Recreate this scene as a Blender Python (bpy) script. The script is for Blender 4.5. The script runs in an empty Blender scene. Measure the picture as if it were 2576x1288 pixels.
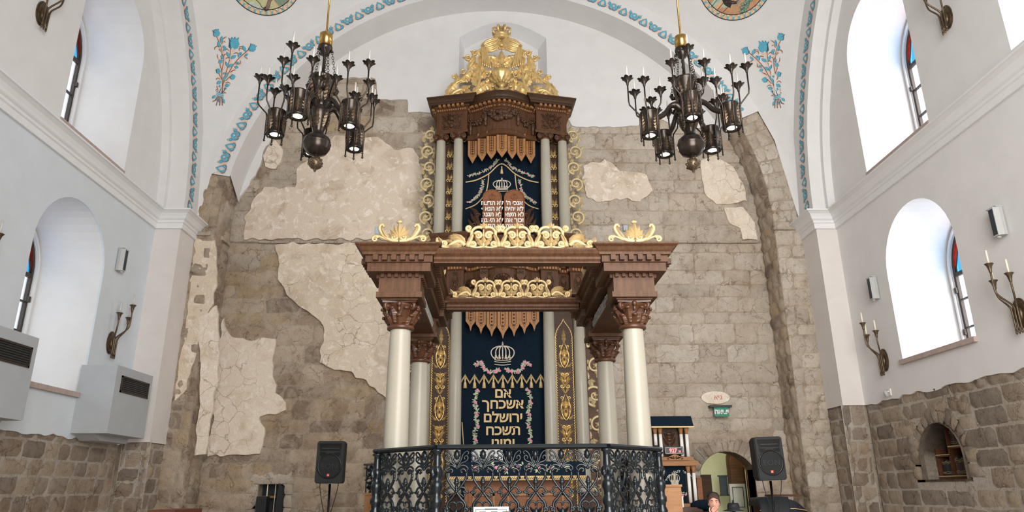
import bpy, math, random
from mathutils import Vector, Matrix, noise
from mathutils.geometry import tessellate_polygon
random.seed(7)
PI = math.pi
COL = bpy.context.scene.collection
def R(d): return math.radians(d)
def lerp(a, b, t): return a + (b - a) * t
def srgb(r, g, b):
    f = lambda c: (c / 255 / 12.92) if c / 255 <= .04045 else ((c / 255 + .055) / 1.055) ** 2.4
    return (f(r), f(g), f(b), 1)

# ------------------------------------------------------------------ camera model (2576 x 1288 frame)
FPX, YAW, PITCH, ROLL = 1788.675, 2.53064496e-02, 3.18301132e-01, -8.49968107e-03
CAM = Vector((0, 0, 1.75))
_cy, _sy, _cp, _sp = math.cos(YAW), math.sin(YAW), math.cos(PITCH), math.sin(PITCH)
FW = Vector((_sy * _cp, _cy * _cp, _sp)); _r = Vector((_cy, -_sy, 0)); _u = _r.cross(FW)
RT = _r * math.cos(ROLL) + _u * math.sin(ROLL); UP = _u * math.cos(ROLL) - _r * math.sin(ROLL)
def ray(x, y): return FW + RT * ((x - 1288) / FPX) - UP * ((y - 644) / FPX)
def onY(x, y, Y): d = ray(x, y); return CAM + d * ((Y - CAM.y) / d.y)
def onX(x, y, X): d = ray(x, y); return CAM + d * ((X - CAM.x) / d.x)

# ------------------------------------------------------------------ materials
def new_mat(name):
    m = bpy.data.materials.new(name); m.use_nodes = True
    nt = m.node_tree; b = nt.nodes['Principled BSDF']
    return m, nt, b
def N(nt, t, **kw):
    n = nt.nodes.new(t)
    for k, v in kw.items():
        if k in n.inputs.keys(): n.inputs[k].default_value = v
        else: setattr(n, k, v)
    return n
def ramp(nt, fac, stops):
    r = nt.nodes.new('ShaderNodeValToRGB')
    e = r.color_ramp.elements
    while len(e) < len(stops): e.new(.5)
    for i, (p, c) in enumerate(stops): e[i].position = p; e[i].color = c
    nt.links.new(fac, r.inputs['Fac']); return r.outputs['Color']
def mixc(nt, fac, a, b, mode='MIX'):
    m = nt.nodes.new('ShaderNodeMix'); m.data_type = 'RGBA'; m.blend_type = mode
    for s, v in ((0, fac), (6, a), (7, b)):
        if hasattr(v, 'is_linked'): nt.links.new(v, m.inputs[s])
        else: m.inputs[s].default_value = v
    return m.outputs[2]
def coords(nt, scale=(1, 1, 1)):
    tc = nt.nodes.new('ShaderNodeTexCoord'); mp = nt.nodes.new('ShaderNodeMapping')
    mp.inputs['Scale'].default_value = scale
    nt.links.new(tc.outputs['Object'], mp.inputs['Vector']); return mp.outputs['Vector']
def bump(nt, b, h, strength, dist=.01):
    bp = N(nt, 'ShaderNodeBump', Strength=strength, Distance=dist)
    nt.links.new(h, bp.inputs['Height']); nt.links.new(bp.outputs['Normal'], b.inputs['Normal'])
def noisef(nt, vec, scale, detail=4, rough=.55, dist=0):
    n = N(nt, 'ShaderNodeTexNoise', Scale=scale, Detail=detail, Roughness=rough, Distortion=dist)
    nt.links.new(vec, n.inputs['Vector']); return n.outputs['Fac']
def plain(name, col, rough=.5, metal=0, var=.08, nscale=8, bstr=.0, bscale=60, coat=0, spec=.5):
    m, nt, b = new_mat(name); v = coords(nt)
    f = noisef(nt, v, nscale)
    c2 = tuple(max(0, min(1, x * (1 - var))) for x in col[:3]) + (1,); c1 = tuple(min(1, x * (1 + var)) for x in col[:3]) + (1,)
    nt.links.new(ramp(nt, f, [(.3, c2), (.7, c1)]), b.inputs['Base Color'])
    b.inputs['Roughness'].default_value = rough; b.inputs['Metallic'].default_value = metal
    b.inputs['Specular IOR Level'].default_value = spec
    b.inputs['Coat Weight'].default_value = coat
    if bstr: bump(nt, b, noisef(nt, v, bscale, 6), bstr)
    return m
def emit(name, col, s):
    m, nt, b = new_mat(name)
    b.inputs['Base Color'].default_value = col; b.inputs['Emission Color'].default_value = col
    b.inputs['Emission Strength'].default_value = s; return m
def wood(name, dark, light, grain=(1.2, 1.2, 14), rough=.5, coat=.0):
    m, nt, b = new_mat(name); v = coords(nt, grain)
    f = noisef(nt, v, 2.2, 6, .6, .6)
    f2 = noisef(nt, coords(nt, tuple(g * 6 for g in grain)), 4, 3)
    c = ramp(nt, f, [(.3, dark), (.72, light)])
    c = mixc(nt, .25, c, ramp(nt, f2, [(.35, dark), (.6, light)]))
    nt.links.new(c, b.inputs['Base Color']); b.inputs['Roughness'].default_value = rough
    b.inputs['Coat Weight'].default_value = coat; b.inputs['Specular IOR Level'].default_value = .22
    bump(nt, b, f2, .12, .004); return m
def stone_mat(name, smear=.7):
    m, nt, b = new_mat(name); v = coords(nt)
    a = nt.nodes.new('ShaderNodeVertexColor'); a.layer_name = 'tint'
    f1 = noisef(nt, v, 6, 9, .72, .4); f2 = noisef(nt, v, 34, 7, .78); f3 = noisef(nt, v, .75, 6, .62, .8)
    c = mixc(nt, 1, a.outputs['Color'], ramp(nt, f1, [(.32, (.62, .58, .55, 1)), (.44, (.93, .92, .91, 1)), (.56, (1, 1, 1, 1)), (.72, (1.14, 1.13, 1.12, 1))]), 'MULTIPLY')
    c = mixc(nt, 1, c, ramp(nt, f2, [(.32, (.52, .49, .46, 1)), (.43, (.96, .96, .96, 1)), (.75, (1.12, 1.12, 1.12, 1))]), 'MULTIPLY')
    # lime wash and plaster remains smeared over the joints
    sm = ramp(nt, noisef(nt, v, 2.3, 8, .68, .7), [(.47, (0, 0, 0, 1)), (.58, (smear, smear, smear, 1))])
    c = mixc(nt, sm, c, mixc(nt, f1, srgb(214, 197, 175), srgb(230, 217, 199)))
    c = mixc(nt, 1, c, ramp(nt, f3, [(.34, (.80, .74, .68, 1)), (.47, (.97, .96, .95, 1)), (.55, (1.02, 1.02, 1.02, 1)), (.7, (1.08, 1.08, 1.08, 1))]), 'MULTIPLY')
    # fine cracks and chisel marks
    nz = N(nt, 'ShaderNodeTexNoise', Scale=4.0, Detail=5); nt.links.new(v, nz.inputs['Vector'])
    vo = N(nt, 'ShaderNodeTexVoronoi', Scale=4.2, feature='DISTANCE_TO_EDGE'); nt.links.new(mixc(nt, .3, v, nz.outputs['Color']), vo.inputs['Vector'])
    g = ramp(nt, noisef(nt, v, 2.6, 4), [(.46, (0, 0, 0, 1)), (.56, (1, 1, 1, 1))])
    c = mixc(nt, 1, c, mixc(nt, g, (1, 1, 1, 1), ramp(nt, vo.outputs['Distance'], [(0, (.50, .45, .41, 1)), (.03, (1, 1, 1, 1))])), 'MULTIPLY')
    nt.links.new(c, b.inputs['Base Color']); b.inputs['Roughness'].default_value = .95
    b.inputs['Specular IOR Level'].default_value = .12
    h = nt.nodes.new('ShaderNodeMath'); h.operation = 'ADD'
    nt.links.new(f1, h.inputs[0]); nt.links.new(f2, h.inputs[1])
    bump(nt, b, h.outputs[0], 1.0, .035); return m
def oldplaster_mat(name, base, light, dark, crack=True):
    m, nt, b = new_mat(name); v = coords(nt)
    f1 = noisef(nt, v, 1.7, 6, .62, .8); f2 = noisef(nt, v, 5.5, 7, .68, .5); f3 = noisef(nt, v, 45, 4, .7)
    c = ramp(nt, f1, [(.3, dark), (.48, base), (.62, base), (.72, light)])
    c = mixc(nt, ramp(nt, f2, [(.54, (0, 0, 0, 1)), (.60, (.8, .8, .8, 1))]), c, light)
    c = mixc(nt, ramp(nt, noisef(nt, v, 3.1, 7, .7, .6), [(.6, (0, 0, 0, 1)), (.66, (.7, .7, .7, 1))]), c, dark)
    if crack:
        nz = N(nt, 'ShaderNodeTexNoise', Scale=3.0, Detail=4); nt.links.new(v, nz.inputs['Vector'])
        vv = mixc(nt, .25, v, nz.outputs['Color'])
        vo = N(nt, 'ShaderNodeTexVoronoi', Scale=3.2, feature='DISTANCE_TO_EDGE'); nt.links.new(vv, vo.inputs['Vector'])
        k = ramp(nt, vo.outputs['Distance'], [(.0, (.5, .46, .42, 1)), (.022, (1, 1, 1, 1))])
        g = ramp(nt, noisef(nt, v, .9, 2), [(.45, (1, 1, 1, 1)), (.58, (0, 0, 0, 1))])
        c = mixc(nt, 1, c, mixc(nt, g, k, (1, 1, 1, 1)), 'MULTIPLY')
    c = mixc(nt, 1, c, ramp(nt, f3, [(.25, (.78, .77, .76, 1)), (.5, (1, 1, 1, 1)), (.8, (1.07, 1.07, 1.07, 1))]), 'MULTIPLY')
    nt.links.new(c, b.inputs['Base Color']); b.inputs['Roughness'].default_value = .95
    b.inputs['Specular IOR Level'].default_value = .12
    bump(nt, b, f2, .6, .03); return m
def clear_glass(name, col, gloss=.06):
    m, nt, b = new_mat(name); nt.nodes.remove(b); out = nt.nodes['Material Output']
    t = N(nt, 'ShaderNodeBsdfTransparent', Color=col); g = N(nt, 'ShaderNodeBsdfGlossy', Roughness=.05)
    mx = N(nt, 'ShaderNodeMixShader', Fac=gloss)
    nt.links.new(t.outputs[0], mx.inputs[1]); nt.links.new(g.outputs[0], mx.inputs[2]); nt.links.new(mx.outputs[0], out.inputs['Surface']); return m

M = {}
M['plaster'] = plain('white_plaster', (.73, .715, .70, 1), .9, 0, .03, 2.5, .12, 25, spec=.15)
M['plaster_daylit'] = plain('daylit_plaster', (.635, .675, .705, 1), .9, 0, .03, 2.5, .15, 25, spec=.15)  # same white plaster with bluish daylight mixed into its colour, lower left wall
M['plaster_warm'] = plain('warm_plaster', (.70, .655, .62, 1), .9, 0, .03, 2.5, .12, 25, spec=.15)
M['mould'] = plain('moulding_plaster', (.76, .75, .745, 1), .8, 0, .02, 3, spec=.2)
M['stone'] = stone_mat('rough_limestone', .55); M['stone_plain'] = stone_mat('coursed_limestone', .12)
M['oldplaster'] = oldplaster_mat('old_plaster', srgb(218, 202, 181), srgb(234, 222, 207), srgb(196, 176, 152))
M['oldplaster_light'] = oldplaster_mat('pale_old_plaster', srgb(228, 214, 196), srgb(238, 227, 213), srgb(208, 190, 167))
M['oldplaster_mottled'] = oldplaster_mat('mottled_old_plaster', srgb(218, 202, 183), srgb(236, 224, 211), srgb(188, 167, 144), False)
M['sill'] = plain('pinkish_sill_stone', srgb(176, 158, 150), .8, 0, .12, 12, .3)
M['wood'] = wood('walnut_wood', srgb(62, 40, 26), srgb(100, 68, 45))
M['wood_dark'] = wood('dark_walnut_wood', srgb(48, 32, 22), srgb(78, 54, 37))
M['wood_x'] = wood('walnut_wood_lengthwise', srgb(62, 40, 26), srgb(100, 68, 45), (14, 14, 1.2))
M['carved'] = plain('carved_walnut', srgb(74, 49, 33), .42, 0, .18, 14, spec=.35)
M['capital'] = plain('carved_capital_wood', srgb(80, 50, 32), .36, 0, .2, 14, spec=.45)
M['grey_carving'] = plain('silver_grey_carving', srgb(150, 146, 142), .4, .3, .2, 14)
M['oak'] = wood('light_oak', srgb(134, 92, 58), srgb(162, 118, 80))
M['valance'] = wood('honey_wood', srgb(140, 94, 54), srgb(166, 120, 76))
M['panelwood'] = wood('orange_brown_panel', srgb(112, 68, 40), srgb(138, 90, 58))
M['gold'] = plain('gilded_wood', (.74, .53, .23, 1), .38, .6, .16, 9)
M['gold_pale'] = plain('pale_gilding', (.58, .43, .215, 1), .5, .35, .1, 9)
M['gold_cream'] = plain('antique_pale_gilding', (.60, .48, .27, 1), .5, .3, .12, 9)
M['thread'] = plain('gold_thread', srgb(206, 178, 128), .6, .1, .15, 60)
M['silver_thread'] = plain('silver_thread', srgb(206, 196, 178), .6, .1, .15, 60)
M['pink'] = plain('pink_thread', srgb(226, 140, 168), .8, 0, .2, 60)
M['green_thread'] = plain('pale_green_thread', srgb(176, 186, 156), .8, 0, .2, 60)
M['column'] = plain('cream_column', srgb(164, 158, 143), .32, 0, .03, 3, coat=.0, spec=.3)
M['navy'] = plain('navy_velvet', srgb(17, 30, 42), .9, 0, .15, 20, .2, 200, spec=.1)
M['iron'] = plain('black_cast_iron', srgb(22, 29, 33), .28, .2, .2, 10, .1, 40, spec=.6)
M['bronze'] = plain('dark_bronze', srgb(62, 54, 48), .27, .65, .25, 6)
M['bronze_light'] = plain('worn_bronze', srgb(112, 90, 68), .38, .7, .3, 14)
M['brass'] = plain('polished_brass', srgb(196, 158, 92), .22, .95, .08, 6)
M['candle'] = plain('pale_candle_tube', srgb(204, 201, 194), .4, 0, .03, 6)
M['candle_wax'] = plain('ivory_candle', srgb(236, 226, 204), .5, 0, .03, 6)
M['black'] = plain('black_plastic', srgb(24, 27, 30), .6, 0, .1, 20)
M['black_gloss'] = plain('black_gloss', srgb(7, 8, 9), .3, 0, .1, 20)
M['grille'] = plain('black_mesh', srgb(16, 18, 20), .6, .2, .1, 80)
M['orange'] = plain('orange_red', srgb(232, 92, 56), .5, 0, .02)
M['white'] = plain('white_paint', srgb(222, 220, 214), .5, 0, .02)
M['paper'] = plain('printed_paper', srgb(186, 186, 184), .8, 0, .02)
M['grey'] = plain('grey_plastic', srgb(176, 176, 174), .5, 0, .04)
M['darkpanel'] = plain('dark_blue_grey_panel', srgb(40, 52, 58), .5, 0, .1, 40)
M['duct'] = plain('grey_painted_box', (.42, .435, .45, 1), .8, 0, .04, 3, .1, 30)
M['slat'] = plain('dark_metal_slat', srgb(58, 58, 58), .45, .5, .1)
M['frame'] = plain('brown_window_frame', srgb(62, 52, 46), .5, .2, .1)
M['blue'] = plain('turquoise_paint', srgb(92, 172, 196), .9, 0, .08, 12)
M['darkblue'] = plain('dark_blue_paint', srgb(52, 84, 104), .9, 0, .1, 12)
M['peach'] = plain('peach_paint', srgb(226, 200, 186), .9, 0, .05, 12)
M['brownline'] = plain('brown_paint_line', srgb(132, 92, 74), .9, 0, .1, 12)
M['ink'] = plain('dark_outline_paint', srgb(52, 44, 42), .9, 0, .1, 12)

# ------------------------------------------------------------------ mesh builder
class MB:
    def __init__(s): s.v = []; s.f = []; s.m = []; s.s = []; s.M = None; s.tint = None; s.t = []
    def add(s, vs, fs, mi=0, smooth=False):
        o = len(s.v)
        if s.M is not None: vs = [s.M @ Vector(p) for p in vs]
        s.v += [tuple(p) for p in vs]
        if s.tint is not None: s.t += [s.tint] * len(vs)
        for f in fs: s.f.append([o + i for i in f]); s.m.append(mi); s.s.append(smooth)
    def box(s, x0, x1, y0, y1, z0, z1, mi=0):
        v = [(x, y, z) for x in (x0, x1) for y in (y0, y1) for z in (z0, z1)]
        s.add(v, [(0, 1, 3, 2), (4, 6, 7, 5), (0, 4, 5, 1), (2, 3, 7, 6), (0, 2, 6, 4), (1, 5, 7, 3)], mi)
    def lathe(s, prof, seg=24, c=(0, 0, 0), mi=0, smooth=True, a0=0, a1=2 * PI, wob=None, caps=True):
        full = abs(a1 - a0 - 2 * PI) < 1e-6; n = seg if full else seg + 1; v = []; f = []
        for r, z in prof:
            for k in range(n):
                a = a0 + (a1 - a0) * k / seg; q = r * (wob(a, z) if wob else 1)
                v.append((c[0] + q * math.cos(a), c[1] + q * math.sin(a), c[2] + z))
        for i in range(len(prof) - 1):
            for k in range(seg):
                k2 = (k + 1) % n if full else k + 1
                f.append((i * n + k, i * n + k2, (i + 1) * n + k2, (i + 1) * n + k))
        if full and caps:
            if prof[0][0] > 1e-5: f.append(tuple(range(n))[::-1])
            if prof[-1][0] > 1e-5: f.append(tuple((len(prof) - 1) * n + k for k in range(n)))
        s.add(v, f, mi, smooth)
    def tube(s, pts, r, seg=8, mi=0, smooth=True, flat=1.0, ref=None):
        pts = [Vector(p) for p in pts]; n = len(pts)
        if n < 2: return
        rr = r if isinstance(r, (list, tuple)) else [r] * n
        T = [(pts[min(i + 1, n - 1)] - pts[max(i - 1, 0)]).normalized() for i in range(n)]
        nrm = Vector(ref) if ref is not None else (Vector((0, 1, 0)) if abs(T[0].y) < .9 else Vector((1, 0, 0)))
        v = []; f = []
        for i in range(n):
            nrm = (nrm - T[i] * nrm.dot(T[i]))
            if nrm.length < 1e-6: nrm = T[i].orthogonal()
            nrm.normalize(); b = T[i].cross(nrm)
            for k in range(seg):
                a = 2 * PI * k / seg
                v.append(pts[i] + (nrm * (math.cos(a) * flat) + b * math.sin(a)) * rr[i])
        for i in range(n - 1):
            for k in range(seg):
                k2 = (k + 1) % seg; f.append((i * seg + k, i * seg + k2, (i + 1) * seg + k2, (i + 1) * seg + k))
        f.append(tuple(range(seg))[::-1]); f.append(tuple((n - 1) * seg + k for k in range(seg)))
        s.add(v, f, mi, smooth)
    def ball(s, c, r, seg=10, mi=0, sx=1, sy=1, sz=1):
        n = max(5, seg // 2 + 1); v = []; f = []
        for i in range(n + 1):
            t = PI * i / n
            for k in range(seg):
                a = 2 * PI * k / seg
                v.append((c[0] + r * sx * math.sin(t) * math.cos(a), c[1] + r * sy * math.sin(t) * math.sin(a), c[2] - r * sz * math.cos(t)))
        for i in range(n):
            for k in range(seg):
                k2 = (k + 1) % seg; f.append((i * seg + k, i * seg + k2, (i + 1) * seg + k2, (i + 1) * seg + k))
        s.add(v, f, mi, True)
    def prism(s, poly, d0, d1, axis='y', mi=0, holes=(), cap=3):
        """polygon in (u, v) pulled from depth d0 to d1 along axis y (u=x, v=z), x (u=y, v=z) or z (u=x, v=y)"""
        P3 = {'y': lambda u, v, d: (u, d, v), 'x': lambda u, v, d: (d, u, v), 'z': lambda u, v, d: (u, v, d)}[axis]
        loops = [list(poly)] + [list(h) for h in holes]
        flat = [p for l in loops for p in l]; tri = tessellate_polygon([[Vector((p[0], p[1], 0)) for p in l] for l in loops])
        v = [P3(p[0], p[1], d0) for p in flat] + [P3(p[0], p[1], d1) for p in flat]; n = len(flat); f = []
        for t in tri:
            if cap & 1: f.append(tuple(t))
            if cap & 2: f.append(tuple(i + n for i in t)[::-1])
        o = 0
        for l in loops:
            k = len(l)
            for i in range(k): j = (i + 1) % k; f.append((o + i, o + j, o + j + n, o + i + n))
            o += k
        s.add(v, f, mi)
    def sweep(s, path, prof, closed=False, mi=0, smooth=False, caps=True):
        """profile of (out, z) carried along a plan path of (x, y); out is to the right of the direction of travel"""
        P = [Vector((p[0], p[1])) for p in path]; n = len(P); v = []; f = []
        for i in range(n):
            a = P[i - 1] if (i > 0 or closed) else None; b = P[(i + 1) % n] if (i < n - 1 or closed) else None
            d1 = (P[i] - a).normalized() if a is not None else (b - P[i]).normalized()
            d2 = (b - P[i]).normalized() if b is not None else d1
            n1 = Vector((d1.y, -d1.x)); n2 = Vector((d2.y, -d2.x)); m = (n1 + n2)
            m = m / max(.25, (1 + n1.dot(n2)))
            for o, z in prof: q = P[i] + m * o; v.append((q.x, q.y, z))
        k = len(prof); e = n if closed else n - 1
        for i in range(e):
            i2 = (i + 1) % n
            for j in range(k - 1): f.append((i * k + j, i2 * k + j, i2 * k + j + 1, i * k + j + 1))
        if caps and not closed: f.append(tuple(range(k))); f.append(tuple((n - 1) * k + j for j in range(k))[::-1])
        s.add(v, f, mi, smooth)
    def dentils(s, path, o0, o1, z0, z1, w, gap, mi=0):
        for i in range(len(path) - 1):
            a = Vector(path[i]); b = Vector(path[i + 1]); L = (b - a).length; d = (b - a) / L; nn = Vector((d.y, -d.x))
            c = max(1, int((L) / gap)); st = (L - (c - 1) * gap) / 2
            if L < w: continue
            for k in range(c):
                m = a + d * (st + k * gap)
                q = [m - d * w / 2 + nn * o0, m + d * w / 2 + nn * o0, m + d * w / 2 + nn * o1, m - d * w / 2 + nn * o1]
                s.add([(p.x, p.y, z) for z in (z0, z1) for p in q], [(3, 2, 1, 0), (4, 5, 6, 7), (0, 1, 5, 4), (1, 2, 6, 5), (2, 3, 7, 6), (3, 0, 4, 7)], mi)
    def build(s, name, mats, parent=None, smooth_all=False, bevel=0, noorigin=False):
        me = bpy.data.meshes.new(name); o3 = Vector((0, 0, 0))
        if parent is not None:
            q = parent
            while q is not None: o3 += q.location; q = q.parent
        elif s.v and not noorigin:
            xs = [p[0] for p in s.v]; ys = [p[1] for p in s.v]; zs = [p[2] for p in s.v]
            o3 = Vector(((min(xs) + max(xs)) / 2, (min(ys) + max(ys)) / 2, min(zs)))
        me.from_pydata([(p[0] - o3.x, p[1] - o3.y, p[2] - o3.z) for p in s.v], [], s.f)
        mats = mats if isinstance(mats, (list, tuple)) else [mats]
        for m in mats: me.materials.append(M[m] if isinstance(m, str) else m)
        me.polygons.foreach_set('material_index', s.m); me.polygons.foreach_set('use_smooth', s.s)
        if s.t:
            ca = me.color_attributes.new('tint', 'FLOAT_COLOR', 'POINT')
            ca.data.foreach_set('color', [x for c in s.t for x in (c[0], c[1], c[2], 1)])
        me.update()
        o = bpy.data.objects.new(name, me); COL.objects.link(o)
        if parent is not None: o.parent = parent
        else: o.location = o3
        if bevel:
            b = o.modifiers.new('bevel', 'BEVEL'); b.width = bevel; b.segments = 2; b.limit_method = 'ANGLE'; b.angle_limit = R(40)
        return o

# ------------------------------------------------------------------ naming helpers
def tag(o, label=None, cat=None, group=None, kind=None):
    if label: o['label'] = label
    if cat: o['category'] = cat
    if group: o['group'] = group
    if kind: o['kind'] = kind
    return o
def empty(name, loc, label, cat, group=None):
    o = bpy.data.objects.new(name, None); COL.objects.link(o); o.location = loc; o.empty_display_size = .1
    return tag(o, label, cat, group)
def copy_tree(o, parent=None):
    c = o.copy(); COL.objects.link(c)
    if parent is not None: c.parent = parent
    for ch in list(o.children): copy_tree(ch, c)
    return c
def struct(mb, name, mats, parent=None):
    o = mb.build(name, mats, parent)
    if parent is None: o['kind'] = 'structure'
    return o

# ------------------------------------------------------------------ ornament helpers: local u = x, v = z, towards the viewer = -y
def spiral(c, r0, r1, a0, turns, n=22):
    return [(c[0] + lerp(r0, r1, i / n) * math.cos(a0 + 2 * PI * turns * i / n), c[1] + lerp(r0, r1, i / n) * math.sin(a0 + 2 * PI * turns * i / n)) for i in range(n + 1)]
def bez(p0, p1, p2, p3, n=12):
    o = []
    for i in range(n + 1):
        t = i / n; u = 1 - t
        o.append((u**3 * p0[0] + 3 * u * u * t * p1[0] + 3 * u * t * t * p2[0] + t**3 * p3[0], u**3 * p0[1] + 3 * u * u * t * p1[1] + 3 * u * t * t * p2[1] + t**3 * p3[1]))
    return o
def smooth_path(pts, k=6):
    out = []; n = len(pts)
    for i in range(n - 1):
        p0, p1, p2, p3 = pts[max(i - 1, 0)], pts[i], pts[i + 1], pts[min(i + 2, n - 1)]
        for j in range(k):
            t = j / k
            out.append(tuple(.5 * (2 * p1[d] + (p2[d] - p0[d]) * t + (2 * p0[d] - 5 * p1[d] + 4 * p2[d] - p3[d]) * t * t + (3 * p1[d] - p0[d] - 3 * p2[d] + p3[d]) * t**3) for d in range(len(p1))))
    out.append(tuple(pts[-1])); return out
def vine(mb, pts, r0, r1, w=0, seg=7, mi=0, flat=1.0):
    n = len(pts); mb.tube([(p[0], -w, p[1]) for p in pts], [lerp(r0, r1, i / (n - 1)) for i in range(n)], seg, mi, flat=flat)
def leaf(mb, p, ang, L, W, curl=0, lobes=3, th=.012, w=0, n=12, mi=0, lift=0):
    """a lobed, ridged leaf with real thickness, growing from p at angle ang and curling by curl radians"""
    v = []; f = []; x, z = p; a = ang; st = L / n
    for i in range(n + 1):
        t = i / n; wd = W * math.sin(PI * min(1, (t * .93 + .07)) ** .75) * (.62 + .38 * abs(math.cos(lobes * PI * t))) if lobes else W * math.sin(PI * (t * .95 + .05) ** .8)
        wd = max(wd, W * .04); nx, nz = -math.sin(a), math.cos(a); y = -w - lift * t * t
        e = th * math.sin(PI * (t * .9 + .05)) + th * .25
        v += [(x + nx * wd, y + e * .2, z + nz * wd), (x, y - e, z), (x - nx * wd, y + e * .2, z - nz * wd), (x, y + e * .55, z)]
        x += math.cos(a) * st; z += math.sin(a) * st; a += curl / n
    for i in range(n):
        for k in range(4): k2 = (k + 1) % 4; f.append((i * 4 + k, i * 4 + k2, i * 4 + 4 + k2, i * 4 + 4 + k))
    f.append((0, 1, 2, 3)[::-1]); f.append(tuple(n * 4 + k for k in range(4))); mb.add(v, f, mi, False)
def mirror(mb, fn):
    """runs fn twice, the second time mirrored in u"""
    M0 = mb.M; fn()
    k = len(mb.f); mb.M = (M0 if M0 is not None else Matrix.Identity(4)) @ Matrix.Scale(-1, 4, (1, 0, 0)); fn()
    for i in range(k, len(mb.f)): mb.f[i] = mb.f[i][::-1]
    mb.M = M0
def text_mb(mb, body, size, u, v, w=0, depth=.004, bold=.0, mi=0, rtl=True, align='CENTER', rot=0, sx=1.0):
    c = bpy.data.curves.new('lettering', 'FONT'); c.body = body[::-1] if rtl else body
    c.size = size; c.align_x = align; c.extrude = depth / 2; c.offset = bold; c.resolution_u = 4
    o = bpy.data.objects.new('lettering', c); COL.objects.link(o)
    dg = bpy.context.evaluated_depsgraph_get(); me = bpy.data.meshes.new_from_object(o.evaluated_get(dg))
    ca, sa = math.cos(rot), math.sin(rot)
    vs = [(u + (p.co.x * sx * ca - p.co.y * sa), -w - p.co.z, v + (p.co.x * sx * sa + p.co.y * ca)) for p in me.vertices]
    mb.add(vs, [tuple(p.vertices) for p in me.polygons], mi)
    bpy.data.objects.remove(o); bpy.data.meshes.remove(me); bpy.data.curves.remove(c)

# ------------------------------------------------------------------ masonry
PAL = [srgb(226, 212, 194), srgb(220, 205, 186), srgb(212, 197, 178), srgb(230, 218, 203), srgb(204, 189, 171), srgb(222, 203, 178), srgb(198, 183, 166), srgb(232, 221, 207), srgb(224, 209, 190)]
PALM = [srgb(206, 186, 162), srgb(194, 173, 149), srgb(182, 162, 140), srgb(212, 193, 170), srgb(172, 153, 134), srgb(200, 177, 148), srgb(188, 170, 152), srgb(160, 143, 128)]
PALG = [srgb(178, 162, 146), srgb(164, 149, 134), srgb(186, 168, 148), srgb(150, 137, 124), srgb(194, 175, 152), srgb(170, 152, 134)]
def _soft(L, k, g):
    o = []
    for c in L: m = sum(c[:3]) / 3; o.append(tuple(min(.95, (x * (1 - k) + m * k) * g) for x in c[:3]) + (1,))
    return o
_pm = [sum(c[i] for c in PAL) / len(PAL) for i in range(3)]; PAL = [tuple(lerp(c[i], _pm[i], .4) for i in range(3)) + (1,) for c in PAL]
PAL = _soft(PAL, .10, 1.05); PALM = _soft(PALM, .0, 1.08); PALG = _soft(PALG, .05, 1.12)
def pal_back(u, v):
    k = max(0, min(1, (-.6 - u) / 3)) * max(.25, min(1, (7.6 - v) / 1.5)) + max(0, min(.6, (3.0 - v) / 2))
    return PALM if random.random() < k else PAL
def stone_block(mb, fn, u0, u1, v0, v1, pal, rough=.022, g=.009, res=.075, bulge=.012, tint=None):
    du, dv = u1 - u0, v1 - v0
    if du < .05 or dv < .04: return
    nx = max(2, min(9, int(du / res))); ny = max(2, min(8, int(dv / res)))
    c = Vector(random.choice(pal(u0, v0) if callable(pal) else pal)[:3]) * random.uniform(.95, 1.05); sd = Vector((random.random() * 90, random.random() * 90, random.random() * 90))
    js = [(random.uniform(-.012, .012), random.uniform(-.012, .012)) for _ in range(4)]; vs = []; fs = []; lift = random.uniform(0, .014)
    for j in range(ny + 1):
        for i in range(nx + 1):
            a, b = i / nx, j / ny; e = min(a * du, (1 - a) * du, b * dv, (1 - b) * dv)
            w0 = (1 - a) * (1 - b); w1 = a * (1 - b); w2 = a * b; w3 = (1 - a) * b
            uu = u0 + g + (du - 2 * g) * a + js[0][0] * w0 + js[1][0] * w1 + js[2][0] * w2 + js[3][0] * w3
            vv = v0 + g + (dv - 2 * g) * b + js[0][1] * w0 + js[1][1] * w1 + js[2][1] * w2 + js[3][1] * w3
            q = Vector((uu * 5, vv * 5, 0)) + sd
            edge = i in (0, nx) or j in (0, ny)
            if edge: uu += noise.noise(q * 2.3) * .012; vv += noise.noise(q * 2.3 + Vector((7, 3, 1))) * .012
            h = -.012 if edge else lift + bulge * min(1, e / .07) + rough * 1.6 * (noise.noise(q) + .6 * noise.noise(q * 2.7))
            vs.append(fn(uu, vv, h))
    n = nx + 1
    for j in range(ny):
        for i in range(nx): k = j * n + i; fs.append((k, k + 1, k + n + 1, k + n))
    mb.tint = tuple(c); mb.add(vs, fs, 0, True)
def courses(mb, fn, u0, u1, v0, v1, pal=PAL, ch=(.26, .36), sw=(.3, .75), skip=None, backing=True, seed=1, mort=srgb(197, 180, 159), **kw):
    rnd = random.Random(seed); v = v0
    if backing:
        mb.tint = mort[:3]; nu = 24; nv = 24; vs = []; fs = []
        for j in range(nv + 1):
            for i in range(nu + 1): vs.append(fn(lerp(u0, u1, i / nu), lerp(v0, v1, j / nv), -.010))
        for j in range(nv):
            for i in range(nu):
                if skip and skip(lerp(u0, u1, i / nu), lerp(u0, u1, (i + 1) / nu), lerp(v0, v1, j / nv), lerp(v0, v1, (j + 1) / nv)): continue
                k = j * (nu + 1) + i; fs.append((k, k + 1, k + nu + 2, k + nu + 1))
        mb.add(vs, fs, 0)
    while v < v1 - .02:
        h = rnd.uniform(*ch)
        if v1 - v - h < ch[0] * .6: h = v1 - v
        u = u0 - rnd.uniform(0, sw[0])
        while u < u1 - .01:
            w = rnd.uniform(*sw)
            if u1 - u - w < sw[0] * .4: w = u1 - u
            a, b = max(u, u0), min(u + w, u1)
            if not (skip and skip(a, b, v, v + h)): stone_block(mb, fn, a, b, v, v + h, pal, **kw)
            u += w
        v += h
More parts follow.
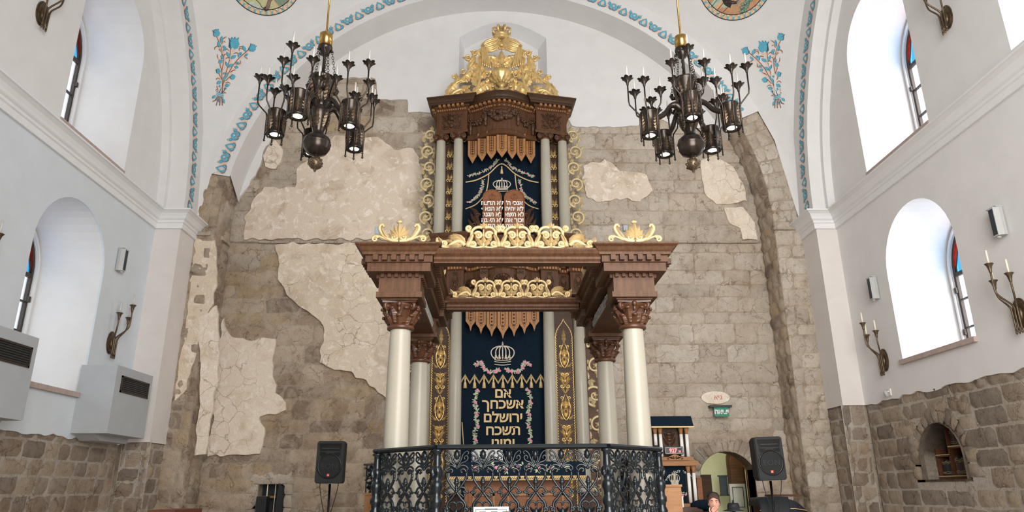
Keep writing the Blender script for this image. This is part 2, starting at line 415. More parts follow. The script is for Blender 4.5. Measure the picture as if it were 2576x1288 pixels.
def ragged(pts, amp=.02, step=.07, closed=True, seed=0, scale=6):
    """a hand-broken edge: subdivides an outline and shakes it"""
    out = []; n = len(pts)
    for i in range(n if closed else n - 1):
        a = Vector(pts[i]); b = Vector(pts[(i + 1) % n]); L = (b - a).length; k = max(1, int(L / step))
        for j in range(k):
            p = a.lerp(b, j / k); q = Vector((p.x * scale, p.y * scale, seed * 11.3))
            out.append((p.x + amp * noise.noise(q) * 1.6, p.y + amp * noise.noise(q + Vector((5, 9, 2))) * 1.6))
    return out
# ================================================================== THE ROOM
XL, XR, YP, YF, YB = -7.0, 7.2, 13.9, 14.6, 15.4          # side walls, pilaster face, arch face, back wall
PXL, PXR = -6.475, 6.765                                   # pilaster / side arch planes
CX, CZ, RS = .07, 7.36, 6.10                               # big arch on the back wall
PC = Vector((.145, 7.98, 7.35)); PA = 6.62; PR = PA * math.sqrt(2)   # pendentive sphere
Y0 = -1.2

M['floorstone'] = plain('pale_floor_stone', srgb(214, 204, 190), .4, 0, .06, 2)
# floor, rear wall and dome close the hall
b = MB(); b.box(-9, 9, Y0 - .2, 19, -.2, 0); struct(b, 'floor', 'floorstone')
b = MB(); b.box(-9, 9, Y0 - .2, Y0, 0, 14.2); struct(b, 'wall_rear', 'plaster')
b = MB()
b.lathe([(PA * math.cos(R(a)), 13.97 - 7.35 + 1.2 + PA * math.sin(R(a)) * .9 + 7.35) for a in range(0, 91, 6)], 48, (PC.x, PC.y, 0))
b.lathe([(PA, 13.97), (PA, 15.2)], 48, (PC.x, PC.y, 0))
for x0, x1, y0, y1 in ((-9, 9, Y0 - .2, PC.y - PA), (-9, 9, PC.y + PA, 16.2), (-9, PXL, PC.y - PA, PC.y + PA), (PXR, 9, PC.y - PA, PC.y + PA)):
    b.box(x0, x1, y0, y1, 13.97, 14.1)
struct(b, 'ceiling', 'plaster')

# ---- pendentives
def sphere_pt(d, off=0): return PC + d.normalized() * (PR - off)
b = MB(); nphi, nr = 256, 26; vs = []; fs = []
for i in range(nphi + 1):
    a = 2 * PI * i / nphi; rmax = PA / max(abs(math.cos(a)), abs(math.sin(a)))
    for j in range(nr + 1):
        r = lerp(PA, rmax, j / nr); vs.append((PC.x + r * math.cos(a), PC.y + r * math.sin(a), PC.z + math.sqrt(max(0, PR * PR - r * r))))
for i in range(nphi):
    for j in range(nr): k = i * (nr + 1) + j; fs.append((k, k + 1, k + nr + 2, k + nr + 1))
b.add(vs, fs, 0, True); o = struct(b, 'ceiling_pendentives', 'plaster')

# ---- side walls with windows
WIN = {'lower': (11.33, 1.01, 5.45), 'upper': (11.38, 1.03, 9.85), 'far_upper': (7.33, 1.03, 9.85), 'far_lower': (7.3, 1.01, 5.45)}   # centre y, half width, springing z
def arch_poly(yc, hw, zs, z0, n=20):
    return [(yc - hw, z0)] + [(yc - hw * math.cos(PI * i / n), zs + hw * math.sin(PI * i / n)) for i in range(n + 1)] + [(yc + hw, z0)]
def side_wall(X, sgn, zst, zlow, names, seed):
    holes = [arch_poly(*WIN['lower'], zlow), arch_poly(*WIN['upper'], 7.52), arch_poly(*WIN['far_upper'], 7.52)]
    # plaster sheet (ragged lower edge where it meets the bare stone)
    low = ragged([(Y0, zst), (YP, zst)], .035, .09, False, seed, 4)
    outer = low + [(YP, zst + .0), (YP + .7, zst), (YP + .7, 13.97), (Y0, 13.97)]
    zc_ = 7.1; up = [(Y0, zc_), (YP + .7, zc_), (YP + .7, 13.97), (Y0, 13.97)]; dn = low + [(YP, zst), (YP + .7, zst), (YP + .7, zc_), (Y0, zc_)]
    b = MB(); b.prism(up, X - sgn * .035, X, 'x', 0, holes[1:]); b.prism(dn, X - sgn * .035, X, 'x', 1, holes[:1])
    for h in holes:      # deep window reveals through the thick wall
        b.prism(h, X - sgn * .035, X - sgn * 1.3, 'x', 0, (), 0)
    return b
bl = side_wall(XL, 1, 2.63, 3.36, 'left', 3); wl = struct(bl, 'wall_left', ['plaster', 'plaster_daylit'])
br = side_wall(XR, -1, 3.27, 3.88, 'right', 5); wr = struct(br, 'wall_right', ['plaster', 'plaster'])
# outer leaf of the walls, so that daylight only enters through the windows
for X, sgn, par, zl in ((XL, 1, wl, 3.36), (XR, -1, wr, 3.88)):
    b = MB(); b.prism([(Y0 - .2, 0), (17, 0), (17, 14), (Y0 - .2, 14)], X - sgn * 1.28, X - sgn * 1.34, 'x', 0,
                      [arch_poly(*WIN['lower'], zl), arch_poly(*WIN['upper'], 7.52), arch_poly(*WIN['far_upper'], 7.52)])
    b.build('outer_leaf', 'plaster', par)

# ---- bare stone at the foot of the side walls, with the book niche on the right
b = MB(); courses(b, lambda u, v, h: (XL - .03 + h, u, v), 6.5, YP, .9, 2.72, PALG, (.24, .30), (.28, .62), seed=11, mort=srgb(212, 202, 190), rough=.014, bulge=.006, g=.011); struct(b, 'wall_left_stone', 'stone_plain', wl)
NY, NH, NZ0, NZS = 11.78, .58, 1.86, 2.2
def in_niche(a, c, z0, z1):
    return a < NY + NH + .02 and c > NY - NH - .02 and z1 > NZ0 + .02 and z0 < NZS + NH * .93 - .04
b = MB(); fr = lambda u, v, h: (XR + .03 - h, u, v)
courses(b, fr, 6.5, YP, .9, 3.36, PALG, (.25, .33), (.3, .75), in_niche, seed=12, mort=srgb(214, 203, 190), rough=.014, bulge=.006, g=.011)
for lo, hi, z0, z1 in ((NY - NH - .36, NY - NH, 1.86, 3.06), (NY + NH, NY + NH + .36, 1.86, 3.06)):   # rebuilt edges beside the niche
    z = z0
    while z < z1 - .05: h = random.uniform(.22, .3); stone_block(b, fr, lo, hi, z, min(z1, z + h), PALG); z += h
nv = 13
for i in range(nv):     # voussoirs of the niche arch
    a0, a1 = PI * i / nv, PI * (i + 1) / nv; rr = .24 + random.uniform(-.03, .05)
    stone_block(b, lambda u, v, h: (XR + .02 - h, NY - (NH + .0 + v) * math.cos(u / .7), NZS + (NH * .93 + v) * math.sin(u / .7)), a0 * .7, a1 * .7, 0, rr, PALG)
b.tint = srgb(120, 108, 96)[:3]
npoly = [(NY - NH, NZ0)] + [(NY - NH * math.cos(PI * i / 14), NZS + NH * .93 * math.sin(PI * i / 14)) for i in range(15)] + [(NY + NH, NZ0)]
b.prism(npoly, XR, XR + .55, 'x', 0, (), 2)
struct(b, 'wall_right_stone', 'stone_plain', wr)

# ---- pilasters (plaster above, stone below)
b = MB()
for z0, X0, X1, xs in ((2.66, XL - .02, PXL, PXL), (3.27, PXR, XR + .02, PXR)):
    b.add([(X0, YP, z0), (X1, YP, z0), (X1, YP, 7.3), (X0, YP, 7.3), (xs, YF + .1, z0), (xs, YF + .1, 7.3)],
          [(0, 1, 2, 3), (1, 4, 5, 2) if xs == X1 else (0, 4, 5, 3)])
struct(b, 'trim_1', 'plaster_warm')
b = MB()
courses(b, lambda u, v, h: (u, YP + .03 - h, v), XL, PXL + .02, .9, 2.7, PALG, (.24, .3), (.25, .4), seed=21, mort=srgb(212, 202, 189), rough=.014, bulge=.006, g=.011)
courses(b, lambda u, v, h: (PXL - .03 + h, u, v), YP, YF + .05, .9, 2.7, PALG, (.24, .3), (.25, .45), seed=22, mort=srgb(212, 202, 189), rough=.014, bulge=.006, g=.011)
courses(b, lambda u, v, h: (u, YP + .03 - h, v), PXR - .02, XR, .9, 3.3, PALG, (.25, .32), (.22, .42), seed=23, mort=srgb(212, 202, 189), rough=.014, bulge=.006, g=.011)
courses(b, lambda u, v, h: (PXR + .03 - h, u, v), YP, YF + .05, .9, 3.3, PALG, (.25, .32), (.25, .45), seed=24, mort=srgb(212, 202, 189), rough=.014, bulge=.006, g=.011)
struct(b, 'trim_2', 'stone_plain')

# ---- main cornice
CP = [(0, 6.92), (.045, 6.92), (.05, 6.93), (.05, 7.03), (.075, 7.045), (.075, 7.09), (.10, 7.105), (.115, 7.12), (.13, 7.16), (.165, 7.215), (.22, 7.25), (.25, 7.26), (.25, 7.29), (.0, 7.31)]
for nm, path in (('trim_3', [(XL, Y0), (XL, YP), (PXL, YP), (PXL, YF)]), ('trim_4', [(PXR, YF), (PXR, YP), (XR, YP), (XR, Y0)])):
    b = MB(); b.sweep(path, CP); struct(b, nm, 'mould')

# ---- side arches: soffit, small step and face (the painted band sits on the face)
def annulus(b, X, r0, r1, a0, a1, cy, cz, n=48, mi=0):
    vs = []; fs = []
    for i in range(n + 1):
        a = lerp(a0, a1, i / n)
        for r in (r0, r1): vs.append((X, cy + r * math.cos(a), cz + r * math.sin(a)))
    for i in range(n): k = i * 2; fs.append((k, k + 1, k + 3, k + 2))
    b.add(vs, fs, mi)
def arc_strip(b, r, a0, a1, x0, x1, cy, cz, n=48):
    vs = []; fs = []
    for i in range(n + 1):
        a = lerp(a0, a1, i / n); vs += [(x0, cy + r * math.cos(a), cz + r * math.sin(a)), (x1, cy + r * math.cos(a), cz + r * math.sin(a))]
    for i in range(n): k = i * 2; fs.append((k, k + 1, k + 3, k + 2))
    b.add(vs, fs, 0, True)
RSA = YP - PC.y
for nm, X, sg in (('trim_5', PXL, 1), ('trim_6', PXR, -1)):
    b = MB(); W0 = XL if sg > 0 else XR
    annulus(b, X, RSA, PA, 0, PI, PC.y, PC.z); arc_strip(b, RSA, 0, PI, X, W0 + sg * .16, PC.y, PC.z)
    annulus(b, W0 + sg * .16, RSA - .12, RSA, 0, PI, PC.y, PC.z); arc_strip(b, RSA - .12, 0, PI, W0 + sg * .16, W0 - sg * .04, PC.y, PC.z)
    struct(b, nm, 'plaster')

# ---- back wall: masonry, arch face and soffit
def ang(px, py, Y, r): p = onY(px, py, Y); return math.atan2(p.z - CZ, abs(p.x - CX))
aL = math.asin((8.46 - CZ) / 6.3); aR = ang(1880, 292, YF, RS)
aRs = ang(1840, 338, 15.0, RS); aLs = math.asin((8.25 - CZ) / RS)
DX0, DX1, DZS, DZT = 4.28, 5.42, 2.12, 2.49          # doorway
dc = (DX0 + DX1) / 2; dh = (DX1 - DX0) / 2; dr = (dh * dh + (DZT - DZS) ** 2) / (2 * (DZT - DZS)); dzc = DZT - dr
NX0, NX1, NZT = -4.84, -4.36, 1.92                    # small opening at the left
def back_skip(a, c, z0, z1):
    if a < DX1 + .06 and c > DX0 - .06 and z0 < DZT + .12: return True
    if a < NX1 - .03 and c > NX0 + .03 and z0 < NZT - .05: return True
    m = (a + c) / 2
    return m > 1.2 and False
fb = lambda u, v, h: (u, YB - h, v)
wb = MB()
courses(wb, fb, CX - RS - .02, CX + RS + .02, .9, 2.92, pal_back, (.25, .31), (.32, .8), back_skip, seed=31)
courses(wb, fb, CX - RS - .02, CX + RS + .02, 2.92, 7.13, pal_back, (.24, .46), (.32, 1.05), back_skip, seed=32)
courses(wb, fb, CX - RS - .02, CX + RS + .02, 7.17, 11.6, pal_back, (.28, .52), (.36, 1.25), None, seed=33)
for lo, hi, z0, z1 in ((DX0 - .30, DX0 - .0, .9, DZS), (DX1, DX1 + .28, .9, DZS), (NX0 - .2, NX0, .9, NZT), (NX1, NX1 + .22, .9, NZT), (NX0 - .2, NX1 + .22, NZT, NZT + .24)):
    z = z0
    while z < z1 - .05: h = random.uniform(.24, .3); h = h if z1 - z - h > .1 else z1 - z; stone_block(wb, fb, lo, hi, z, z + h, PAL); z += h
a0 = math.asin(dh / dr); nv = 15
for i in range(nv):
    t0, t1 = lerp(-a0 * 1.12, a0 * 1.12, i / nv), lerp(-a0 * 1.12, a0 * 1.12, (i + 1) / nv); hh = .27 + random.uniform(-.03, .05)
    stone_block(wb, lambda u, v, h: (dc + (dr + v) * math.sin(u / dr), YB - .012 - h, dzc + (dr + v) * math.cos(u / dr)), t0 * dr, t1 * dr, 0, hh, PALG, .03, .008, .06)
# jambs and piers
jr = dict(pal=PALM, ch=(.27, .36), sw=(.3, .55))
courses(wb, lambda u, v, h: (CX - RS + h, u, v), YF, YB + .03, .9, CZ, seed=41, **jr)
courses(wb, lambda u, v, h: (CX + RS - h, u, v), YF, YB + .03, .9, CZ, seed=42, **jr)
def face(sg):
    def fn(u, v, h):
        if v < CZ: return (CX + sg * (RS + u), YF - h, v)
        t = (v - CZ) / RS; return (CX + sg * (RS + u) * math.cos(t), YF - h, CZ + (RS + u) * math.sin(t))
    return fn
courses(wb, face(-1), 0, .50, .9, CZ + aL * RS, PALM, (.28, .42), (.26, .5), seed=43)
courses(wb, face(1), 0, .62, .9, CZ, PAL, (.24, .40), (.26, .5), seed=44)
courses(wb, face(1), 0, .56, CZ, CZ + aR * RS, PAL, (.22, .36), (.22, .46), seed=45)
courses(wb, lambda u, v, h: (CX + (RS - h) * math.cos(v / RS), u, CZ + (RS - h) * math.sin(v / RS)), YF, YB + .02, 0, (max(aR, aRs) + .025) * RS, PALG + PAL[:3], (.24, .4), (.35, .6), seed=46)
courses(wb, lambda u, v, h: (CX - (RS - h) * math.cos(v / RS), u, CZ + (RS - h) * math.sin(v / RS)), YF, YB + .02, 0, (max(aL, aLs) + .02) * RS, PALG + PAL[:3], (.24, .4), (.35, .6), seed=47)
wback = struct(wb, 'wall_back', 'stone')

# core of the walls behind the facing stones
b = MB(); b.tint = srgb(190, 176, 158)[:3]
dpoly = [(DX0, .0)] + [(dc + dr * math.sin(lerp(-a0, a0, i / 12)), dzc + dr * math.cos(lerp(-a0, a0, i / 12))) for i in range(13)] + [(DX1, 0)]
b.prism([(-6.9, 0), (DX0, 0)] + dpoly[1:-1] + [(DX1, 0), (7.1, 0), (7.1, 10.8), (-6.9, 10.8)], YB + .03, YB + .45, 'y', 0, [[(NX0, .9), (NX1, .9), (NX1, NZT), (NX0, NZT)]])
for x0, x1 in ((-7.3, CX - RS - .04), (CX + RS + .04, 7.5)): b.box(x0, x1, YF + .05, YB + .3, 0, 13)
b.box(XL - .4, PXL - .06, YP + .07, YF + .1, 0, 7); b.box(PXR + .06, XR + .4, YP + .07, YF + .1, 0, 7)
b.box(XL - .5, XL - .06, Y0, YP + .2, 0, 2.6)
b.box(XR + .08, XR + .5, Y0, NY - NH - .1, 0, 3.2); b.box(XR + .08, XR + .5, NY + NH + .1, YP + .2, 0, 3.2); b.prism([(NY - NH - .5, 0), (NY + NH + .5, 0), (NY + NH + .5, 3.2), (NY - NH - .5, 3.2)], XR + .08, XR + .5, 'x', 0, [npoly])
b.box(NX0 - .3, NX1 + .3, YB + .5, YB + .6, .5, 2.3)
struct(b, 'wall_core', 'stone', wback)
b = MB(); b.box(-8.5, 3.5, YB + .62, YB + .7, 0, 10.5); b.box(6.7, 8.5, YB + .62, YB + .7, 0, 10.5); b.box(-8.5, 8.5, YB + .62, YB + .7, 3.3, 10.5); struct(b, 'wall_outer', 'plaster', wback)

# string course of thin stones
b = MB(); b.tint = srgb(205, 190, 172)[:3]
x = -5.35
while x < 6.05:
    w = random.uniform(.25, .6)
    if not (-1.2 < x < .0 and False): b.box(x, min(6.05, x + w - .012), YB - .05 - random.uniform(0, .02), YB + .02, 7.125, 7.17)
    x += w
for q in ((CX - RS - .40, CX - RS - .1, YF - .06, YF + .02, 7.02, 7.10),): b.box(*q)
b.box(CX - RS - .01, CX - RS + .07, YF + .25, YF + .68, 7.02, 7.11)
b.box(CX + RS - .02, PXR, YF - .05, YF + .02, 7.16, 7.2)
struct(b, 'string_course', 'stone', wback)

# white arch face, soffit and lunette
b = MB()
def back_annulus(b, r0, r1, a0, a1, Y, n=60):
    vs = []; fs = []
    for i in range(n + 1):
        a = lerp(a0, a1, i / n)
        for r in (r0, r1): vs.append((CX + r * math.cos(a), Y, CZ + r * math.sin(a)))
    for i in range(n): k = i * 2; fs.append((k, k + 1, k + 3, k + 2))
    b.add(vs, fs)
pin = math.hypot(0, PA)
def back_face(b, a0, a1, Y, n=72):
    vs = []; fs = []
    for i in range(n + 1):
        a = lerp(a0, a1, i / n); ca, sa = math.cos(a), math.sin(a)
        # outer edge lies on the pendentive's circle
        ox, oz = PC.x - CX, PC.z - CZ; B = -(ca * ox + sa * oz); rr = -B + math.sqrt(B * B - (ox * ox + oz * oz - PA * PA))
        vs += [(CX + (RS - .05) * ca, Y, CZ + (RS - .05) * sa), (CX + (rr + .02) * ca, Y, CZ + (rr + .02) * sa)]
    for i in range(n): k = i * 2; fs.append((k, k + 1, k + 3, k + 2))
    b.add(vs, fs)
back_face(b, aR + .0, PI - aL, YF - .02)
vs = []; fs = []; n = 60
for i in range(n + 1):
    for Y in (YF - .02, YB):
        t = (Y - YF) / (YB - YF); a = lerp(lerp(aR, aRs, t), PI - lerp(aL + .005, aLs - .02, t), i / n)
        vs.append((CX + (RS - .05) * math.cos(a), Y, CZ + (RS - .05) * math.sin(a)))
for i in range(n): k = i * 2; fs.append((k, k + 1, k + 3, k + 2))
b.add(vs, fs, 0, True)
struct(b, 'trim_7', 'plaster')
b = MB()
lowpx = [(1842, 330), (1760, 322), (1700, 318), (1640, 293), (1612, 290), (1606, 318), (1520, 320), (1440, 318), (1430, 300), (1094, 300), (1090, 285), (1027, 283), (1025, 252), (952, 250), (945, 200), (935, 196), (850, 197), (810, 214), (790, 240), (742, 262), (700, 330), (668, 372), (655, 420), (628, 466)]
low = [(p.x, p.z) for p in (onY(px, py, YB - .04) for px, py in lowpx)]
low = ragged(low, .03, .1, False, 2) + [low[-1]]
arcp = [(CX + (RS + .03) * math.cos(a), CZ + (RS + .03) * math.sin(a)) for a in (lerp(PI - aLs * .8, aRs * .9, i / 60) for i in range(61))]
NCH = (-.89, 1.30, 10.9, 12.62, 13.08)      # shallow recess behind the crest
rec = [(NCH[0], NCH[2]), (NCH[1], NCH[2]), (NCH[1], NCH[3])] + [(lerp(NCH[1], NCH[0], i / 10), NCH[3] + (NCH[4] - NCH[3]) * math.sin(PI * i / 10)) for i in range(1, 10)] + [(NCH[0], NCH[3])]
b.prism(low + arcp, YB - .062, YB + .05, 'y', 0, [rec])
rin = [(lerp(.2, x, .86) - .04, 11.0 + (z - 11.0) * .93) for x, z in rec]; vs = [(x, YB - .062, z) for x, z in rec] + [(x, YB + .30, z) for x, z in rin]; nn = len(rec)
b.add(vs, [(i, (i + 1) % nn, nn + (i + 1) % nn, nn + i) for i in range(nn)])
wc = (.21, 11.35, .48)                       # round window at the back of the recess
circ = [(wc[0] + wc[2] * math.cos(2 * PI * i / 28), wc[1] + wc[2] * math.sin(2 * PI * i / 28)) for i in range(28)]
b.prism(rin, YB + .30, YB + .31, 'y', 0, [circ])
struct(b, 'wall_back_lunette', 'plaster', wback)

# old plaster patches clinging to the masonry
def patch(name, px, mat, th=.05, amp=.035, seed=0, Y=YB - .03, back=.06):
    pts = [(p.x, p.z) for p in (onY(a, c, Y - th) for a, c in px)]
    b = MB(); b.prism(ragged(pts, amp, .06, True, seed, 5), Y - th, Y + back, 'y'); return struct(b, name, mat, wback)
patch('plaster_patch', [(690, 613), (702, 660), (698, 700), (722, 742), (765, 778), (806, 806), (815, 835), (806, 880), (804, 912), (838, 928), (880, 934), (930, 968), (962, 990), (985, 1020), (1120, 1020), (1120, 611)], 'oldplaster', .055, .04, 1)
patch('plaster_patch', [(560, 800), (572, 832), (600, 852), (640, 858), (668, 850), (692, 850), (688, 900), (684, 945), (697, 965), (690, 990), (722, 1010), (722, 1030), (690, 1040), (655, 1046), (664, 1075), (660, 1110), (654, 1140), (600, 1146), (524, 1144), (540, 1000)], 'oldplaster_light', .05, .035, 2)
patch('plaster_patch', [(612, 601), (618, 540), (640, 500), (668, 470), (745, 470), (748, 420), (790, 395), (842, 340), (950, 345), (1000, 380), (1040, 372), (1062, 420), (1075, 560), (1075, 601)], 'oldplaster_mottled', .03, .05, 3)
patch('plaster_patch', [(660, 392), (690, 350), (712, 372), (708, 400), (692, 425), (668, 420)], 'oldplaster_light', .04, .03, 4)
patch('plaster_patch', [(1763, 405), (1800, 392), (1846, 420), (1872, 470), (1880, 505), (1842, 512), (1800, 515), (1778, 495), (1764, 440)], 'oldplaster_light', .035, .03, 5)
patch('plaster_patch', [(1822, 522), (1868, 520), (1900, 560), (1905, 602), (1868, 600), (1862, 575), (1836, 560)], 'oldplaster_light', .04, .025, 6)
patch('plaster_patch', [(1466, 420), (1520, 402), (1560, 430), (1628, 438), (1640, 480), (1610, 505), (1550, 500), (1500, 508), (1468, 480)], 'oldplaster_mottled', .02, .05, 7)
patch('plaster_patch', [(500, 800), (545, 770), (552, 860), (546, 960), (528, 1060), (515, 1145), (488, 1145), (505, 1000)], 'oldplaster_light', .03, .03, 8, YF - .0, .03)
patch('plaster_patch', [(494, 600), (540, 604), (545, 680), (536, 760), (520, 800), (488, 900), (465, 980), (440, 1010), (470, 780)], 'oldplaster', .02, .04, 9, YF - .0, .03)

# ---- corridor behind the doorway
b = MB()
b.prism([(DX0, .0)] + [(dc + dr * math.sin(lerp(-a0, a0, i / 12)), dzc + dr * math.cos(lerp(-a0, a0, i / 12))) for i in range(13)] + [(DX1, 0)], YB - .01, YB + .55, 'y', 0, (), 0)
struct(b, 'wall_doorway', 'panelwood')
M['greenwall'] = plain('pale_green_wall', srgb(196, 196, 164), .9, 0, .03)
b = MB()
b.box(3.6, 6.6, 17.9, 18.0, 0, 3.2); b.box(3.55, 3.6, 15.9, 18, 0, 3.2); b.box(6.6, 6.65, 15.9, 18, 0, 3.2); b.box(3.55, 6.65, 15.9, 18, 3.2, 3.25)
b.box(3.55, DX0, YB + .5, YB + .6, 0, 3.2); b.box(DX1, 6.65, YB + .5, YB + .6, 0, 3.2); b.box(3.55, 6.65, YB + .5, YB + .6, DZT, 3.2)
b.tube([(4.62 - .42 * math.cos(t), 17.6, 2.05 + .55 * math.sin(t)) for t in [PI * i / 16 for i in range(9)]], .05, 8)
struct(b, 'wall_corridor', 'greenwall')
da = onY(1837, 1250, 17.0).x; db = onY(1882, 1250, 17.0).x; dm = (da + db) / 2
def arched(x0, x1, z0, z1): r_ = (x1 - x0) / 2; return [(x0, z0), (x1, z0)] + [((x0 + x1) / 2 + r_ * math.cos(PI * i / 12), z1 - r_ + r_ * math.sin(PI * i / 12)) for i in range(13)]
dk = MB(); dk.prism(arched(da, db, 0, 2.62), 17.0, 17.06, 'y'); d1 = dk.build('door_1', 'wood_dark'); d1['kind'] = 'structure'
dk = MB(); dk.prism(arched(da + .06, db - .06, 1.82, 2.5), 16.985, 17.0, 'y'); dk.build('door_panel', 'wood', d1)
M['steel'] = plain('brushed_grey_metal', srgb(186, 184, 178), .4, .2, .06)
ca, cb, cz0, cz1 = onY(1838, 1250, 16.9).x, onY(1877, 1250, 16.9).x, onY(1858, 1276, 16.9).z, onY(1858, 1217, 16.9).z
dk = MB(); dk.box(ca, cb, 16.9, 16.96, cz0 - .5, cz1)
dd = dk.build('grey_cupboard', 'steel'); tag(dd, 'pale grey metal cupboard in the passage beyond the arched doorway', 'cupboard')
dk = MB()
for e in ((ca + .05, cb - .05, cz0, cz0 + .012), (ca + .05, cb - .05, cz1 - .08, cz1 - .068), (ca + .05, ca + .062, cz0, cz1 - .07), (cb - .062, cb - .05, cz0, cz1 - .07)): dk.box(e[0], e[1], 16.885, 16.9, e[2], e[3])
dk.build('panel_moulding', 'slat', dd)
dk = MB(); dk.box(4.38, 4.85, 16.6, 16.66, 0, 2.05); dk.box(4.42, 4.81, 16.58, 16.61, 1.15, 1.95); d2 = dk.build('door_2', 'wood_dark'); d2['kind'] = 'structure'
n0 = onY(1810, 1199, 17.2); n1 = onY(1833, 1244, 17.2)
dk = MB(); dk.box(n0.x, n1.x, 17.2, 17.26, n1.z, n0.z); nb = dk.build('notice_board', 'darkpanel'); tag(nb, 'dark blue grey notice board on the pale green passage wall', 'notice board')
dk = MB(); dk.box(n0.x - .03, n1.x + .02, 17.19, 17.27, n0.z, n0.z + .03); dk.box(n0.x - .02, n1.x + .02, 17.19, 17.27, n1.z - .03, n1.z); dk.build('board_frame', 'slat', nb)

# ---- windows
def window(name, X, sg, yc, hw, zs, z0, nb_):
    Xf = X - sg * 1.2; b = MB(); h2 = hw - .085
    ring = lambda w: [(yc - w, z0)] + [(yc - w * math.cos(PI * i / 20), zs + w * math.sin(PI * i / 20)) for i in range(21)] + [(yc + w, z0)]
    inner = [(p[0], max(p[1], z0 + .05)) for p in ring(h2 - .05)]
    b.prism(ring(h2), Xf - .03, Xf + .03, 'x', 0, [inner])
    for zz in [zs - .04] + [lerp(z0, zs, k / nb_) for k in range(1, nb_)]: b.box(Xf - .025, Xf + .025, yc - h2 + .05, yc + h2 - .05, zz - (.035 if zz == zs - .04 else .012), zz + (.035 if zz == zs - .04 else .012))
    b.box(Xf - .02, Xf + .02, yc - .015, yc + .015, z0, zs + h2 - .05)
    for t in (.25, .5, .75):
        b.tube([(Xf, yc, zs), (Xf, yc - (h2 - .06) * math.cos(PI * t), zs + (h2 - .06) * math.sin(PI * t))], .012, 6)
    b.tube([(Xf, yc - .42 * h2 * math.cos(PI * i / 16), zs + .42 * h2 * math.sin(PI * i / 16)) for i in range(17)], .012, 6)
    for i in (0, 1):
        zz = lerp(z0, zs, .25 + .5 * i)
        for s2 in (-1, 1): b.box(Xf + sg * .02 - .02, Xf + sg * .02 + .05 * sg, yc + s2 * (h2 - .02) - .025, yc + s2 * (h2 - .02) + .025, zz, zz + .1)
    o = b.build(name, 'frame'); o['kind'] = 'structure'
    f = MB(); f.prism(ring(hw - .005), Xf - .05, Xf + .055, 'x', 0, [ring(hw - .085)]); f.prism(ring(hw - .03), Xf + sg * .055, Xf + sg * .085, 'x', 0, [ring(hw - .07)]); f.build('window_surround', 'mould', o)
    p = MB(); p.box(Xf - .004, Xf + .004, yc - h2 + .04, yc + h2 - .04, z0 + .04, zs); p.build('clear_pane', 'pane_clear', o)
    for k in range(4):
        t0, t1 = PI * k / 4, PI * (k + 1) / 4; pie = [(yc - .42 * h2 * math.cos(lerp(t0, t1, i / 6)), zs + .42 * h2 * math.sin(lerp(t0, t1, i / 6))) for i in range(7)]
        out = [(yc - (h2 - .05) * math.cos(lerp(t1, t0, i / 6)), zs + (h2 - .05) * math.sin(lerp(t1, t0, i / 6))) for i in range(7)]
        mid = [(yc - .8 * h2 * math.cos(lerp(t1, t0, i / 6)) , zs + (.8 - .0) * h2 * math.sin(lerp(t1, t0, i / 6))) for i in range(7)]
        bow = [(yc - lerp(h2 - .05, .87 * h2, math.sin(PI * i / 8)) * math.cos(lerp(t0, t1, i / 8)), zs + lerp(h2 - .05, .87 * h2, math.sin(PI * i / 8)) * math.sin(lerp(t0, t1, i / 8))) for i in range(9)]
        p = MB(); p.prism(bow + out, Xf - .012, Xf - .004, 'x'); p.build('stained_pane', 'pane_red', o)
        p = MB(); p.prism([(yc, zs)] + bow[0:1] + bow[1:] , Xf - .003, Xf + .003, 'x'); p.build('stained_pane', 'pane_blue' if k in (0, 3) else 'pane_white', o)
        p = MB(); p.tube([(Xf, q[0], q[1]) for q in bow], .012, 6); p.build('leading', 'frame', o)
    return o
M['pane_clear'] = clear_glass('clear_glass', (.97, .98, 1, 1)); M['pane_red'] = clear_glass('red_glass', (1, .22, .14, 1))
M['pane_lilac'] = clear_glass('pale_blue_glass', (.72, .8, 1, 1)); M['pane_blue'] = clear_glass('sky_blue_glass', (.28, .68, .92, 1)); M['pane_white'] = clear_glass('pale_glass', (.92, .9, .95, 1))
window('window_1', XL, 1, *WIN['lower'], 3.4, 4); window('window_2', XL, 1, *WIN['upper'], 7.55, 3)
window('window_3', XR, -1, *WIN['lower'], 3.92, 3); window('window_4', XR, -1, *WIN['upper'], 7.55, 4)
window('window_5', XR, -1, *WIN['far_upper'], 7.55, 4); window('window_6', XL, 1, *WIN['far_upper'], 7.55, 4)
b = MB()
for k in range(3): b.box(XL - 1.15 if k == 9 else XL - .25, XL + .06, lerp(10.93, 12.36, k / 3) - .0, lerp(10.93, 12.36, (k + 1) / 3) - .006, 3.28, 3.36)
b.box(XL - 1.2, XL - .2, 10.32, 12.34, 3.28, 3.345); b.box(XL - .25, XL + .06, 10.3, 10.925, 3.28, 3.36); struct(b, 'windowsill_left', 'sill', wl)
b = MB()
for k in range(4): b.box(XR - .06, XR + .25, lerp(10.3, 12.38, k / 4), lerp(10.3, 12.38, (k + 1) / 4) - .006, 3.80, 3.88)
struct(b, 'windowsill_right', 'sill', wr)
b = MB(); b.box(XR + .2, XR + 1.2, 10.32, 12.34, 3.8, 3.865); struct(b, 'windowsill_right_inner', 'mould', wr)
for nm, X, par, sg in (('windowsill_upper', XL, wl, 1), ('windowsill_upper', XR, wr, -1)):
    b = MB(); b.box(X - 1.2 if sg > 0 else X - .02, X + .02 if sg > 0 else X + 1.2, 10.34, 12.42, 7.46, 7.53); struct(b, nm, 'sill', par)
b = MB()                                      # round window behind the crest
b.tube([(wc[0] + (wc[2]) * math.cos(2 * PI * i / 40), YB + .28, wc[1] + wc[2] * math.sin(2 * PI * i / 40)) for i in range(41)], .03, 8)
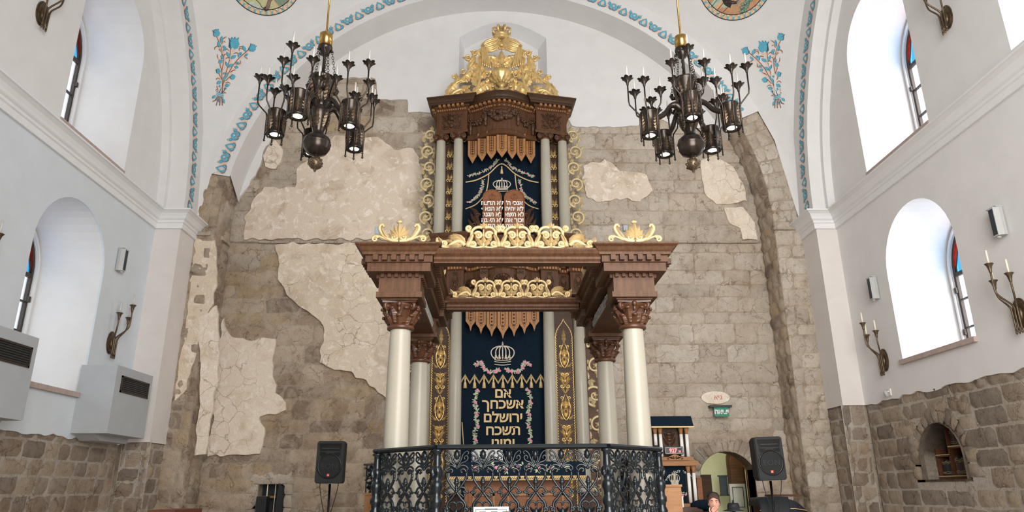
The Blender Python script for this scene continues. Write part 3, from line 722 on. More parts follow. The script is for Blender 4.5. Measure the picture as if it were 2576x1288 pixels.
for t in range(6): b.tube([(wc[0], YB + .29, wc[1]), (wc[0] + wc[2] * math.cos(PI * t / 3), YB + .29, wc[1] + wc[2] * math.sin(PI * t / 3))], .012, 6)
o = b.build('window_7', 'mould'); o['kind'] = 'structure'
p = MB(); p.prism(circ, YB + .30, YB + .307, 'y'); p.build('stained_pane', 'pane_lilac', o) if 'pane_lilac' in M else None
# ================================================================== PAINTED DECORATION (thin coats of paint lying on the plaster)
def almond(s0, t0, L, W, n=9):
    up = [(s0 - L / 2 + L * i / n, t0 + W / 2 * math.sin(PI * i / n)) for i in range(n + 1)]
    return up + [(s0 - L / 2 + L * i / n, t0 - W / 2 * math.sin(PI * i / n)) for i in range(n - 1, 0, -1)]
def disk(s0, t0, r, n=16): return [(s0 + r * math.cos(2 * PI * i / n), t0 + r * math.sin(2 * PI * i / n)) for i in range(n)]
def star4(s0, t0, r): return [(s0 + (r if i % 2 == 0 else r * .42) * math.cos(PI * i / 4), t0 + (r if i % 2 == 0 else r * .42) * math.sin(PI * i / 4)) for i in range(8)]
def ribbon(pts, w0, w1=None, taper=True):
    n = len(pts); L = []; Rr = []
    for i, p in enumerate(pts):
        a = Vector(pts[max(0, i - 1)]); c = Vector(pts[min(n - 1, i + 1)]); d = (c - a).normalized(); t = i / (n - 1)
        w = (w0 if w1 is None else lerp(w0, w1, t)) * (math.sin(PI * lerp(.06, .94, t)) ** .6 if taper else 1) / 2
        L.append((p[0] - d.y * w, p[1] + d.x * w)); Rr.append((p[0] + d.y * w, p[1] - d.x * w))
    return L + Rr[::-1]
PM = ['peach', 'blue', 'darkblue', 'white', 'brownline']
def border_motif(P):
    """one repeat (0.56 long, 0.24 wide); t grows outward"""
    o = []
    o.append((0, [(x, .062 + .022 * math.sin(x * 22 + 1)) for x in [P * i / 12 for i in range(13)]] + [(x, -.075 - .014 * math.sin(x * 30)) for x in [P * i / 12 for i in range(12, -1, -1)]]))
    l = .12                                       # lotus: pointed outward
    def al(t0, t1, w, k): return [(l + w * math.sin(PI * i / 8) * (1 - .25 * i / 8), lerp(t0, t1, i / 8)) for i in range(9)] + [(l - w * math.sin(PI * i / 8) * (1 - .25 * i / 8), lerp(t0, t1, i / 8)) for i in range(7, 0, -1)]
    o += [(4, al(-.125, .135, .098, 0)), (3, al(-.12, .13, .094, 0)), (2, al(-.112, .124, .086, 0)), (1, al(-.105, .12, .080, 0)), (3, al(-.085, .065, .046, 0)), (2, al(-.07, .048, .032, 0)), (0, al(-.063, .043, .028, 0))]
    for sg in (-1, 1):                            # lower petals of the lotus
        o += [(2, ribbon(bez((l + sg * .02, -.10), (l + sg * .08, -.10), (l + sg * .095, -.04), (l + sg * .075, .0), 8), .034)), (1, ribbon(bez((l + sg * .022, -.098), (l + sg * .078, -.096), (l + sg * .09, -.04), (l + sg * .073, -.004), 8), .026))]
        o += [(4, ribbon(bez((l + sg * .005, -.115), (l + sg * .10, -.125), (l + sg * .125, -.06), (l + sg * .105, -.02), 8), .010))]
    c = .40
    o += [(4, disk(c, .03, .078)), (3, disk(c, .03, .074)), (2, disk(c, .032, .068)), (1, disk(c, .033, .063)), (0, star4(c, .03, .036))]
    for sg in (-1, 1):                            # S scrolls between lotus and roundel
        p = bez((c + sg * .005, -.055), (c + sg * .065, -.11), (c + sg * .085, -.01), (c + sg * .12, .055), 10)
        o += [(3, ribbon(p, .064)), (2, ribbon(p, .056)), (1, ribbon([(a, t + .005) for a, t in p], .044)), (2, disk(c + sg * .12, .062, .042)), (1, disk(c + sg * .122, .064, .037))]
        o += [(4, ribbon(bez((c + sg * .0, -.085), (c + sg * .07, -.135), (c + sg * .11, -.05), (c + sg * .115, -.01), 8), .010))]
    o += [(4, ribbon([(c, -.03), (c + .01, -.07), (c + .002, -.115)], .012)), (4, ribbon([(l, -.085), (l + .012, -.11), (l, -.135)], .012)), (4, ribbon([(.235, .10), (.255, .12), (.28, .125)], .012)), (4, ribbon([(.0, .10), (-.015, .12), (-.03, .125)], .012))]
    return o
def border(name, par, fn, L, P0=.56, scale=1.0):
    b = MB(); n = max(1, round(L / (P0 * scale))); P = L / n; mo = border_motif(P0); k = P / P0
    for r in range(n):
        for i, (mi, poly) in enumerate(mo):
            vs = [fn((s * k + r * P), t * scale, .0012 * (i * .35 + 1)) for s, t in poly]
            tri = tessellate_polygon([[Vector((p[0], p[1], 0)) for p in poly]])
            b.add(vs, [tuple(t) for t in tri], mi)
    return b.build(name, PM, par)
tr7 = bpy.data.objects['trim_7']; RB = RS + .19
border('painted_band', tr7, lambda s, t, o: (CX - (RB + t) * math.cos(aL + .005 + s / RB), YF - .022 - o, CZ + (RB + t) * math.sin(aL + .005 + s / RB)), RB * (PI - aL - aR - .03))
RB2 = RSA + .26
for nm, X, sg in (('trim_5', PXL, 1), ('trim_6', PXR, -1)):
    border('painted_band', bpy.data.objects[nm], lambda s, t, o: (X + sg * (.003 + o), PC.y + (RB2 + t) * math.cos(.012 + s / RB2), PC.z + (RB2 + t) * math.sin(.012 + s / RB2)), RB2 * 1.5)

# ---- sphere frame for the pendentive paintings
def sph_hit(x, y):
    d = ray(x, y).normalized(); oc = CAM - PC; B = oc.dot(d); C = oc.length_squared - PR * PR
    return CAM + d * (-B + math.sqrt(B * B - C))
class Sph:
    def __init__(s, p, flip=1):
        s.a = (p - PC).normalized(); up = Vector((0, 0, 1)); s.u = up.cross(s.a).normalized() * -1; s.v = s.a.cross(s.u)
        if s.v.z < 0: s.v = -s.v
        if s.u.x < 0: s.u = -s.u
        s.flip = flip
    def uv(s, p): d = (p - PC).normalized(); k = PR / d.dot(s.a); return (d.dot(s.u) * k, d.dot(s.v) * k)
    def __call__(s, u, v, off):
        q = PC + (s.a * PR + s.u * u + s.v * v).normalized() * (PR - off)
        return q if s.flip > 0 else Vector((2 * PC.x - q.x, q.y, q.z))
def bouquet(flip):
    S = Sph(sph_hit(558, 240), flip); b = MB(); lay = [0]
    def cv(x, y): return S.uv(sph_hit(500 + x / 7.156, 100 + y / 7.156))
    def put(px, mi, raw=False):
        lay[0] += 1; poly = px if raw else [cv(*p) for p in px]
        tri = tessellate_polygon([[Vector((p[0], p[1], 0)) for p in poly]])
        b.add([S(p[0], p[1], .005 + .0001 * lay[0]) for p in poly], [tuple(t) for t in tri], mi)
    def line(pts, w, mi, taper=True): put(ribbon(smooth_path([cv(*p) for p in pts], 5), w / 760, None, taper), mi, True)
    def lf(x, y, a, L, W, mi=1):
        c, s_ = math.cos(R(a)), math.sin(R(a)); al = almond(L / 2, 0, L, W)
        f = lambda dx: [(x + dx + (p[0] * c - p[1] * s_), y + (p[0] * s_ + p[1] * c)) for p in al]
        put(f(-5), 2); put(f(2), mi)
    stems = [[(430, 960), (425, 760), (418, 560), (445, 380), (400, 120), (330, -40), (330, -120)], [(415, 960), (440, 800), (520, 640), (620, 460), (740, 320), (850, 220), (930, 150)], [(425, 900), (460, 700), (520, 500), (560, 330), (570, 180), (590, 60)], [(420, 720), (415, 560), (385, 440), (420, 260), (360, 170)], [(490, 740), (545, 680), (590, 650)], [(420, 720), (380, 640), (350, 560)]]
    for st in stems: line([(x + 14, y) for x, y in st], 62, 0, True)
    for st in stems: line([(x - 4, y) for x, y in st], 13, 4, False)
    for st in ([(340, 260), (330, 290), (350, 340), (395, 350), (440, 330)], [(285, 180), (290, 140), (350, 125), (420, 250)], [(620, 250), (680, 235), (700, 255)], [(480, 345), (520, 320), (560, 345)], [(720, 130), (770, 125), (800, 160)], [(745, 370), (740, 430), (650, 440)], [(560, 590), (610, 555), (665, 540)], [(480, 780), (530, 765), (570, 800)], [(305, 720), (340, 690), (390, 720)], [(325, 820), (330, 870), (350, 900)], [(300, 915), (330, 895), (350, 920)], [(450, 965), (465, 950), (490, 965)], [(405, 80), (440, 30), (480, 45)], [(820, 310), (860, 330), (870, 350)], [(445, 380), (450, 280), (490, 255)], [(470, 200), (500, 165), (545, 205)], [(430, 60), (430, -10), (500, -60)], [(720, 200), (735, 150), (790, 170)]): line([(x + 6, y + 6) for x, y in st], 34, 0); line(st, 15, 4)
    for x, y, a, L, W in ((345, 30, 75, 110, 55), (440, 210, -60, 100, 36), (430, 150, -50, 60, 40), (500, 215, 62, 130, 50), (575, 345, -35, 120, 60), (710, 320, -75, 100, 44), (755, 280, -80, 60, 32), (820, 310, -45, 90, 40), (355, 420, -40, 90, 70), (395, 285, 50, 70, 40), (480, 390, 65, 120, 44), (530, 500, -40, 110, 52), (660, 425, -20, 70, 36), (640, 480, 20, 75, 60), (450, 740, -72, 110, 46), (445, 625, -60, 45, 36), (510, 650, -80, 60, 32), (320, 800, -35, 100, 62), (465, 830, -10, 90, 62), (450, 890, -20, 55, 34), (365, 860, -70, 50, 30), (790, 100, 65, 130, 52), (395, 60, -80, 130, 46), (240, 1060, -45, 90, 46), (305, 1100, -70, 60, 32), (365, 1130, -85, 70, 36), (425, 1050, 70, 105, 40)): lf(x, y, a, L, W)
    def tulip(x, y, a, s):
        c, s_ = math.cos(R(a)), math.sin(R(a))
        P = [(-.9, .55), (-.75, -.55), (-.98, -1.05), (-.52, -.72), (-.36, -1.15), (-.05, -.75), (.18, -1.2), (.38, -.72), (.82, -1.1), (.68, -.45), (.9, .1), (.55, .8), (.0, .95), (-.55, .9)]
        f = lambda dx: [(x + dx + s * (p[0] * c - p[1] * s_), y + s * (p[0] * s_ + p[1] * c)) for p in P]
        put(f(-9), 2); put(f(3), 1)
    tulip(318, -120, -12, 66); tulip(965, 150, 25, 68); tulip(635, 70, 0, 105); tulip(610, 675, 35, 46); tulip(350, 565, -20, 42)
    put([(600, 140), (620, 150), (640, 180), (680, 175), (640, 215), (600, 215), (575, 180)], 0)
    for i, (dy, mi) in enumerate(((-44, 2), (-40, 1), (-22, 3), (-12, 2), (-8, 1), (8, 3), (16, 2), (20, 1))):
        h = (18, 16, 8, 6, 15, 8, 6, 15)[i]
        put([(318, 975 + dy - 12), (380, 1000 + dy), (443, 1010 + dy), (443, 1010 + dy + h), (380, 1000 + dy + h), (312, 975 + dy + h - 12)], mi)
    for x0, x1 in ((330, 245), (352, 310), (375, 372), (402, 420)): line([(x0, 1020), (lerp(x0, x1, .5) + 4, 1090), (x1, 1185 if x1 > 250 else 1110)], 15, 4, False)
    for x0, x1 in ((345, 375), (415, 400)): line([(x0 + 60, 850), (x0 + 30, 930), (x1, 960)], 12, 2)
    return b
o = bouquet(1).build('painted_bouquet', PM); tag(o, 'blue tulip bouquet painted on the vault above the left end of the stone wall', 'mural')
o = bouquet(-1).build('painted_bouquet', PM); tag(o, 'blue tulip bouquet painted on the vault above the right stone arch', 'mural')

# ---- medallions with a little landscape inside a ring of lotus petals
MM = {'sand': srgb(214, 178, 138), 'ochre': srgb(196, 150, 112), 'grass': srgb(196, 196, 148), 'pond': srgb(190, 202, 196), 'brownhill': srgb(176, 122, 92), 'sage': srgb(128, 150, 130), 'bark': srgb(142, 112, 98), 'skyhaze': srgb(220, 206, 182), 'mint': srgb(170, 196, 176), 'taupe': srgb(164, 148, 128), 'mauve': srgb(140, 108, 100), 'leafgreen': srgb(120, 164, 142), 'yellow': srgb(232, 222, 150), 'petal': srgb(222, 190, 156)}
for k, c in MM.items(): M['md_' + k] = plain('mural_' + k, c, .9, 0, .12, 14)
ML = ['md_' + k for k in MM] + ['ink', 'blue', 'white', 'darkblue']
def mi(k): return ML.index(k if k in ML else 'md_' + k)
def medallion(flip, px, py, RM=.86):
    p0 = sph_hit(px, py)
    if flip < 0: p0 = Vector((2 * PC.x - p0.x, p0.y, p0.z))
    S = Sph(p0, flip); b = MB(); RI = RM * .86; nr, na = 26, 110; vs = []; fs = []; ms = []
    def colour(u, v):
        if flip > 0:
            w = .05 * math.sin(u * 7)
            if v < -.62 + .04 * math.sin(u * 9): return 'pond' if v < -.66 and u > -.1 else 'grass'
            if v < -.42 + w - u * .1: return 'grass'
            if v < -.30 + w: return 'sand'
            if v < -.16 + w + u * .15: return 'ochre'
            return 'brownhill' if v < .0 + u * .2 else 'skyhaze'
        k = v - u * .55 * -1 * 1; t = v - .62 * (-u)
        q = (v + .62 * u) if False else (v - .5 * u)
        if v < -.45 + .06 * math.sin(u * 8): return 'ochre' if u > -.6 else 'brownhill'
        if u < .1: return ('sand', 'mint', 'ochre', 'taupe', 'sand', 'mint')[int((q + 3 + .03 * math.sin(u * 11)) / .12) % 6]
        return ('ochre', 'taupe', 'mint', 'sand', 'brownhill', 'mint')[int((v - .35 * u + 3 + .03 * math.sin(u * 9)) / .13) % 6]
    for j in range(nr + 1):
        for i in range(na):
            a = 2 * PI * i / na; r = RI * j / nr; vs.append(S(r * math.cos(a) * flip, r * math.sin(a), .005))
    for j in range(nr):
        for i in range(na):
            i2 = (i + 1) % na; r = RI * (j + .5) / nr; a = 2 * PI * (i + .5) / na
            b.add([vs[j * na + i], vs[j * na + i2], vs[(j + 1) * na + i2], vs[(j + 1) * na + i]], [(0, 1, 2, 3)] if j else [(0, 2, 3)], mi(colour(r * math.cos(a), r * math.sin(a))), True)
    lay = [0]
    def put(poly, m):
        lay[0] += 1; tri = tessellate_polygon([[Vector((p[0], p[1], 0)) for p in poly]])
        b.add([S(p[0] * flip, p[1], .008 + .00003 * lay[0]) for p in poly], [tuple(t) for t in tri], mi(m))
    def ringq(r0, r1, m, n=120):
        for i in range(n):
            a, c = 2 * PI * i / n, 2 * PI * (i + 1) / n
            put([(r0 * math.cos(a), r0 * math.sin(a)), (r1 * math.cos(a), r1 * math.sin(a)), (r1 * math.cos(c), r1 * math.sin(c)), (r0 * math.cos(c), r0 * math.sin(c))], m)
        lay[0] -= n - 1
    ringq(RI, RM, 'petal')
    def rp(r, a): return (r * math.cos(a), r * math.sin(a))
    npet = 38
    for k in range(npet):
        a = 2 * PI * k / npet; da = PI / npet
        for m, w, r0 in (('darkblue', .95, RI + .004), ('yellow', .8, RI + .012), ('blue', .62, RI + .016)):
            put([rp(r0, a - da * w), rp(lerp(RI, RM, .55), a - da * w * .35), rp(RM - .004, a - da * w * .55), rp(RM - .004, a + da * w * .55), rp(lerp(RI, RM, .55), a + da * w * .35), rp(r0, a + da * w), rp(lerp(RI, RM, .40), a)], m)
        put([rp(RI + .002, a - da * .4), rp(lerp(RI, RM, .38), a), rp(RI + .002, a + da * .4)], 'white')
    for r in (RI, RM):
        ringq(r - .009, r + .009, 'ink')
    def tree(pts, w0, w1, m='bark'): put(ribbon(smooth_path(pts, 5), w0 + .012, w1 + .012, False), 'ink'); put(ribbon(smooth_path(pts, 5), w0, w1, False), m)
    rnd = random.Random(5)
    def blob(c, r, m, n=14): put([(c[0] + r * (1 + rnd.uniform(-.15, .15)) * math.cos(2 * PI * i / n), c[1] + r * (1 + rnd.uniform(-.15, .15)) * math.sin(2 * PI * i / n)) for i in range(n)], m)
    def hill(pts): put(ribbon(smooth_path(pts, 5), .012, .012, False), 'ink')
    if flip > 0:
        for q in ((.25, -.16), (.42, -.2), (.34, -.05), (.55, -.14), (.5, -.3)): blob(q, .15, 'sage')
        tree([(.26, -.70), (.31, -.6), (.30, -.45), (.36, -.34), (.44, -.26)], .09, .04); tree([(.30, -.47), (.26, -.38), (.2, -.3)], .05, .03)
        for k in range(26): x = rnd.uniform(-.28, .1); y = -.5 + rnd.uniform(-.05, .05) - x * .1; put(almond(x, y, .09, .02), 'sage'); put(ribbon([(x, y), (x + rnd.uniform(-.04, .04), y + .07)], .012), 'ink')
        hill([(-.66, -.42), (-.5, -.40), (-.3, -.37), (-.1, -.42)]); hill([(-.05, -.56), (.1, -.6), (.2, -.67), (.25, -.66)])
    else:
        for k, (a0, a1) in enumerate((((-.72, -.30), (-.3, .0)), ((-.62, -.42), (-.05, -.08)), ((-.5, -.52), (.1, -.2)), ((-.15, -.44), (.25, -.25)), ((.0, -.42), (.55, -.05)), ((.25, -.40), (.7, -.2)))): hill([a0, (lerp(a0[0], a1[0], .5), lerp(a0[1], a1[1], .5) - .03), a1])
        tree([(-.42, -.05), (-.36, -.2), (-.35, -.34), (-.26, -.45)], .10, .14, 'mauve'); tree([(-.36, -.3), (-.24, -.4), (-.13, -.46)], .11, .03, 'mauve')
        for k in range(44):
            t = rnd.random(); x = lerp(-.08, .34, t) + rnd.uniform(-.06, .06); y = lerp(-.66, -.36, t) + rnd.uniform(-.06, .05); a = rnd.uniform(0, 3)
            f = lambda L, W: [(x + p[0] * math.cos(a) - p[1] * math.sin(a), y + p[0] * math.sin(a) + p[1] * math.cos(a)) for p in almond(0, 0, L, W)]
            put(f(.10, .062), 'ink'); put(f(.088, .05), 'leafgreen')
    return b
o = medallion(1, 665, -62).build('painted_medallion', ML); tag(o, 'round landscape medallion with a green meadow, painted on the left part of the vault', 'mural')
o = medallion(-1, 1850, -48).build('painted_medallion', ML); tag(o, 'round landscape medallion with striped hills, painted on the right part of the vault', 'mural')
# ================================================================== THE TORAH ARK
AX, AY = .155, 14.3
ark = empty('torah_ark', (AX, AY, 0), 'tall two-storey carved walnut holy ark with cream columns and gilded crest, against the stone wall', 'ark')
def atw(b): b.M = Matrix.Translation((AX, 0, 0)); return b
def K4(px): return px   # readability only

# ---- carcass
b = MB()
b.box(AX - 1.50, AX + 1.50, 14.62, YB - .07, 6.4, 9.95); b.box(AX - 1.75, AX + 1.75, 14.62, YB - .07, 0, 6.5)
b.build('body', 'wood_dark', ark)

def bow(x0, y0, yc, n=14):
    """convex bow in plan from (x0, y0) through (0, yc) to (-x0, y0)"""
    h = y0 - yc; rr = (x0 * x0 + h * h) / (2 * h); cy = yc + rr; a = math.asin(-x0 / rr)
    return [(rr * math.sin(lerp(-a, a, i / n)), cy - rr * math.cos(lerp(-a, a, i / n))) for i in range(n + 1)]
# S-shaped bow of the upper storey
def sbow(n=16): return [(lerp(-.76, .76, i / n), 14.30 - .34 * (.5 - .5 * math.cos(2 * PI * i / n)) ** .8) for i in range(n + 1)]
UP_PATH = [(-1.42, 14.9), (-1.46, 14.27), (-.77, 14.12), (-.765, 14.30)] + sbow()[1:-1] + [(.765, 14.30), (.77, 14.12), (1.46, 14.27), (1.42, 14.9)]
LO_H = [(-1.70, 14.95), (-1.76, 14.32), (-1.42, 14.22), (-1.415, 14.42), (-1.165, 14.36), (-1.16, 14.16), (-.80, 14.09), (-.795, 14.28), (-.62, 14.24), (-.47, 14.12), (-.465, 14.05), (-.30, 14.03), (-.295, 14.08)]
LO_PATH = LO_H + [(x, y) for x, y in [(-.15, 13.97), (0, 13.93), (.15, 13.97)]] + [(-x, y) for x, y in LO_H[::-1]]
def off(path): return [(x + AX, y) for x, y in path]
# ---- upper entablature
b = MB(); p = off(UP_PATH)
b.sweep(p, [(-.12, 9.30), (0, 9.30), (0, 9.84), (.02, 9.85), (.02, 9.93), (.05, 9.94), (.05, 9.98), (-.12, 9.98)])
sb = off([(-.765, 14.30)] + sbow()[1:-1] + [(.765, 14.30)])
b.sweep(sb, [(-.1, 9.16), (.035, 9.16), (.06, 9.18), (.06, 9.2), (.03, 9.22), (.02, 9.28), (0, 9.31), (-.1, 9.31)])
for q in (off([(-1.42, 14.7), (-1.46, 14.27), (-.77, 14.12), (-.765, 14.32)]), off([(.765, 14.32), (.77, 14.12), (1.46, 14.27), (1.42, 14.7)])): b.sweep(q, [(-.12, 9.30), (.02, 9.30), (.03, 9.32), (.03, 9.35), (0, 9.37), (-.12, 9.38)])
b.prism(p, 9.30, 9.31, 'z'); b.prism(p, 9.95, 9.99, 'z')
b.build('entablature', 'wood_x', ark)
b = MB(); b.sweep(p, [(-.1, 9.98), (.13, 9.98), (.135, 10.02), (.15, 10.03), (.165, 10.07), (.205, 10.115), (.215, 10.12), (.215, 10.15), (-.1, 10.17)]); b.prism(p, 10.15, 10.165, 'z')
b.build('cornice', 'wood_dark', ark)
b = MB(); b.dentils(p, .045, .115, 9.925, 9.985, .055, .105); b.dentils(p, .018, .05, 9.855, 9.89, .03, .052)
b.build('dentil_course', 'oak', ark)

# ---- carving on the two upper blocks and the swags between
def on_face(x0, y0, x1, y1, z):
    """local frame on a facade segment: u along it from its middle, v up from z"""
    d = Vector((x1 - x0, y1 - y0, 0)).normalized(); nrm = Vector((-d.y, d.x, 0)); m = Vector(((x0 + x1) / 2 + AX, (y0 + y1) / 2, z))
    return Matrix(((d.x, nrm.x, 0, m.x), (d.y, nrm.y, 0, m.y), (0, 0, 1, m.z), (0, 0, 0, 1)))
def carved_bouquet(b, w, h):
    def half():
        vine(b, spiral((w * .27, h * .17), h * .15, .01, PI, 1.3), .018, .008, .01)
        vine(b, spiral((w * .33, h * .42), h * .09, .008, -PI * .6, -1.2), .015, .006, .01)
        for x, z, a, L, c in ((.02, .1, 75, .5, -.5), (.05, .3, 50, .36, .7), (.1, .35, 65, .5, -.7), (.03, .5, 62, .45, -.4), (.2, .5, 40, .36, .9), (.1, .06, 15, .4, .8), (.22, .62, 60, .34, -.8), (.06, .68, 75, .3, -.5)):
            leaf(b, (w * x, h * z), R(a), h * L, h * .085, c, 4, .03, .008, 9)
    mirror(b, half)
    for x, z, r in ((0, .2, .055), (-.06, .42, .045), (.07, .46, .045), (0, .62, .05), (.0, .84, .035)): b.ball((x, -.02, h * z), r, 8, 0, 1, .7, 1); b.ball((x, -.045, h * z), r * .55, 7)
for sg in (-1, 1):
    b = MB(); b.M = on_face(-1.46, 14.27, -.77, 14.12, 9.40) if sg < 0 else on_face(.77, 14.12, 1.46, 14.27, 9.40)
    carved_bouquet(b, .62, .43); b.build('carved_bouquet', 'carved', ark)
def bow_y(x): t = (x + .76) / 1.52; return 14.30 - .34 * (.5 - .5 * math.cos(2 * PI * max(0, min(1, t)))) ** .8
b = MB(); rnd = random.Random(4)
def garland(b, x0, z0, x1, z1, sag, r, n=26):
    for i in range(n + 1):
        t = i / n; x = lerp(x0, x1, t); z = lerp(z0, z1, t) - sag * math.sin(PI * t); q = r * (.55 + .65 * math.sin(PI * t))
        for k in range(3): b.ball((AX + x + rnd.uniform(-.02, .02), bow_y(x) - .025 - rnd.uniform(0, .03), z + rnd.uniform(-q, q)), q * rnd.uniform(.35, .6), 6)
        if i % 2 == 0:
            M0 = b.M; b.M = Matrix.Translation((AX + x, bow_y(x) - .02, z)); leaf(b, (0, 0), rnd.uniform(0, 6.28), .09, .025, rnd.uniform(-1, 1), 3, .02, .0, 6); b.M = M0
garland(b, -.34, 9.76, .34, 9.76, .16, .10); garland(b, -.68, 9.62, -.36, 9.76, .14, .06, 14); garland(b, .36, 9.76, .68, 9.62, .14, .06, 14)
for x, z in ((-.36, 9.8), (.36, 9.8), (-.70, 9.66), (.70, 9.66)):
    c = (AX + x, bow_y(x) - .03, z)
    for k in range(7): b.ball((c[0] + .05 * math.cos(k * .9), c[1] - .01, c[2] + .05 * math.sin(k * .9)), .028, 6)
    b.ball((c[0], c[1] - .03, c[2]), .03, 7)
    b.lathe([(.02, -.05), (.045, -.12), (.05, -.24), (.03, -.26), (.045, -.30), (.03, -.36), (0, -.38)], 8, c)
b.build('carved_swags', 'carved', ark)

# ---- upper columns and Ionic capitals
CU = [(-1.355, 14.34), (-.965, 14.25), (.965, 14.25), (1.355, 14.34)]
for x, y in CU:
    b = MB(); b.lathe([(.135, 6.93), (.14, 6.945), (.135, 6.965), (.117, 6.98), (.118, 7.6), (.114, 8.3), (.10, 9.15), (.098, 9.18)], 22, (AX + x, y, 0)); b.build('column', 'column', ark)
    b = MB(); b.lathe([(.10, 9.16), (.112, 9.17), (.112, 9.19), (.098, 9.2), (.10, 9.26), (.13, 9.27), (.13, 9.30)], 16, (AX + x, y, 0))
    for sx in (-1, 1):
        for yy in (-.115, .1):
            b.tube([(AX + x + sx * .115 + q[0], y + yy, 9.225 + q[1]) for q in spiral((0, 0), .062, .008, PI / 2, -sx * 1.9)], [lerp(.016, .008, i / 22) for i in range(23)], 6)
        b.tube([(AX + x + sx * .115, y - .12, 9.225), (AX + x + sx * .115, y + .1, 9.225)], .05, 10)
    b.tube([(AX + x - .11, y - .118, 9.287), (AX + x + .11, y - .118, 9.287)], .016, 6)
    b.ball((AX + x, y - .12, 9.25), .03, 7)
    b.build('capital', 'capital', ark)
# panels behind the pairs of columns with a string of gilded drops
for sg in (-1, 1):
    b = MB(); b.box(AX + sg * 1.16 - .3, AX + sg * 1.16 + .3, 14.5, 14.66, 6.9, 9.35); b.build('pier_panel', 'wood_dark', ark)
    b = MB()
    for k in range(7):
        z = 7.05 + k * .30; b.M = Matrix.Translation((AX + sg * 1.16, 14.5, z))
        def drop():
            vine(b, spiral((.035, .05), .04, .008, -PI / 2, .9, 14), .014, .008, .012); leaf(b, (.01, .04), R(72), .2, .03, .35, 2, .02, .008, 8)
        mirror(b, drop); b.ball((0, -.02, .02), .025, 7)
    b.build('gilded_drops', 'gold', ark)
# ---- pedestal of the upper storey
b = MB(); PD = [(-1.46, 14.9), (-1.50, 14.20), (-.74, 14.05), (-.735, 14.28), (.735, 14.28), (.74, 14.05), (1.50, 14.20), (1.46, 14.9)]; p = off(PD)
b.sweep(p, [(-.1, 6.42), (.0, 6.42), (0, 6.82), (.03, 6.85), (.05, 6.89), (.05, 6.92), (-.1, 6.93)]); b.prism(p, 6.88, 6.925, 'z'); b.build('pedestal', 'wood_x', ark)

# ---- lower entablature
b = MB(); p = off(LO_PATH)
b.sweep(p, [(-.12, 5.52), (.035, 5.52), (.04, 5.56), (.02, 5.58), (0, 5.62), (0, 6.08), (.02, 6.1), (-.12, 6.1)]); b.prism(p, 5.5, 5.53, 'z'); b.prism(p, 6.40, 6.42, 'z'); b.build('lower_entablature', 'wood_x', ark)
b = MB(); b.sweep(p, [(-.12, 6.08), (.03, 6.1), (.03, 6.17), (.07, 6.20), (.09, 6.26), (.13, 6.30), (.15, 6.36), (.15, 6.41), (-.12, 6.42)]); b.build('lower_cornice', 'wood', ark)
b = MB(); b.dentils(p, .028, .06, 6.105, 6.16, .038, .062); b.build('lower_dentil_course', 'oak', ark)
def fan(b, r):
    for k in range(11): a = R(-10 + 200 * k / 10); leaf(b, (0, -.02), a, r, r * .13, .0, 0, .025, .01, 8)
    vine(b, [(r * 1.08 * math.cos(R(-25 + 230 * i / 20)), -.02 + r * 1.08 * math.sin(R(-25 + 230 * i / 20))) for i in range(21)], .014, .014, .012)
    b.ball((0, -.03, -.02), r * .2, 8)
def oval_relief(b, h):
    def half():
        vine(b, bez((0, h * .95), (.10, h * .8), (.13, h * .3), (.02, h * .05), 14), .012, .01, .012)
        vine(b, spiral((.05, h * .25), .045, .008, 0, 1.1, 14), .012, .006, .012); vine(b, spiral((.045, h * .55), .035, .006, PI, -1.1, 12), .010, .006, .012)
        leaf(b, (.01, h * .05), R(60), h * .4, .03, .6, 3, .02, .01, 8); leaf(b, (.01, h * .4), R(65), h * .35, .025, .4, 3, .02, .01, 8); vine(b, spiral((.035, h * .97), .03, .006, PI, -1, 10), .01, .005, .012)
    mirror(b, half); b.ball((0, -.02, h * .35), .03, 7, 0, 1, .7, 1.3)
segs = list(zip(LO_PATH[:-1], LO_PATH[1:]))
for k, nm in ((1, 'o'), (3, 'o'), (5, 'o'), (7, 'f'), (len(segs) - 2, 'o'), (len(segs) - 4, 'o'), (len(segs) - 6, 'o'), (len(segs) - 8, 'f')):
    (x0, y0), (x1, y1) = segs[k]
    b = MB(); 
    if nm == 'o': b.M = on_face(x0, y0, x1, y1, 5.64); oval_relief(b, .40)
    else:
        sx = -1 if x0 < 0 else 1; b.M = on_face(-.795 if sx < 0 else .47, 14.29 if sx < 0 else 14.13, -.47 if sx < 0 else .795, 14.13 if sx < 0 else 14.29, 5.78) @ Matrix.Translation((0, -.03, 0)); fan(b, .15)
    b.build('carved_panel', 'carved', ark)
b = MB(); b.M = Matrix.Translation((AX, 13.94, 5.80)); fan(b, .19); b.build('carved_shell', 'carved', ark)
for sx in (-1, 1):
    b = MB(); b.M = Matrix.Translation((AX + sx * .38, 14.04, 5.62))
    def brk(): leaf(b, (.0, .05), R(80), .34, .035, -.5, 4, .03, .01); vine(b, spiral((.035, .40), .035, .008, PI, -1.2, 12), .014, .008, .02)
    mirror(b, brk); b.build('carved_bracket', 'carved', ark)
# ---- lower columns
CL = [(-1.575, 14.36), (-.945, 14.24), (.945, 14.24), (1.575, 14.36)]
for x, y in CL:
    b = MB(); b.lathe([(.15, 1.7), (.15, 1.75), (.128, 1.8), (.13, 2.6), (.125, 3.6), (.112, 5.24)], 22, (AX + x, y, 0)); b.build('column', 'column', ark)
    b = MB(); b.lathe([(.112, 5.22), (.13, 5.24), (.12, 5.27), (.12, 5.38), (.16, 5.44), (.17, 5.52)], 16, (AX + x, y, 0)); b.build('capital', 'capital', ark)
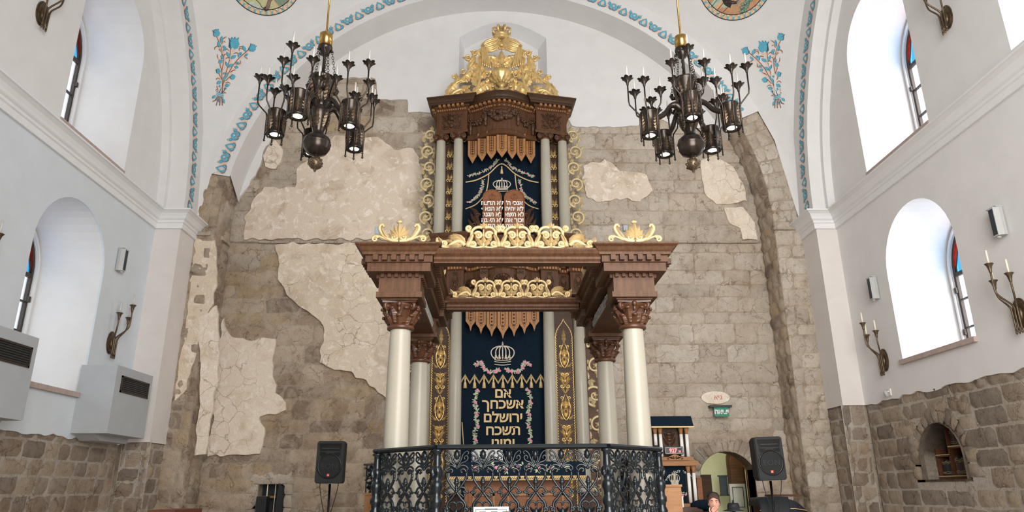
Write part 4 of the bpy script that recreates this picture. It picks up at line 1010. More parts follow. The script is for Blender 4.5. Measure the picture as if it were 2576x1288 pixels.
# arabesque panels between the lower columns
def lozenge_path(w, z0, z1): return [(-w, z0), (-w, z1 - .35)] + bez((-w, z1 - .35), (-w, z1 - .12), (-w * .35, z1 - .08), (0, z1 + .06), 8)[1:] + bez((0, z1 + .06), (w * .35, z1 - .08), (w, z1 - .12), (w, z1 - .35), 8)[1:] + [(w, z0)]
def arabesque(b, w, z0, z1):
    n = int((z1 - z0) / .52)
    def half():
        for k in range(n):
            z = z0 + k * .52; h = .52
            if k % 2 == 0:
                vine(b, spiral((w * .46, z + h * .3), w * .36, .006, PI, 1.25, 16), .013, .006, .012); vine(b, spiral((w * .42, z + h * .75), w * .3, .006, -PI * .9, -1.2, 16), .012, .006, .012)
                for x, zz, a, L, c in ((.02, .02, 55, .24, .9), (.02, .3, 65, .26, -.7), (.1, .5, 30, .16, 1.2), (.02, .62, 60, .22, -.9), (.5, .45, 80, .14, .9)): leaf(b, (w * x, z + h * zz), R(a), L, .026, c, 3, .02, .01, 8)
            else:
                vine(b, bez((0, z), (w * .9, z + h * .2), (w * .9, z + h * .6), (.01, z + h * .98), 14), .012, .01, .012); vine(b, spiral((w * .6, z + h * .85), w * .22, .006, PI, -1.1, 12), .011, .006, .012)
                for x, zz, a, L, c in ((.02, .12, 70, .22, .5), (.0, .4, 75, .26, -.5), (.5, .3, 60, .2, 1.), (.55, .55, 110, .16, -1), (.4, .05, 20, .16, 1.2)): leaf(b, (w * x, z + h * zz), R(a), L, .028, c, 3, .02, .01, 8)
    mirror(b, half)
    for k in range(n): b.ball((0, -.02, z0 + k * .52 + .26), .026, 7, 0, 1, .8, 1.5); leaf(b, (0, z0 + k * .52 + .3), R(90), .18, .03, 0, 3, .025, .01, 8)
    leaf(b, (0, z0 + n * .52), R(90), z1 - z0 - n * .52 - .04, .05, 0, 4, .03, .01, 8)
for sg in (-1, 1):
    b = MB(); b.box(AX + sg * 1.26 - .24, AX + sg * 1.26 + .24, 14.42, 14.66, 1.2, 5.5); b.build('pilaster_panel', 'wood_dark', ark)
    b = MB(); b.M = Matrix.Translation((AX + sg * 1.26, 14.42, 0)); q = lozenge_path(.175, 1.4, 5.05)
    fine = []
    for (ax, az), (cx, cz) in zip(q[:-1], q[1:]):
        L = math.hypot(cx - ax, cz - az); k = max(1, int(L / .05)); fine += [(lerp(ax, cx, i / k), lerp(az, cz, i / k)) for i in range(k)]
    vine(b, fine, .012, .012, .008, 5)
    for i, (x, z) in enumerate(fine): b.ball((x * .93, -.02, z), .017, 5, 0, 1, .8, 1)
    arabesque(b, .13, 1.5, 4.98); b.build('gilded_arabesque', 'gold', ark)
# ---- gilded lattice wings
def rinceau(b, w, z0, z1, n, r, sgn=1, th=.022, lf_=.05):
    h = (z1 - z0) / n
    for k in range(n):
        s_ = 1 if k % 2 == 0 else -1; c = (s_ * w * .08, z0 + h * (k + .5)); rad = min(w * .86, h * .52)
        vine(b, spiral(c, rad, .02, -PI / 2, s_ * 1.6, 30), th, th * .5, .012)
        for j in range(7):
            a = -PI / 2 + s_ * 2 * PI * (.12 + .17 * j); q = rad * (1 - .13 * j)
            leaf(b, (c[0] + q * .92 * math.cos(a), c[1] + q * .92 * math.sin(a)), a + s_ * (.9 if j % 2 else -.2), lf_ * 2.1, lf_ * .5, s_ * (-1.1 if j % 2 else 1), 3, .02, .012, 7)
        b.ball((c[0], -.025, c[1]), .035, 8)
        for j in range(5): a = 2 * PI * j / 5; leaf(b, (c[0] + .02 * math.cos(a), c[1] + .02 * math.sin(a)), a, .06, .02, .4, 0, .015, .02, 5)
        leaf(b, (-s_ * w * .5, z0 + h * k + .03), PI / 2 + s_ * .5, h * .38, lf_ * .6, -s_ * .8, 4, .025, .01, 9)
        leaf(b, (s_ * w * .55, z0 + h * (k + .9)), PI / 2 + s_ * .9, h * .3, lf_ * .55, s_ * 1.1, 4, .025, .01, 9)
for sg in (-1, 1):
    b = MB(); b.M = Matrix.Translation((AX + sg * 1.66, 14.72, 0)) @ Matrix.Scale(sg, 4, (1, 0, 0)); rinceau(b, .19, 6.5, 9.72, 8, .17, 1, .034, .075)
    for z in (6.6, 7.4, 8.2, 9.0): b.box(-.2, -.14, -.005, .02, z, z + .7)
    b.build('gilded_side_lattice', 'gold_cream', ark)
    b = MB(); b.prism([(.0 - .26, 1.3), (.30, 1.3), (.30, 4.6), (.24, 5.2), (.1, 5.45), (-.26, 5.5)], 14.78, 14.84, 'y'); 
    for i, q in enumerate(b.v): b.v[i] = (AX + sg * 1.92 + sg * q[0], q[1], q[2])
    b.build('side_board', 'wood', ark)
    b = MB(); b.M = Matrix.Translation((AX + sg * 1.92, 14.775, 0)) @ Matrix.Scale(sg, 4, (1, 0, 0)); rinceau(b, .27, 1.5, 5.1, 6, .25, 1, .036, .10)
    vine(b, smooth_path([(.28, 1.4), (.3, 3), (.28, 4.6), (.2, 5.15), (.08, 5.35)], 6), .025, .02, .012); b.build('gilded_board_scrolls', 'gold_cream', ark)

# ---- gilded crest with crown and canopy
def CP_(x, y): return ((x - 978) / 504, (880 - y) / 432)
def sp(b, x, y, r0, a0, turns, th=.03, r1=.015, n=22): c = CP_(x, y); vine(b, spiral(c, r0, r1, R(a0), turns, n), th, th * .55, .02)
def lf2(b, x, y, a, L, W, c=0, lobes=4, th=.04): leaf(b, CP_(x, y), R(a), L * 1.12, W * 1.4, c, lobes, th, .01, 14)
def path2(b, pts, r0, r1, w=.015): vine(b, smooth_path([CP_(*p) for p in pts], 6), r0, r1, w)
def CM(b): b.M = Matrix.Translation((AX, 14.16, 10.17)); return b
crest = MB(); CM(crest)
def halfcrest(b=crest):
    for q in ((690, 870, 95, .2, .05, -.9), (560, 880, 20, .22, .06, .7), (520, 700, 140, .2, .05, -.8), (640, 620, 20, .2, .05, .9), (770, 660, 70, .2, .045, .9), (830, 760, 100, .2, .045, -.9), (880, 830, 100, .18, .045, .6), (745, 400, 230, .18, .04, .8), (600, 480, 40, .2, .05, .8)): lf2(b, *q)
    sp(b, 480, 845, .175, 10, -1.9, .045); b.ball((CP_(480, 845)[0], -.05, CP_(480, 845)[1]), .06, 10, 0, 1, .7, 1)
    path2(b, [(560, 800), (500, 790), (425, 830), (380, 880), (372, 830), (395, 780), (450, 720), (500, 690), (560, 630)], .05, .03)
    for q in ((372, 900, 95, .40, .07, -.5), (385, 800, 60, .34, .07, -.4), (450, 740, 70, .30, .055, .7), (490, 700, 30, .26, .05, .8), (560, 650, 55, .26, .06, -.6), (540, 690, 20, .22, .05, .7), (600, 560, 70, .32, .07, -.3), (610, 560, 35, .24, .05, .9), (640, 500, 80, .26, .06, .3), (600, 460, 120, .16, .04, 1.2), (520, 760, 350, .2, .045, .9)): lf2(b, *q)
    path2(b, [(560, 640), (610, 560), (650, 480), (668, 420), (640, 400)], .035, .02)
    sp(b, 590, 432, .075, 60, 1.4, .024); sp(b, 668, 372, .075, 0, 1.3, .024); sp(b, 540, 583, .07, -60, -1.5, .022); sp(b, 432, 645, .06, -20, 1.4, .022); sp(b, 812, 620, .075, 120, -1.4, .024); sp(b, 1000 - 170, 470, .06, 0, 1.2, .02)
    path2(b, [(668, 395), (710, 345), (760, 320)], .03, .02); lf2(b, 690, 390, 30, .2, .05, .8); lf2(b, 660, 400, 100, .14, .04, 1.)
    path2(b, [(650, 905), (668, 830), (700, 760), (725, 690), (735, 600), (740, 540)], .045, .03)
    for q in ((640, 910, 100, .34, .07, .5), (655, 880, 72, .42, .08, -.3), (690, 800, 20, .34, .07, .8), (690, 780, 60, .3, .06, -.7), (700, 740, 130, .28, .06, -.8), (720, 680, 100, .28, .06, .6), (720, 660, 40, .28, .055, .7), (735, 600, 120, .26, .06, -.5), (735, 580, 70, .3, .065, .3), (745, 520, 95, .24, .055, -.4), (620, 830, 130, .24, .05, .8), (770, 760, 10, .28, .06, .7), (800, 700, 40, .26, .06, -.6), (760, 860, 20, .24, .05, .9), (850, 850, 60, .2, .05, -.8), (820, 830, 30, .2, .045, .8), (700, 880, 40, .26, .055, .8)): lf2(b, *q)
    sp(b, 880, 730, .06, 180, 1.3, .02)
    # plants above the vase
    for q in ((960, 470, 120, .2, .05, .4), (955, 500, 150, .34, .06, -.6), (960, 540, 165, .3, .055, -.9), (930, 430, 165, .32, .06, .35), (900, 580, 190, .3, .055, -.9)): lf2(b, *q)
    sp(b, 868, 470, .075, -30, 1.4, .022)
    path2(b, [(975, 560), (960, 500), (940, 450), (880, 410)], .025, .018)
    for k in range(6): a = k * PI / 3; leaf(b, (CP_(935, 540)[0] + .02 * math.cos(a), CP_(935, 540)[1] + .02 * math.sin(a)), a, .075, .032, .5, 0, .03, .03, 6)
    b.ball((CP_(935, 540)[0], -.06, CP_(935, 540)[1]), .035, 7)
mirror(crest, halfcrest)
lf2(crest, 978, 500, 90, .36, .075, 0, 5, .05); crest.build('gilded_crest_scrolls', 'gold', ark)
b = CM(MB())                                            # vase with gadroons
vz = CP_(978, 750)[1]
prof = [(.035, vz - .15), (.13, vz - .15), (.12, vz - .11), (.05, vz - .03), (.045, vz), (.10, vz + .03), (.19, vz + .14), (.235, vz + .27), (.245, vz + .34), (.21, vz + .37), (.20, vz + .40)]
b.lathe(prof, 40, (0, 0, 0), 0, True, 0, 2 * PI, lambda a, z: 1 + (.05 * math.cos(a * 14) if vz + .02 < z < vz + .36 else 0))
for i in range(len(b.v)): pass
def vase_l():
    for k in range(3): leaf(b, (.03 + .05 * k, vz + .02), R(80 - 18 * k), .26, .035, -.2, 2, .03, .2 - .03 * k, 8)
    leaf(b, (.02, vz - .13), R(20), .2, .035, .7, 2, .03, .08, 8)
mirror(b, vase_l); b.build('gilded_vase', 'gold', ark)
b = CM(MB())                                            # draped canopy
def drape():
    for k in range(7):                                   # folds of the swag
        t = k / 6; s0 = CP_(lerp(972, 930, t), lerp(240, 205, t)); m_ = CP_(lerp(900, 850, t), lerp(375, 225, t)); e = CP_(lerp(795, 765, t), lerp(345, 278, t))
        pts = bez(s0, (lerp(s0[0], m_[0], .7), m_[1] + .0), (lerp(m_[0], e[0], .5), m_[1] - .01), e, 14)
        b.tube([(p[0], -.05 - .02 * math.sin(PI * i / 14) - .012 * (k % 2), p[1]) for i, p in enumerate(pts)], [.032] * 15, 7)
    for k in range(5):                                   # hanging tail
        t = k / 4; b.tube([(lerp(CP_(750, 0)[0], CP_(792, 0)[0], t) + lerp(0, (.02 + .10 * t), i / 10), -.06 + .012 * (k % 2), lerp(CP_(0, 300)[1], CP_(0, 520 + 40 * t)[1], i / 10)) for i in range(11)], [lerp(.026, .020, i / 10) for i in range(11)], 7)
    sp(b, 768, 290, .065, 0, 1.6, .026)
    for k in range(6): q = CP_(lerp(800, 960, k / 5), 352 - 24 * (k / 5) ** 2); b.ball((q[0], -.05, q[1]), .03, 7)
mirror(b, drape)
q = CP_(978, 300)
for k in range(8): a = k * PI / 4; leaf(b, (q[0] + .03 * math.cos(a), q[1] + .03 * math.sin(a)), a, .085, .035, .2, 0, .03, .07, 6)
b.ball((q[0], -.10, q[1]), .045, 8); b.build('gilded_drapery', 'gold', ark)
b = CM(MB()); cz = CP_(0, 205)[1]                       # crown
b.lathe([(.145, cz), (.155, cz + .015), (.15, cz + .03), (.165, cz + .08), (.175, cz + .10), (.165, cz + .115), (.14, cz + .115)], 24, (0, 0, 0))
for k in range(8):
    a = 2 * PI * k / 8 + PI / 8; c, s_ = math.cos(a), math.sin(a)
    b.tube([(r * c, r * s_, z) for r, z in ((.165, cz + .10), (.215, cz + .19), (.22, cz + .24), (.17, cz + .28), (.09, cz + .275), (.0, cz + .25))], [.026, .028, .026, .024, .022, .02], 7)
    b.ball((.17 * c, .17 * s_, cz + .15), .022, 7); b.ball((.15 * math.cos(a + .39), .15 * math.sin(a + .39), cz + .165), .016, 6)
b.lathe([(.03, cz + .25), (.04, cz + .275), (.02, cz + .29), (.045, cz + .31), (.03, cz + .34), (.012, cz + .36), (.0, cz + .39)], 10, (0, 0, 0)); b.build('gilded_crown', 'gold', ark)

# ---- tablets of the law
b = MB(); tz0 = 6.92; tzt = onY(1240, 477, 14.12).z
def tab_poly(x0, x1, zt): h = (x1 - x0) / 2; return [(x0, tz0), (x1, tz0)] + [((x0 + x1) / 2 + h * math.cos(PI * i / 14), zt - h * .8 + h * .8 * math.sin(PI * i / 14)) for i in range(15)]
tx = [(onY(1214, 520, 14.12).x, onY(1262.5, 520, 14.12).x), (onY(1268, 520, 14.12).x, onY(1320, 520, 14.12).x)]
for x0, x1 in tx: b.prism(tab_poly(x0, x1, tzt), 14.12, 14.2, 'y')
tb = b.build('commandment_tablets', 'panelwood', ark)
b = MB()
for x0, x1 in tx:
    b.tube([(p[0], 14.115, p[1]) for p in tab_poly(x0 + .012, x1 - .012, tzt - .012)[1:] + [(x0 + .012, tz0)]], .014, 6)
    xc = (x0 + x1) / 2; b.M = Matrix.Translation((xc, 14.115, tzt - .22))
    b.tube([(-.06, 0, 0), (.06, 0, 0)], .012, 6)
    for s_ in (-1, 0, 1): b.tube([(s_ * .05, 0, .0), (s_ * .075, 0, .06), (s_ * .03, 0, .1), (0, 0, .09)], .010, 6)
    b.ball((0, 0, .12), .018, 7); b.M = None
b.build('tablet_edging', 'panelwood', tb)
b = MB()
for ti, lines in ((0, ('לא תרצח', 'לא תנאף', 'לא תגנב', 'לא תענה', 'לא תחמד')), (1, ("אנכי ה'", 'לא יהיה', 'לא תשא', 'זכור את', 'כבד את'))):
    xc = sum(tx[ti]) / 2
    for k, t in enumerate(lines):
        zz = onY(1240, 515.5 + 14.4 * k, 14.12).z; text_mb(b, t, .135, xc, zz, -14.116, .006, .0045, 0, sx=.93)
b.build('tablet_lettering', 'white', tb)
for sg in (-1, 1):
    b = MB(); b.M = Matrix.Translation((AX + sg * .49, 14.16, 6.95)) @ Matrix.Scale(sg, 4, (1, 0, 0))
    vine(b, spiral((.03, .38), .05, .01, PI, -1.3), .018, .01, .01); vine(b, spiral((.1, .16), .07, .01, PI, 1.3), .02, .01, .01)
    for q in ((.0, .1, 80, .5, .05, -.3), (.05, .05, 40, .34, .05, .6), (.05, .2, 50, .3, .045, .5), (.02, .4, 60, .26, .04, -.9)): leaf(b, (q[0], q[1]), R(q[2]), q[3], q[4], q[5], 4, .03, .01)
    b.build('carved_tablet_support', 'carved', ark)

# ---- wooden valances of pointed boards
ub = [(483, 570, 520, 420, 352), (575, 657, 615, 400, 340), (660, 750, 705, 378, 322), (755, 855, 803, 362, 300), (860, 943, 905, 378, 322), (948, 1030, 1000, 400, 340), (1035, 1120, 1085, 420, 352)]
for k, (x0, x1, xt, yt, ys) in enumerate(ub):
    sx = (x0 + x1) / 2; Y = bow_y(onY(1050 + sx / 3.788, 340, 14.1).x - AX) + .02
    a = onY(1050 + x0 / 3.788, 350, Y).x; c = onY(1050 + x1 / 3.788, 350, Y).x; zt = onY(1050 + xt / 3.788, 300 + yt / 3.788, Y).z; zs = onY(1050 + xt / 3.788, 300 + ys / 3.788, Y).z; xm = (a + c) / 2
    b = MB(); b.prism([(a, 9.28), (a, zs + .03), (a + .01, zs), (xm, zt), (c - .01, zs), (c, zs + .03), (c, 9.28)], Y, Y + .025, 'y'); o = b.build('valance_board', 'valance', ark)
    b = MB(); w_ = (c - a) * .2
    b.tube([(p[0], Y - .002, p[1]) for p in [(xm - w_, 9.2), (xm - w_, zs + .06), (xm, zs - .02), (xm + w_, zs + .06), (xm + w_, 9.2)]], .006, 5)
    for j in range(7): b.ball((xm, Y - .004, lerp(9.18, zs + .06, j / 6)), .018, 6); b.tube([(xm - w_ * .6, Y - .003, lerp(9.16, zs + .06, j / 6)), (xm, Y - .004, lerp(9.14, zs + .04, j / 6)), (xm + w_ * .6, Y - .003, lerp(9.16, zs + .06, j / 6))], .005, 5)
    b.build('board_carving', 'carved', o)
lb = [1184, 1210, 1237, 1265, 1293, 1319, 1344]
for k, xt in enumerate(lb):
    d = abs(k - 3); Y = 14.02 + .07 * d; yt = (852.5, 847, 840.5, 833)[d]; ys = (823, 820, 815, 808)[d]
    xm = onY(xt, 820, Y).x; zt = onY(xt, yt, Y).z; zs = onY(xt, ys, Y).z; hw_ = .103 if d else .11
    b = MB(); b.prism([(xm - hw_, 5.52), (xm - hw_, zs), (xm - .035, zt + .12), (xm, zt), (xm + .035, zt + .12), (xm + hw_, zs), (xm + hw_, 5.52)], Y, Y + .025, 'y'); o = b.build('valance_board', 'valance', ark)
    b = MB(); w_ = .045
    b.tube([(p[0], Y - .002, p[1]) for p in [(xm - w_, 5.5), (xm - w_, zs + .06), (xm, zs - .06), (xm + w_, zs + .06), (xm + w_, 5.5)]], .006, 5)
    for j in range(9): b.ball((xm, Y - .004, lerp(5.5, zs + .02, j / 8)), .02, 6)
    b.build('board_carving', 'carved', o)

# ---- embroidered curtains
def curtain(name, x0, x1, z0, z1, Y, label):
    b = MB(); n = 48; vs = []; fs = []
    for j in range(13):
        for i in range(n + 1):
            t = i / n; x = lerp(x0, x1, t); vs.append((x, Y + .010 * math.sin(t * 34) * (.4 + .6 * j / 12) , lerp(z1, z0, j / 12)))
    for j in range(12):
        for i in range(n): k = j * (n + 1) + i; fs.append((k, k + 1, k + n + 2, k + n + 1))
    k = len(vs); vs += [(v[0], v[1] + .02, v[2]) for v in vs]; fs += [tuple(i + k for i in f)[::-1] for f in fs]
    b.add(vs, fs, 0, True); o = b.build(name, 'navy'); return tag(o, label, 'curtain')
def rose(b, x, z, r, Y):
    for j in range(5): a = j * 2 * PI / 5; b.ball((x + r * .55 * math.cos(a), Y, z + r * .55 * math.sin(a)), r * .55, 6, 0, 1, .35, 1)
    b.ball((x, Y - .004, z), r * .45, 6, 0, 1, .4, 1)
def leaves(b, pts, Y, s, rnd):
    for x, z in pts:
        for j in range(4): a = rnd.uniform(0, 6.28); M0 = b.M; b.M = Matrix.Translation((0, Y, 0)); leaf(b, (x + .01 * math.cos(a), z + .01 * math.sin(a)), a, s, s * .24, rnd.uniform(-.6, .6), 0, .004, 0, 4); b.M = M0
def emb_crown(b, xc, z, w, h, Y):
    P = lambda u, v: (xc + u * w / 2, Y, z + v * h)
    for v in (0, .12, .2): b.tube([P(lerp(-.66, .66, i / 10), v - .04 * math.cos(PI * (i - 5) / 10)) for i in range(11)], .010, 5)
    for s_ in (-1, 1):
        for a in (1.0, .6, .28): b.tube([P(s_ * q[0], q[1]) for q in bez((.6 * a, .22), (1.15 * a, .45), (1.0 * a, .78), (.05, .80), 10)], .013 * w / .5, 6)
    for i in range(5): u = lerp(-.56, .56, i / 4); b.tube([P(u, .2), P(u, .36)], .012, 5); b.ball(P(u, .38), .016 * w / .5, 6); b.ball(P(u - .06, .3), .010, 5); b.ball(P(u + .06, .3), .010, 5)
    b.tube([P(0, .2), P(0, .8)], .014, 6); b.ball(P(0, .86), .022 * w / .5, 7); b.tube([P(0, .86), P(0, 1.0)], .008, 5); b.tube([P(-.1, .93), P(.1, .93)], .008, 5)
def gold_tassel(b, x, z, h, w, Y): b.lathe([(w * .35, 0), (w * .5, -h * .2), (w * .3, -h * .28), (w * .75, -h * .5), (w, -h)], 8, (x, Y, z))
rnd = random.Random(9)
YU = 14.54
cu = curtain('ark_curtain', AX - .85, AX + .85, 6.95, 9.5, YU + .04, 'navy curtain behind the commandment tablets in the upper storey of the ark')
def UPX(x, y): p = onY(1050 + x / 3.788, 300 + y / 3.788, YU); return (p.x, p.z)
b = MB()
for pts, r in (([(458, 600), (560, 580), (680, 520), (803, 425), (930, 520), (1050, 580), (1155, 604)], .016), ([(680, 525), (668, 640), (640, 720), (560, 810), (458, 855)], .014), ([(930, 525), (945, 650), (980, 740), (1060, 820), (1155, 856)], .014)):
    b.tube([(p[0], YU, p[1]) for p in smooth_path([UPX(*p) for p in pts], 6)], r, 6)
q = UPX(803, 460); gold_tassel(b, q[0], q[1] + .03, .19, .035, YU - .01); b.build('gold_braid', 'thread', cu)
b = MB(); q = UPX(805, 682); emb_crown(b, q[0], q[1], .42, .32, YU); b.build('embroidered_crown', 'silver_thread', cu)
gar = [[(490, 540), (550, 525), (620, 500), (690, 465), (735, 420), (765, 385)], [(1105, 545), (1050, 525), (985, 500), (915, 465), (870, 420), (840, 385)], [(485, 790), (530, 765), (570, 735), (600, 690), (615, 640), (628, 580)], [(1120, 795), (1075, 765), (1030, 735), (1000, 690), (985, 640), (975, 580)]]
b = MB(); b2 = MB()
for g in gar:
    pts = smooth_path([UPX(*p) for p in g], 4); leaves(b2, pts, YU, .04, rnd); b2.tube([(p[0], YU + .005, p[1]) for p in pts], .006, 5)
    for k, (x, z) in enumerate(pts):
        if k % 3 == 0: rose(b, x + rnd.uniform(-.02, .02), z + rnd.uniform(-.02, .02), .02, YU - .005)
b.build('embroidered_roses', 'pink', cu); b2.build('embroidered_leaves', 'green_thread', cu)
YW = 14.5
cl = curtain('ark_curtain', AX - .85, AX + .85, 1.6, 5.62, YW + .04, 'tall navy curtain with gold Hebrew lettering in the lower storey of the ark')
def LPX(x, y): p = onY(940 + x / 3.578, 770 + y / 3.578, YW); return (p.x, p.z)
b = MB(); q = LPX(1161, 523); emb_crown(b, q[0], q[1], .52, .47, YW); b.build('embroidered_crown', 'silver_thread', cl)
b = MB(); zz = []
for k in range(13):
    z = LPX(1161, 625 if k % 2 else 697)[1]; zz.append((AX - .84 + k * .139 - .0, z))
zz = [(lerp(LPX(790, 0)[0], LPX(1530, 0)[0], k / 18), LPX(1161, 697 if k % 2 == 0 else 627)[1]) for k in range(19)]
b.tube([(x, YW, z) for x, z in zz], .016, 5); b.tube([(x, YW, z + .03) for x, z in zz], .008, 5)
for k in range(1, 19, 2): gold_tassel(b, zz[k][0], zz[k][1] - .05, .20, .04, YW - .012); b.ball((zz[k][0], YW - .01, zz[k][1] - .05), .018, 6)
b.tube([(LPX(795, 1050)[0], YW, LPX(0, 1050)[1]), (LPX(812, 1235)[0], YW, LPX(0, 1300)[1])], .012, 5)
b.build('gold_braid', 'thread', cl)
b = MB()
for k, (t, y) in enumerate((('אם', 822), ('אשכחך', 920), ('ירושלם', 1042), ('תשכח', 1158), ('ימיני', 1272))):
    q = LPX(1165, y); text_mb(b, t, (.26, .262, .262, .262, .262)[k], q[0], q[1], -YW, .012, .007, 0, sx=1.04)
b.build('gold_lettering', 'thread', cl)
b = MB(); b2 = MB()
for s_ in (0, 1):
    f = (lambda x: x) if s_ == 0 else (lambda x: 2 * 1161 - x)
    for g, ev in (([(920, 525), (960, 505), (985, 550), (1030, 590), (1090, 585), (1125, 570)], 4), ([(935, 755), (915, 810), (910, 880), (935, 940), (915, 1000), (935, 1060), (912, 1130), (915, 1200), (918, 1260)], 7)):
        pts = smooth_path([LPX(f(x), y) for x, y in g], 4); leaves(b2, pts, YW, .05, rnd); b2.tube([(p[0], YW + .005, p[1]) for p in pts], .007, 5)
        for k, (x, z) in enumerate(pts):
            if k % ev == 0: rose(b, x, z, .026, YW - .005); rose(b, x + .03, z - .03, .02, YW - .005)
b.build('embroidered_roses', 'pink', cl); b2.build('embroidered_leaves', 'green_thread', cl)
# ================================================================== THE BIMAH
BX = .222; BYF, BYB = 7.0, 8.9; BS = 1.165        # centre, front and back column rows, half spacing
PLT = 1.12
plat = MB(); oct_ = [(-1.35, 6.95), (-.72, 6.32), (.72, 6.32), (1.35, 6.95), (1.35, 9.1), (.72, 9.7), (-.72, 9.7), (-1.35, 9.1)]
plat.prism([(x + BX, y) for x, y in oct_], 0, PLT, 'z'); plat = plat.build('reading_platform', 'panelwood'); tag(plat, 'raised wooden octagonal platform below the black iron railing', 'platform')

cano = empty('bimah_canopy', (BX, 7.95, PLT), 'carved walnut canopy on four cream columns with gilded crests, in the middle of the hall', 'canopy')
def corinthian(b, z0, z1, r):
    h = z1 - z0
    b.lathe([(r * 1.0, z0 - .02), (r * 1.12, z0 - .012), (r * 1.15, z0 + .004), (r * 1.1, z0 + .02), (r * .98, z0 + .025), (r * .98, z0 + h * .5), (r * 1.25, z0 + h * .8), (r * 1.42, z0 + h * .88), (r * 1.42, z0 + h * .9)], 24, (0, 0, 0))
    for row, (zz, L, W, lift, nn, ph) in enumerate(((.07, .42, .26, .55, 8, 0), (.16, .60, .30, .62, 8, PI / 8))):
        for k in range(nn):
            b.M = b.MB0 @ Matrix.Rotation(2 * PI * k / nn + ph, 4, 'Z'); leaf(b, (0, z0 + h * zz), PI / 2, h * L, r * W * 1.6, 0, 4, .022, r * (.98 + .10 * row), 9, 0, r * lift)
            b.ball((0, -r * (1.0 + .1 * row + lift * .86), z0 + h * (zz + L) - .018), r * .17, 7, 0, 1.5, .9, .8)
            b.M = b.MB0
    for k in range(4):
        a = PI / 4 + k * PI / 2; b.M = b.MB0 @ Matrix.Rotation(a, 4, 'Z')
        sp_ = spiral((0, 0), r * .34, r * .05, PI * .5, -1.6, 16)
        b.tube([(0, -r * 1.42 - q[0], z0 + h * .80 + q[1]) for q in sp_], [lerp(r * .17, r * .10, i / 16) for i in range(17)], 7, ref=(1, 0, 0))
        b.tube([(0, -r * .98, z0 + h * .45), (0, -r * 1.15, z0 + h * .68), (0, -r * 1.45, z0 + h * .97 - .01)], [r * .10, r * .13, r * .15], 7, ref=(1, 0, 0))
        b.ball((-r * .0, -r * 1.44, z0 + h * .8), r * .16, 8, 0, 1.3, 1, 1); b.M = b.MB0
        b.M = b.MB0 @ Matrix.Rotation(k * PI / 2, 4, 'Z'); b.ball((0, -r * 1.42, z0 + h * .86), r * .22, 8, 0, 1, .8, 1.1); b.ball((0, -r * 1.36, z0 + h * .68), r * .15, 7, 0, 1, .8, 1.6); b.M = b.MB0
    ab = []
    for k in range(4):                                   # concave-sided abacus
        a0, a1 = R(-45 + 90 * k), R(45 + 90 * k); q = r * 2.0
        p0 = (q * math.cos(a0), q * math.sin(a0)); p1 = (q * math.cos(a1), q * math.sin(a1)); am = (a0 + a1) / 2
        ab += bez(p0, (r * 1.24 * math.cos(am - .25), r * 1.24 * math.sin(am - .25)), (r * 1.24 * math.cos(am + .25), r * 1.24 * math.sin(am + .25)), p1, 8)[:-1]
    b.prism(ab, z0 + h * .92, z1, 'z')
ZC0, ZC1 = 3.29, 3.545
for sx in (-1, 1):
    for y, fr in ((BYF, 1), (BYB, 0)):
        x = BX + sx * BS; b = MB(); b.lathe([(.15, PLT), (.15, PLT + .05), (.125, PLT + .08), (.121, PLT + .12), (.1185, 2.2), (.112, 2.8), (.102, 3.26), (.103, 3.285)], 32, (x, y, 0)); b.build('column', 'column', cano)
        b = MB(); b.MB0 = Matrix.Translation((x, y, 0)); b.M = b.MB0; corinthian(b, ZC0, ZC1, .118); b.build('capital', 'capital', cano)
def ent_block(b, x0, x1, y0, y1):
    """plain abacus slab, block, soffit and frieze of one corner or side length"""
    b.box(x0 - .225, x1 + .225, y0 - .225, y1 + .225, 3.56, 3.615); b.box(x0 - .18, x1 + .18, y0 - .18, y1 + .18, 3.545, 3.56)
    b.box(x0 - .205, x1 + .205, y0 - .205, y1 + .205, 3.61, 3.80)
    b.box(x0 - .31, x1 + .31, y0 - .31, y1 + .31, 3.80, 3.90)
def rect(x0, x1, y0, y1): return [(x0, y0), (x1, y0), (x1, y1), (x0, y1)]
CORN = [(.0, 3.885), (.02, 3.89), (.02, 3.955), (.045, 3.96), (.05, 3.985), (.065, 4.0), (.085, 4.03), (.11, 4.045), (.115, 4.05), (.115, 4.065), (.0, 4.07)]
for sx in (-1, 1):
    for y in (BYF, BYB):
        x = BX + sx * BS; b = MB(); ent_block(b, x, x, y, y); b.build('corner_block', 'wood_x', cano)
        b = MB(); r_ = rect(x - .31, x + .31, y - .31, y + .31); b.sweep(r_, CORN, True); b.prism([(x - .31, y - .31), (x + .31, y - .31), (x + .31, y + .31), (x - .31, y + .31)], 4.06, 4.068, 'z'); b.build('corner_cornice', 'wood_x', cano)
        b = MB(); b.dentils(r_ + r_[:1], .015, .072, 3.897, 3.95, .048, .089); b.dentils(rect(x - .205, x + .205, y - .205, y + .205) + [(x - .205, y - .205)], -.005, .03, 3.765, 3.80, .034, .068); b.build('dentil_course', 'wood', cano)
for y, sg in ((BYF, 1), (BYB, -1)):                      # thin cornice beams between the corners
    b = MB(); x0, x1 = BX - BS + .34, BX + BS - .34; yf = y - .30
    b.sweep([(x0, yf), (x1, yf)], [(-.12, 3.885), (0, 3.885), (.0, 3.90), (.02, 3.92), (.02, 3.945), (.05, 3.97), (.07, 4.005), (.07, 4.02), (-.12, 4.025)]); b.build('crossbeam', 'wood_x', cano)
